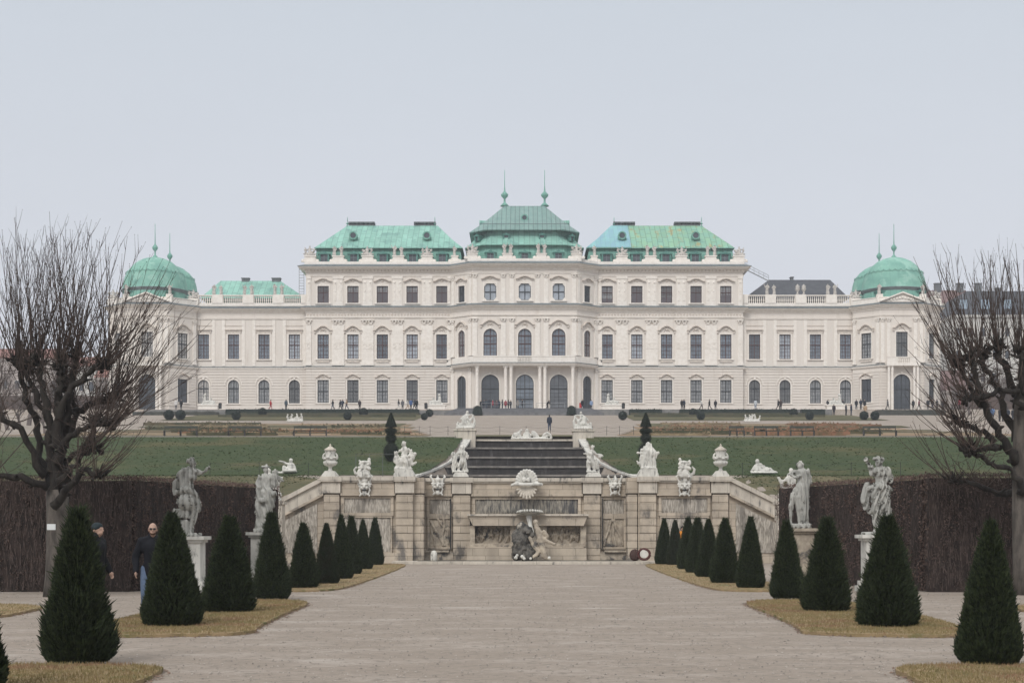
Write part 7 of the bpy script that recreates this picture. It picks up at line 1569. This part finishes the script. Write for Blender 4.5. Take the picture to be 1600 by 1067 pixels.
# ------------------------------------------------------------ people
def shape(J, nm, voxel, skin, coat_len=.82, simple=True):
    body = sculpt(nm + '_body', human(J, 'htanlf', 0, not simple), voxel, skin, smooth=2)
    V_ = dict(pel=(0, 0, .96)); 
    cp = human(J, 'ta', .028); j = J or {}
    pl = Vector(j.get('pel', (0, 0, .96))); cp.append(('c', pl + Vector((0, 0, .02)), .165, pl + Vector((0, 0, coat_len - .96)), .17)); sh = Vector(j.get('nk', (0, .01, 1.5))); cp.append(('c', sh - Vector((0, 0, .03)), .08, sh + Vector((0, -.01, .055)), .072))
    coat = sculpt(nm + '_coat', cp, voxel, None, smooth=2, fold=.006 if not simple else 0, ffreq=12)
    tr = sculpt(nm + '_trousers', human(J, 'l', .022) + [('e', pl - Vector((0, 0, .03)), (.165, .125, .13))], voxel, None, smooth=2, fold=.005 if not simple else 0)
    hd = Vector(j.get('hd', (0, -.01, 1.665))); hair = sculpt(nm + '_hair', [('e', hd + Vector((0, .025, .035)), (.09, .10, .105)), ('e', hd + Vector((0, .05, -.03)), (.085, .07, .09))], min(voxel, .03), None)
    sho = []
    for S_ in 'LR':
        an = Vector(j.get('an' + S_, (-.10 if S_ == 'L' else .10, .03, .09))); sho += [('c', an + Vector((0, .035, -.04)), .05, an + Vector((0, -.15, -.05)), .042), ('c', an, .05, an + Vector((0, 0, .04)), .05)]
    shoes = sculpt(nm + '_shoes', sho, min(voxel, .03), None)
    return dict(body=body, coat=coat, trousers=tr, hair=hair, shoes=shoes)
skin = M('skin', (.44, .29, .225, 1), (.36, .235, .18, 1), scale=8, rough=.6)
stand = {}
walk = dict(hiL=(-.09, 0, .93), knL=(-.10, -.17, .52), anL=(-.10, -.22, .10), knR=(.10, .08, .50), anR=(.10, .36, .16), elL=(-.25, .12, 1.16), wrL=(-.26, .08, .92), elR=(.25, -.08, 1.15), wrR=(.25, -.24, .98))
pocket = dict(elL=(-.30, .06, 1.15), wrL=(-.22, -.1, .98), elR=(.30, .06, 1.15), wrR=(.22, -.1, .98))
bend = dict(ch=(0, -.22, 1.25), nk=(0, -.34, 1.38), hd=(0, -.42, 1.5), wa=(0, -.06, 1.1), shL=(-.18, -.3, 1.33), shR=(.18, -.3, 1.33), elL=(-.22, -.42, 1.08), wrL=(-.15, -.55, .95), elR=(.22, -.42, 1.08), wrR=(.15, -.55, .95), knL=(-.12, -.2, .5), anL=(-.12, -.15, .1), knR=(.12, .1, .52), anR=(.12, .35, .14))
TM = [shape(J, n_, .045, skin) for J, n_ in ((stand, 'standing'), (walk, 'walking'), (pocket, 'waiting'), (bend, 'bending'))]
def person(tm, x, y, z, rz, s_, coat, trou, label, hair=(40, 32, 28), group='visitors by the palace', shoes=(25, 25, 28)):
    t = empty('person', (x, y, z), label, 'person', group, rz=rz)
    b = link('body', tm['body'], t)
    for nm, c in (('coat', coat), ('trousers', trou), ('hair', hair), ('shoes', shoes)):
        if c is None: continue
        o = link(nm, tm[nm], b); o.material_slots[0].link = 'OBJECT'; o.material_slots[0].material = P(c)
    b.scale = (s_, s_, s_); return t
for tm in TM:
    for nm in ('coat', 'trousers', 'hair', 'shoes'):
        if not tm[nm].materials: tm[nm].materials.append(P((30, 30, 34)))
K_ = (28, 29, 34); B_ = (38, 46, 62); W_ = (205, 203, 200); Rr = (190, 40, 45); J_ = (52, 62, 84); Gy = (95, 95, 98); Be = (175, 150, 125)
PPL = [(423, 1, 90, Rr, (150, 40, 45), 'person all in red walking on the terrace before the left low wing'), (447, 0, 180, (60, 75, 85), K_, 'person in a bluish grey coat standing right of the one in red'),
       (370 / 1 if 0 else 275, 0, 0, W_, Gy, 'person in white by the left corner pavilion window'), (283, 0, 0, K_, K_, 'person in dark clothes by the left corner pavilion window'),
       (520, 1, -90, K_, J_, 'leftmost dark walker before the left main wing'), (531.5, 1, -90, K_, K_, 'dark walker just behind the leftmost walker'), (535, 2, 0, B_, K_, 'person in a navy coat in the walking group of the left main wing'), (541.5, 1, -90, Be, J_, 'walker in a light beige jacket before the left main wing'), (562, 0, 180, (60, 52, 55), K_, 'lone dark figure standing under the third left window'),
       (623, 1, 90, K_, W_, 'walker with dark top and white trousers, left of the group at the fourth window'), (629, 0, 0, Gy, K_, 'person in a grey coat at the fourth window of the left wing'), (637, 1, 90, W_, Be, 'person in white beside the blue-jacketed visitor'), (642, 0, 0, (70, 95, 140), K_, 'person in a blue jacket at the fourth window of the left wing'), (647.5, 1, -90, B_, K_, 'person in navy near the blue-jacketed visitor'), (651, 0, 0, K_, B_, 'rightmost dark person of the fourth window group')]
cenc = [(752, K_, 'black'), (756, B_, 'navy'), (760, (60, 70, 80), 'slate'), (764, B_, 'dark blue'), (770, (170, 55, 70), 'pinkish red'), (776, (90, 70, 75), 'plum grey'), (780, B_, 'inky blue'), (785, K_, 'jet black'), (790, (150, 35, 50), 'crimson'), (794.5, (60, 50, 55), 'dark brown'), (798, K_, 'charcoal')]
for i, (px, c, nm) in enumerate(cenc): PPL.append((px, 2 if i % 2 else 0, (i * 67) % 360, c, (K_, B_, J_)[i % 3], 'queueing visitor in a %s coat, %s from the left before the left entrance arch' % (nm, ordn[i])))
PPL += [(809, 0, 0, (130, 125, 120), K_, 'person in a light grey top left of the middle door'), (816, 2, 90, K_, K_, 'dark-clothed person inside the middle doorway'), (855, 3, 60, K_, K_, 'person bending forward with a bag between the right columns'), (910, 0, 0, K_, J_, 'dark-clothed person beside the red sign'), (924, 0, 0, (130, 150, 180), B_, 'person in a pale blue jacket at the right side arch'),
        (1065.5, 0, 0, K_, K_, 'left one of the dark pair before the third right window'), (1069, 2, 40, B_, K_, 'right one of the dark pair before the third right window'), (1096, 1, 90, W_, K_, 'walker in a white jacket before the right main wing'), (1108.5, 1, -90, K_, K_, 'striding walker in black before the right main wing'), (1118, 0, 180, K_, B_, 'standing person in black under the last window of the right main wing'),
        (1180.5, 0, 180, (190, 195, 200), (120, 130, 150), 'person in a pale top before the right low wing'), (1216, 1, 90, K_, K_, 'left one of two dark walkers before the right low wing'), (1220, 2, 0, (70, 60, 60), K_, 'right one of two dark walkers before the right low wing'),
        (1294, 2, 0, K_, K_, 'dark person left of the right sphinx'), (1317, 0, 0, K_, K_, 'dark person just right of the right sphinx'), (1338, 0, 0, K_, B_, 'tall dark person left of the downpipe on the right'), (1345, 2, 30, B_, K_, 'navy-coated person between two others near the right downpipe'), (1351, 0, 0, K_, K_, 'dark person right of the navy-coated one near the right downpipe'),
        (1387, 1, 90, Gy, K_, 'grey walker left of the right pavilion door'), (1427, 0, 0, K_, K_, 'dark person right of the right pavilion door'), (1436, 1, -90, (120, 70, 75), K_, 'person in dull red right of the pavilion door'), (1450, 0, 0, K_, K_, 'dark person under the last pavilion window'), (1457, 2, 0, K_, B_, 'second dark person under the last pavilion window'), (1464, 0, 90, B_, K_, 'person in navy right of the last pavilion window'), (1473, 0, 0, K_, K_, 'dark person at the right end of the pavilion')]
for i, (px, ti, ang, c, tr, lab) in enumerate(PPL):
    Y = 254.3 + (i % 3) * .5; 
    if 'entrance arch' in lab or 'door' in lab and px < 900: Y = 257.8 + (i % 3) * .4
    x, _ = at(px, 0, Y); z = H(x, Y); person(TM[ti], x, Y, z, R(ang), (.95 + .06 * ((i * 7) % 5) / 4) * .97, c, tr, lab, hair=((40, 32, 28), (70, 52, 38), (25, 24, 26), (120, 110, 100))[i % 4])
LOW = [(1303, 649, 248, 0, (50, 42, 48), K_, 'dark person on the ramp path below the right end of the terrace'), (1322, 651, 244, 0, (60, 60, 65), K_, 'person in dark grey at the right terrace steps'), (1330, 651, 243, 0, (38, 44, 62), B_, 'person in navy at the right terrace steps'), (1352, 657, 232, 2, Be, Be, 'person in a beige coat behind the two round shrubs at right'), (858.5, 674, 172, 0, B_, (70, 80, 100), 'lone person in a dark jacket walking away on the upper gravel path'),
       (1499, 640, 252, 0, (200, 60, 90), K_, 'person in pink behind the right tree'), (1545, 648, 214, 2, K_, (90, 120, 160), 'leftmost of the crowd under the far right tree, in jeans'), (1551, 650, 212, 1, (80, 110, 150), K_, 'person in a blue jacket in the far right crowd'), (1562, 652, 206, 0, K_, K_, 'dark person in the far right crowd, left of the red jacket'), (1567, 651, 206, 0, (190, 70, 70), K_, 'person in a red jacket in the far right crowd'), (1575, 652, 206, 2, B_, B_, 'navy-clad person in the far right crowd'), (1583, 652, 205, 0, K_, B_, 'rightmost dark person in the far right crowd')]
for i, (px, py, Y, ti, c, tr, lab) in enumerate(LOW):
    x, z = at(px, py, Y); zt = H(x, Y) + .02
    if abs(z - zt) > .5: # follow the ground: pick the depth whose ground projects on that row
        best = min(np.arange(125, 262, .5), key=lambda yy: abs(CY - (H(0, yy) - EYE) * FPX / yy - py)); 
        if Y != 172: pass
    person(TM[ti], x, Y, zt, R(180 if px == 858.5 else (i * 50) % 360), 1.0, c, tr, lab, group='visitors in the upper garden' if px < 1400 else 'crowd under the far right trees')
# two men close to the camera
near1 = dict(elL=(-.29, .05, 1.15), wrL=(-.28, -.08, .90), elR=(.29, .05, 1.15), wrR=(.27, -.10, .90), knL=(-.12, -.12, .50), anL=(-.13, -.08, .09), knR=(.09, 0, .50), anR=(.08, .22, .10), hd=(.02, -.03, 1.655))
N1 = shape(near1, 'near', .014, skin, coat_len=.84, simple=False)
for nm in ('coat', 'trousers', 'hair', 'shoes'):
    if not N1[nm].materials: N1[nm].materials.append(P((30, 30, 34)))
x, _ = at(237, 0, 27.2); t = person(N1, x, 27.2, .01, R(12), .965, (14, 16, 24), (88, 104, 128), 'bald man in dark glasses, black jacket and blue jeans walking behind the yews', hair=None, group='men walking behind the left yew row')
b = t.children[0]; mb = MB()
for q in (-1, 1): mb.ball((.02 + q * .033, -.132, 1.672), (.027, .012, .019), 10, 6)
mb.box(-.01, .05, -.142, -.134, 1.676, 1.682); mb.box(-.068, -.060, -.13, -.02, 1.674, 1.682); mb.box(.10, .108, -.13, -.02, 1.674, 1.682); o = mb.build('sunglasses', metal_dark, None); o.parent = b
o = link('beard', sculpt('beard', [('e', (.02, -.066, 1.592), (.056, .062, .045)), ('c', (-.03, -.06, 1.615), .02, (-.05, -.01, 1.65), .012), ('c', (.07, -.06, 1.615), .02, (.09, -.01, 1.65), .012)], .012, P((88, 64, 52))), b)
x, _ = at(150, 0, 26.6); t = person(N1, x, 26.6, .01, R(70), .965, (20, 21, 26), (50, 56, 70), 'man in a knitted cap and black coat half hidden behind the front left yew', hair=None, group='men walking behind the left yew row')
b = t.children[0]; o = link('cap', sculpt('cap', [('e', (.02, -.01, 1.705), (.092, .108, .085)), ('c', (-.06, -.03, 1.68), .03, (.10, -.03, 1.68), .03)], .014, P((38, 48, 52))), b)
x, _ = at(1066, 0, 72.8); t = person(TM[0], x, 72.8, .05, R(10), .97, (205, 130, 45), (40, 42, 50), 'person in an orange jacket and dark cap almost hidden behind the far right yews', hair=(20, 20, 22), group='visitors in the lower garden')

# ------------------------------------------------------------ winter haze
hz = MB(); hz.box(-900, 900, -60, 1200, -1.2, 72); o = hz.build('haze', None); tag(o, kind='stuff')
hm = bpy.data.materials.new('haze'); hm.use_nodes = True; n = hm.node_tree; n.nodes.remove(n.nodes['Principled BSDF'])
pv = n.nodes.new('ShaderNodeVolumePrincipled'); pv.inputs['Color'].default_value = (.86, .89, .95, 1); pv.inputs['Density'].default_value = .0005; pv.inputs['Anisotropy'].default_value = .2
n.links.new(pv.outputs[0], n.nodes['Material Output'].inputs['Volume']); o.data.materials.append(hm)
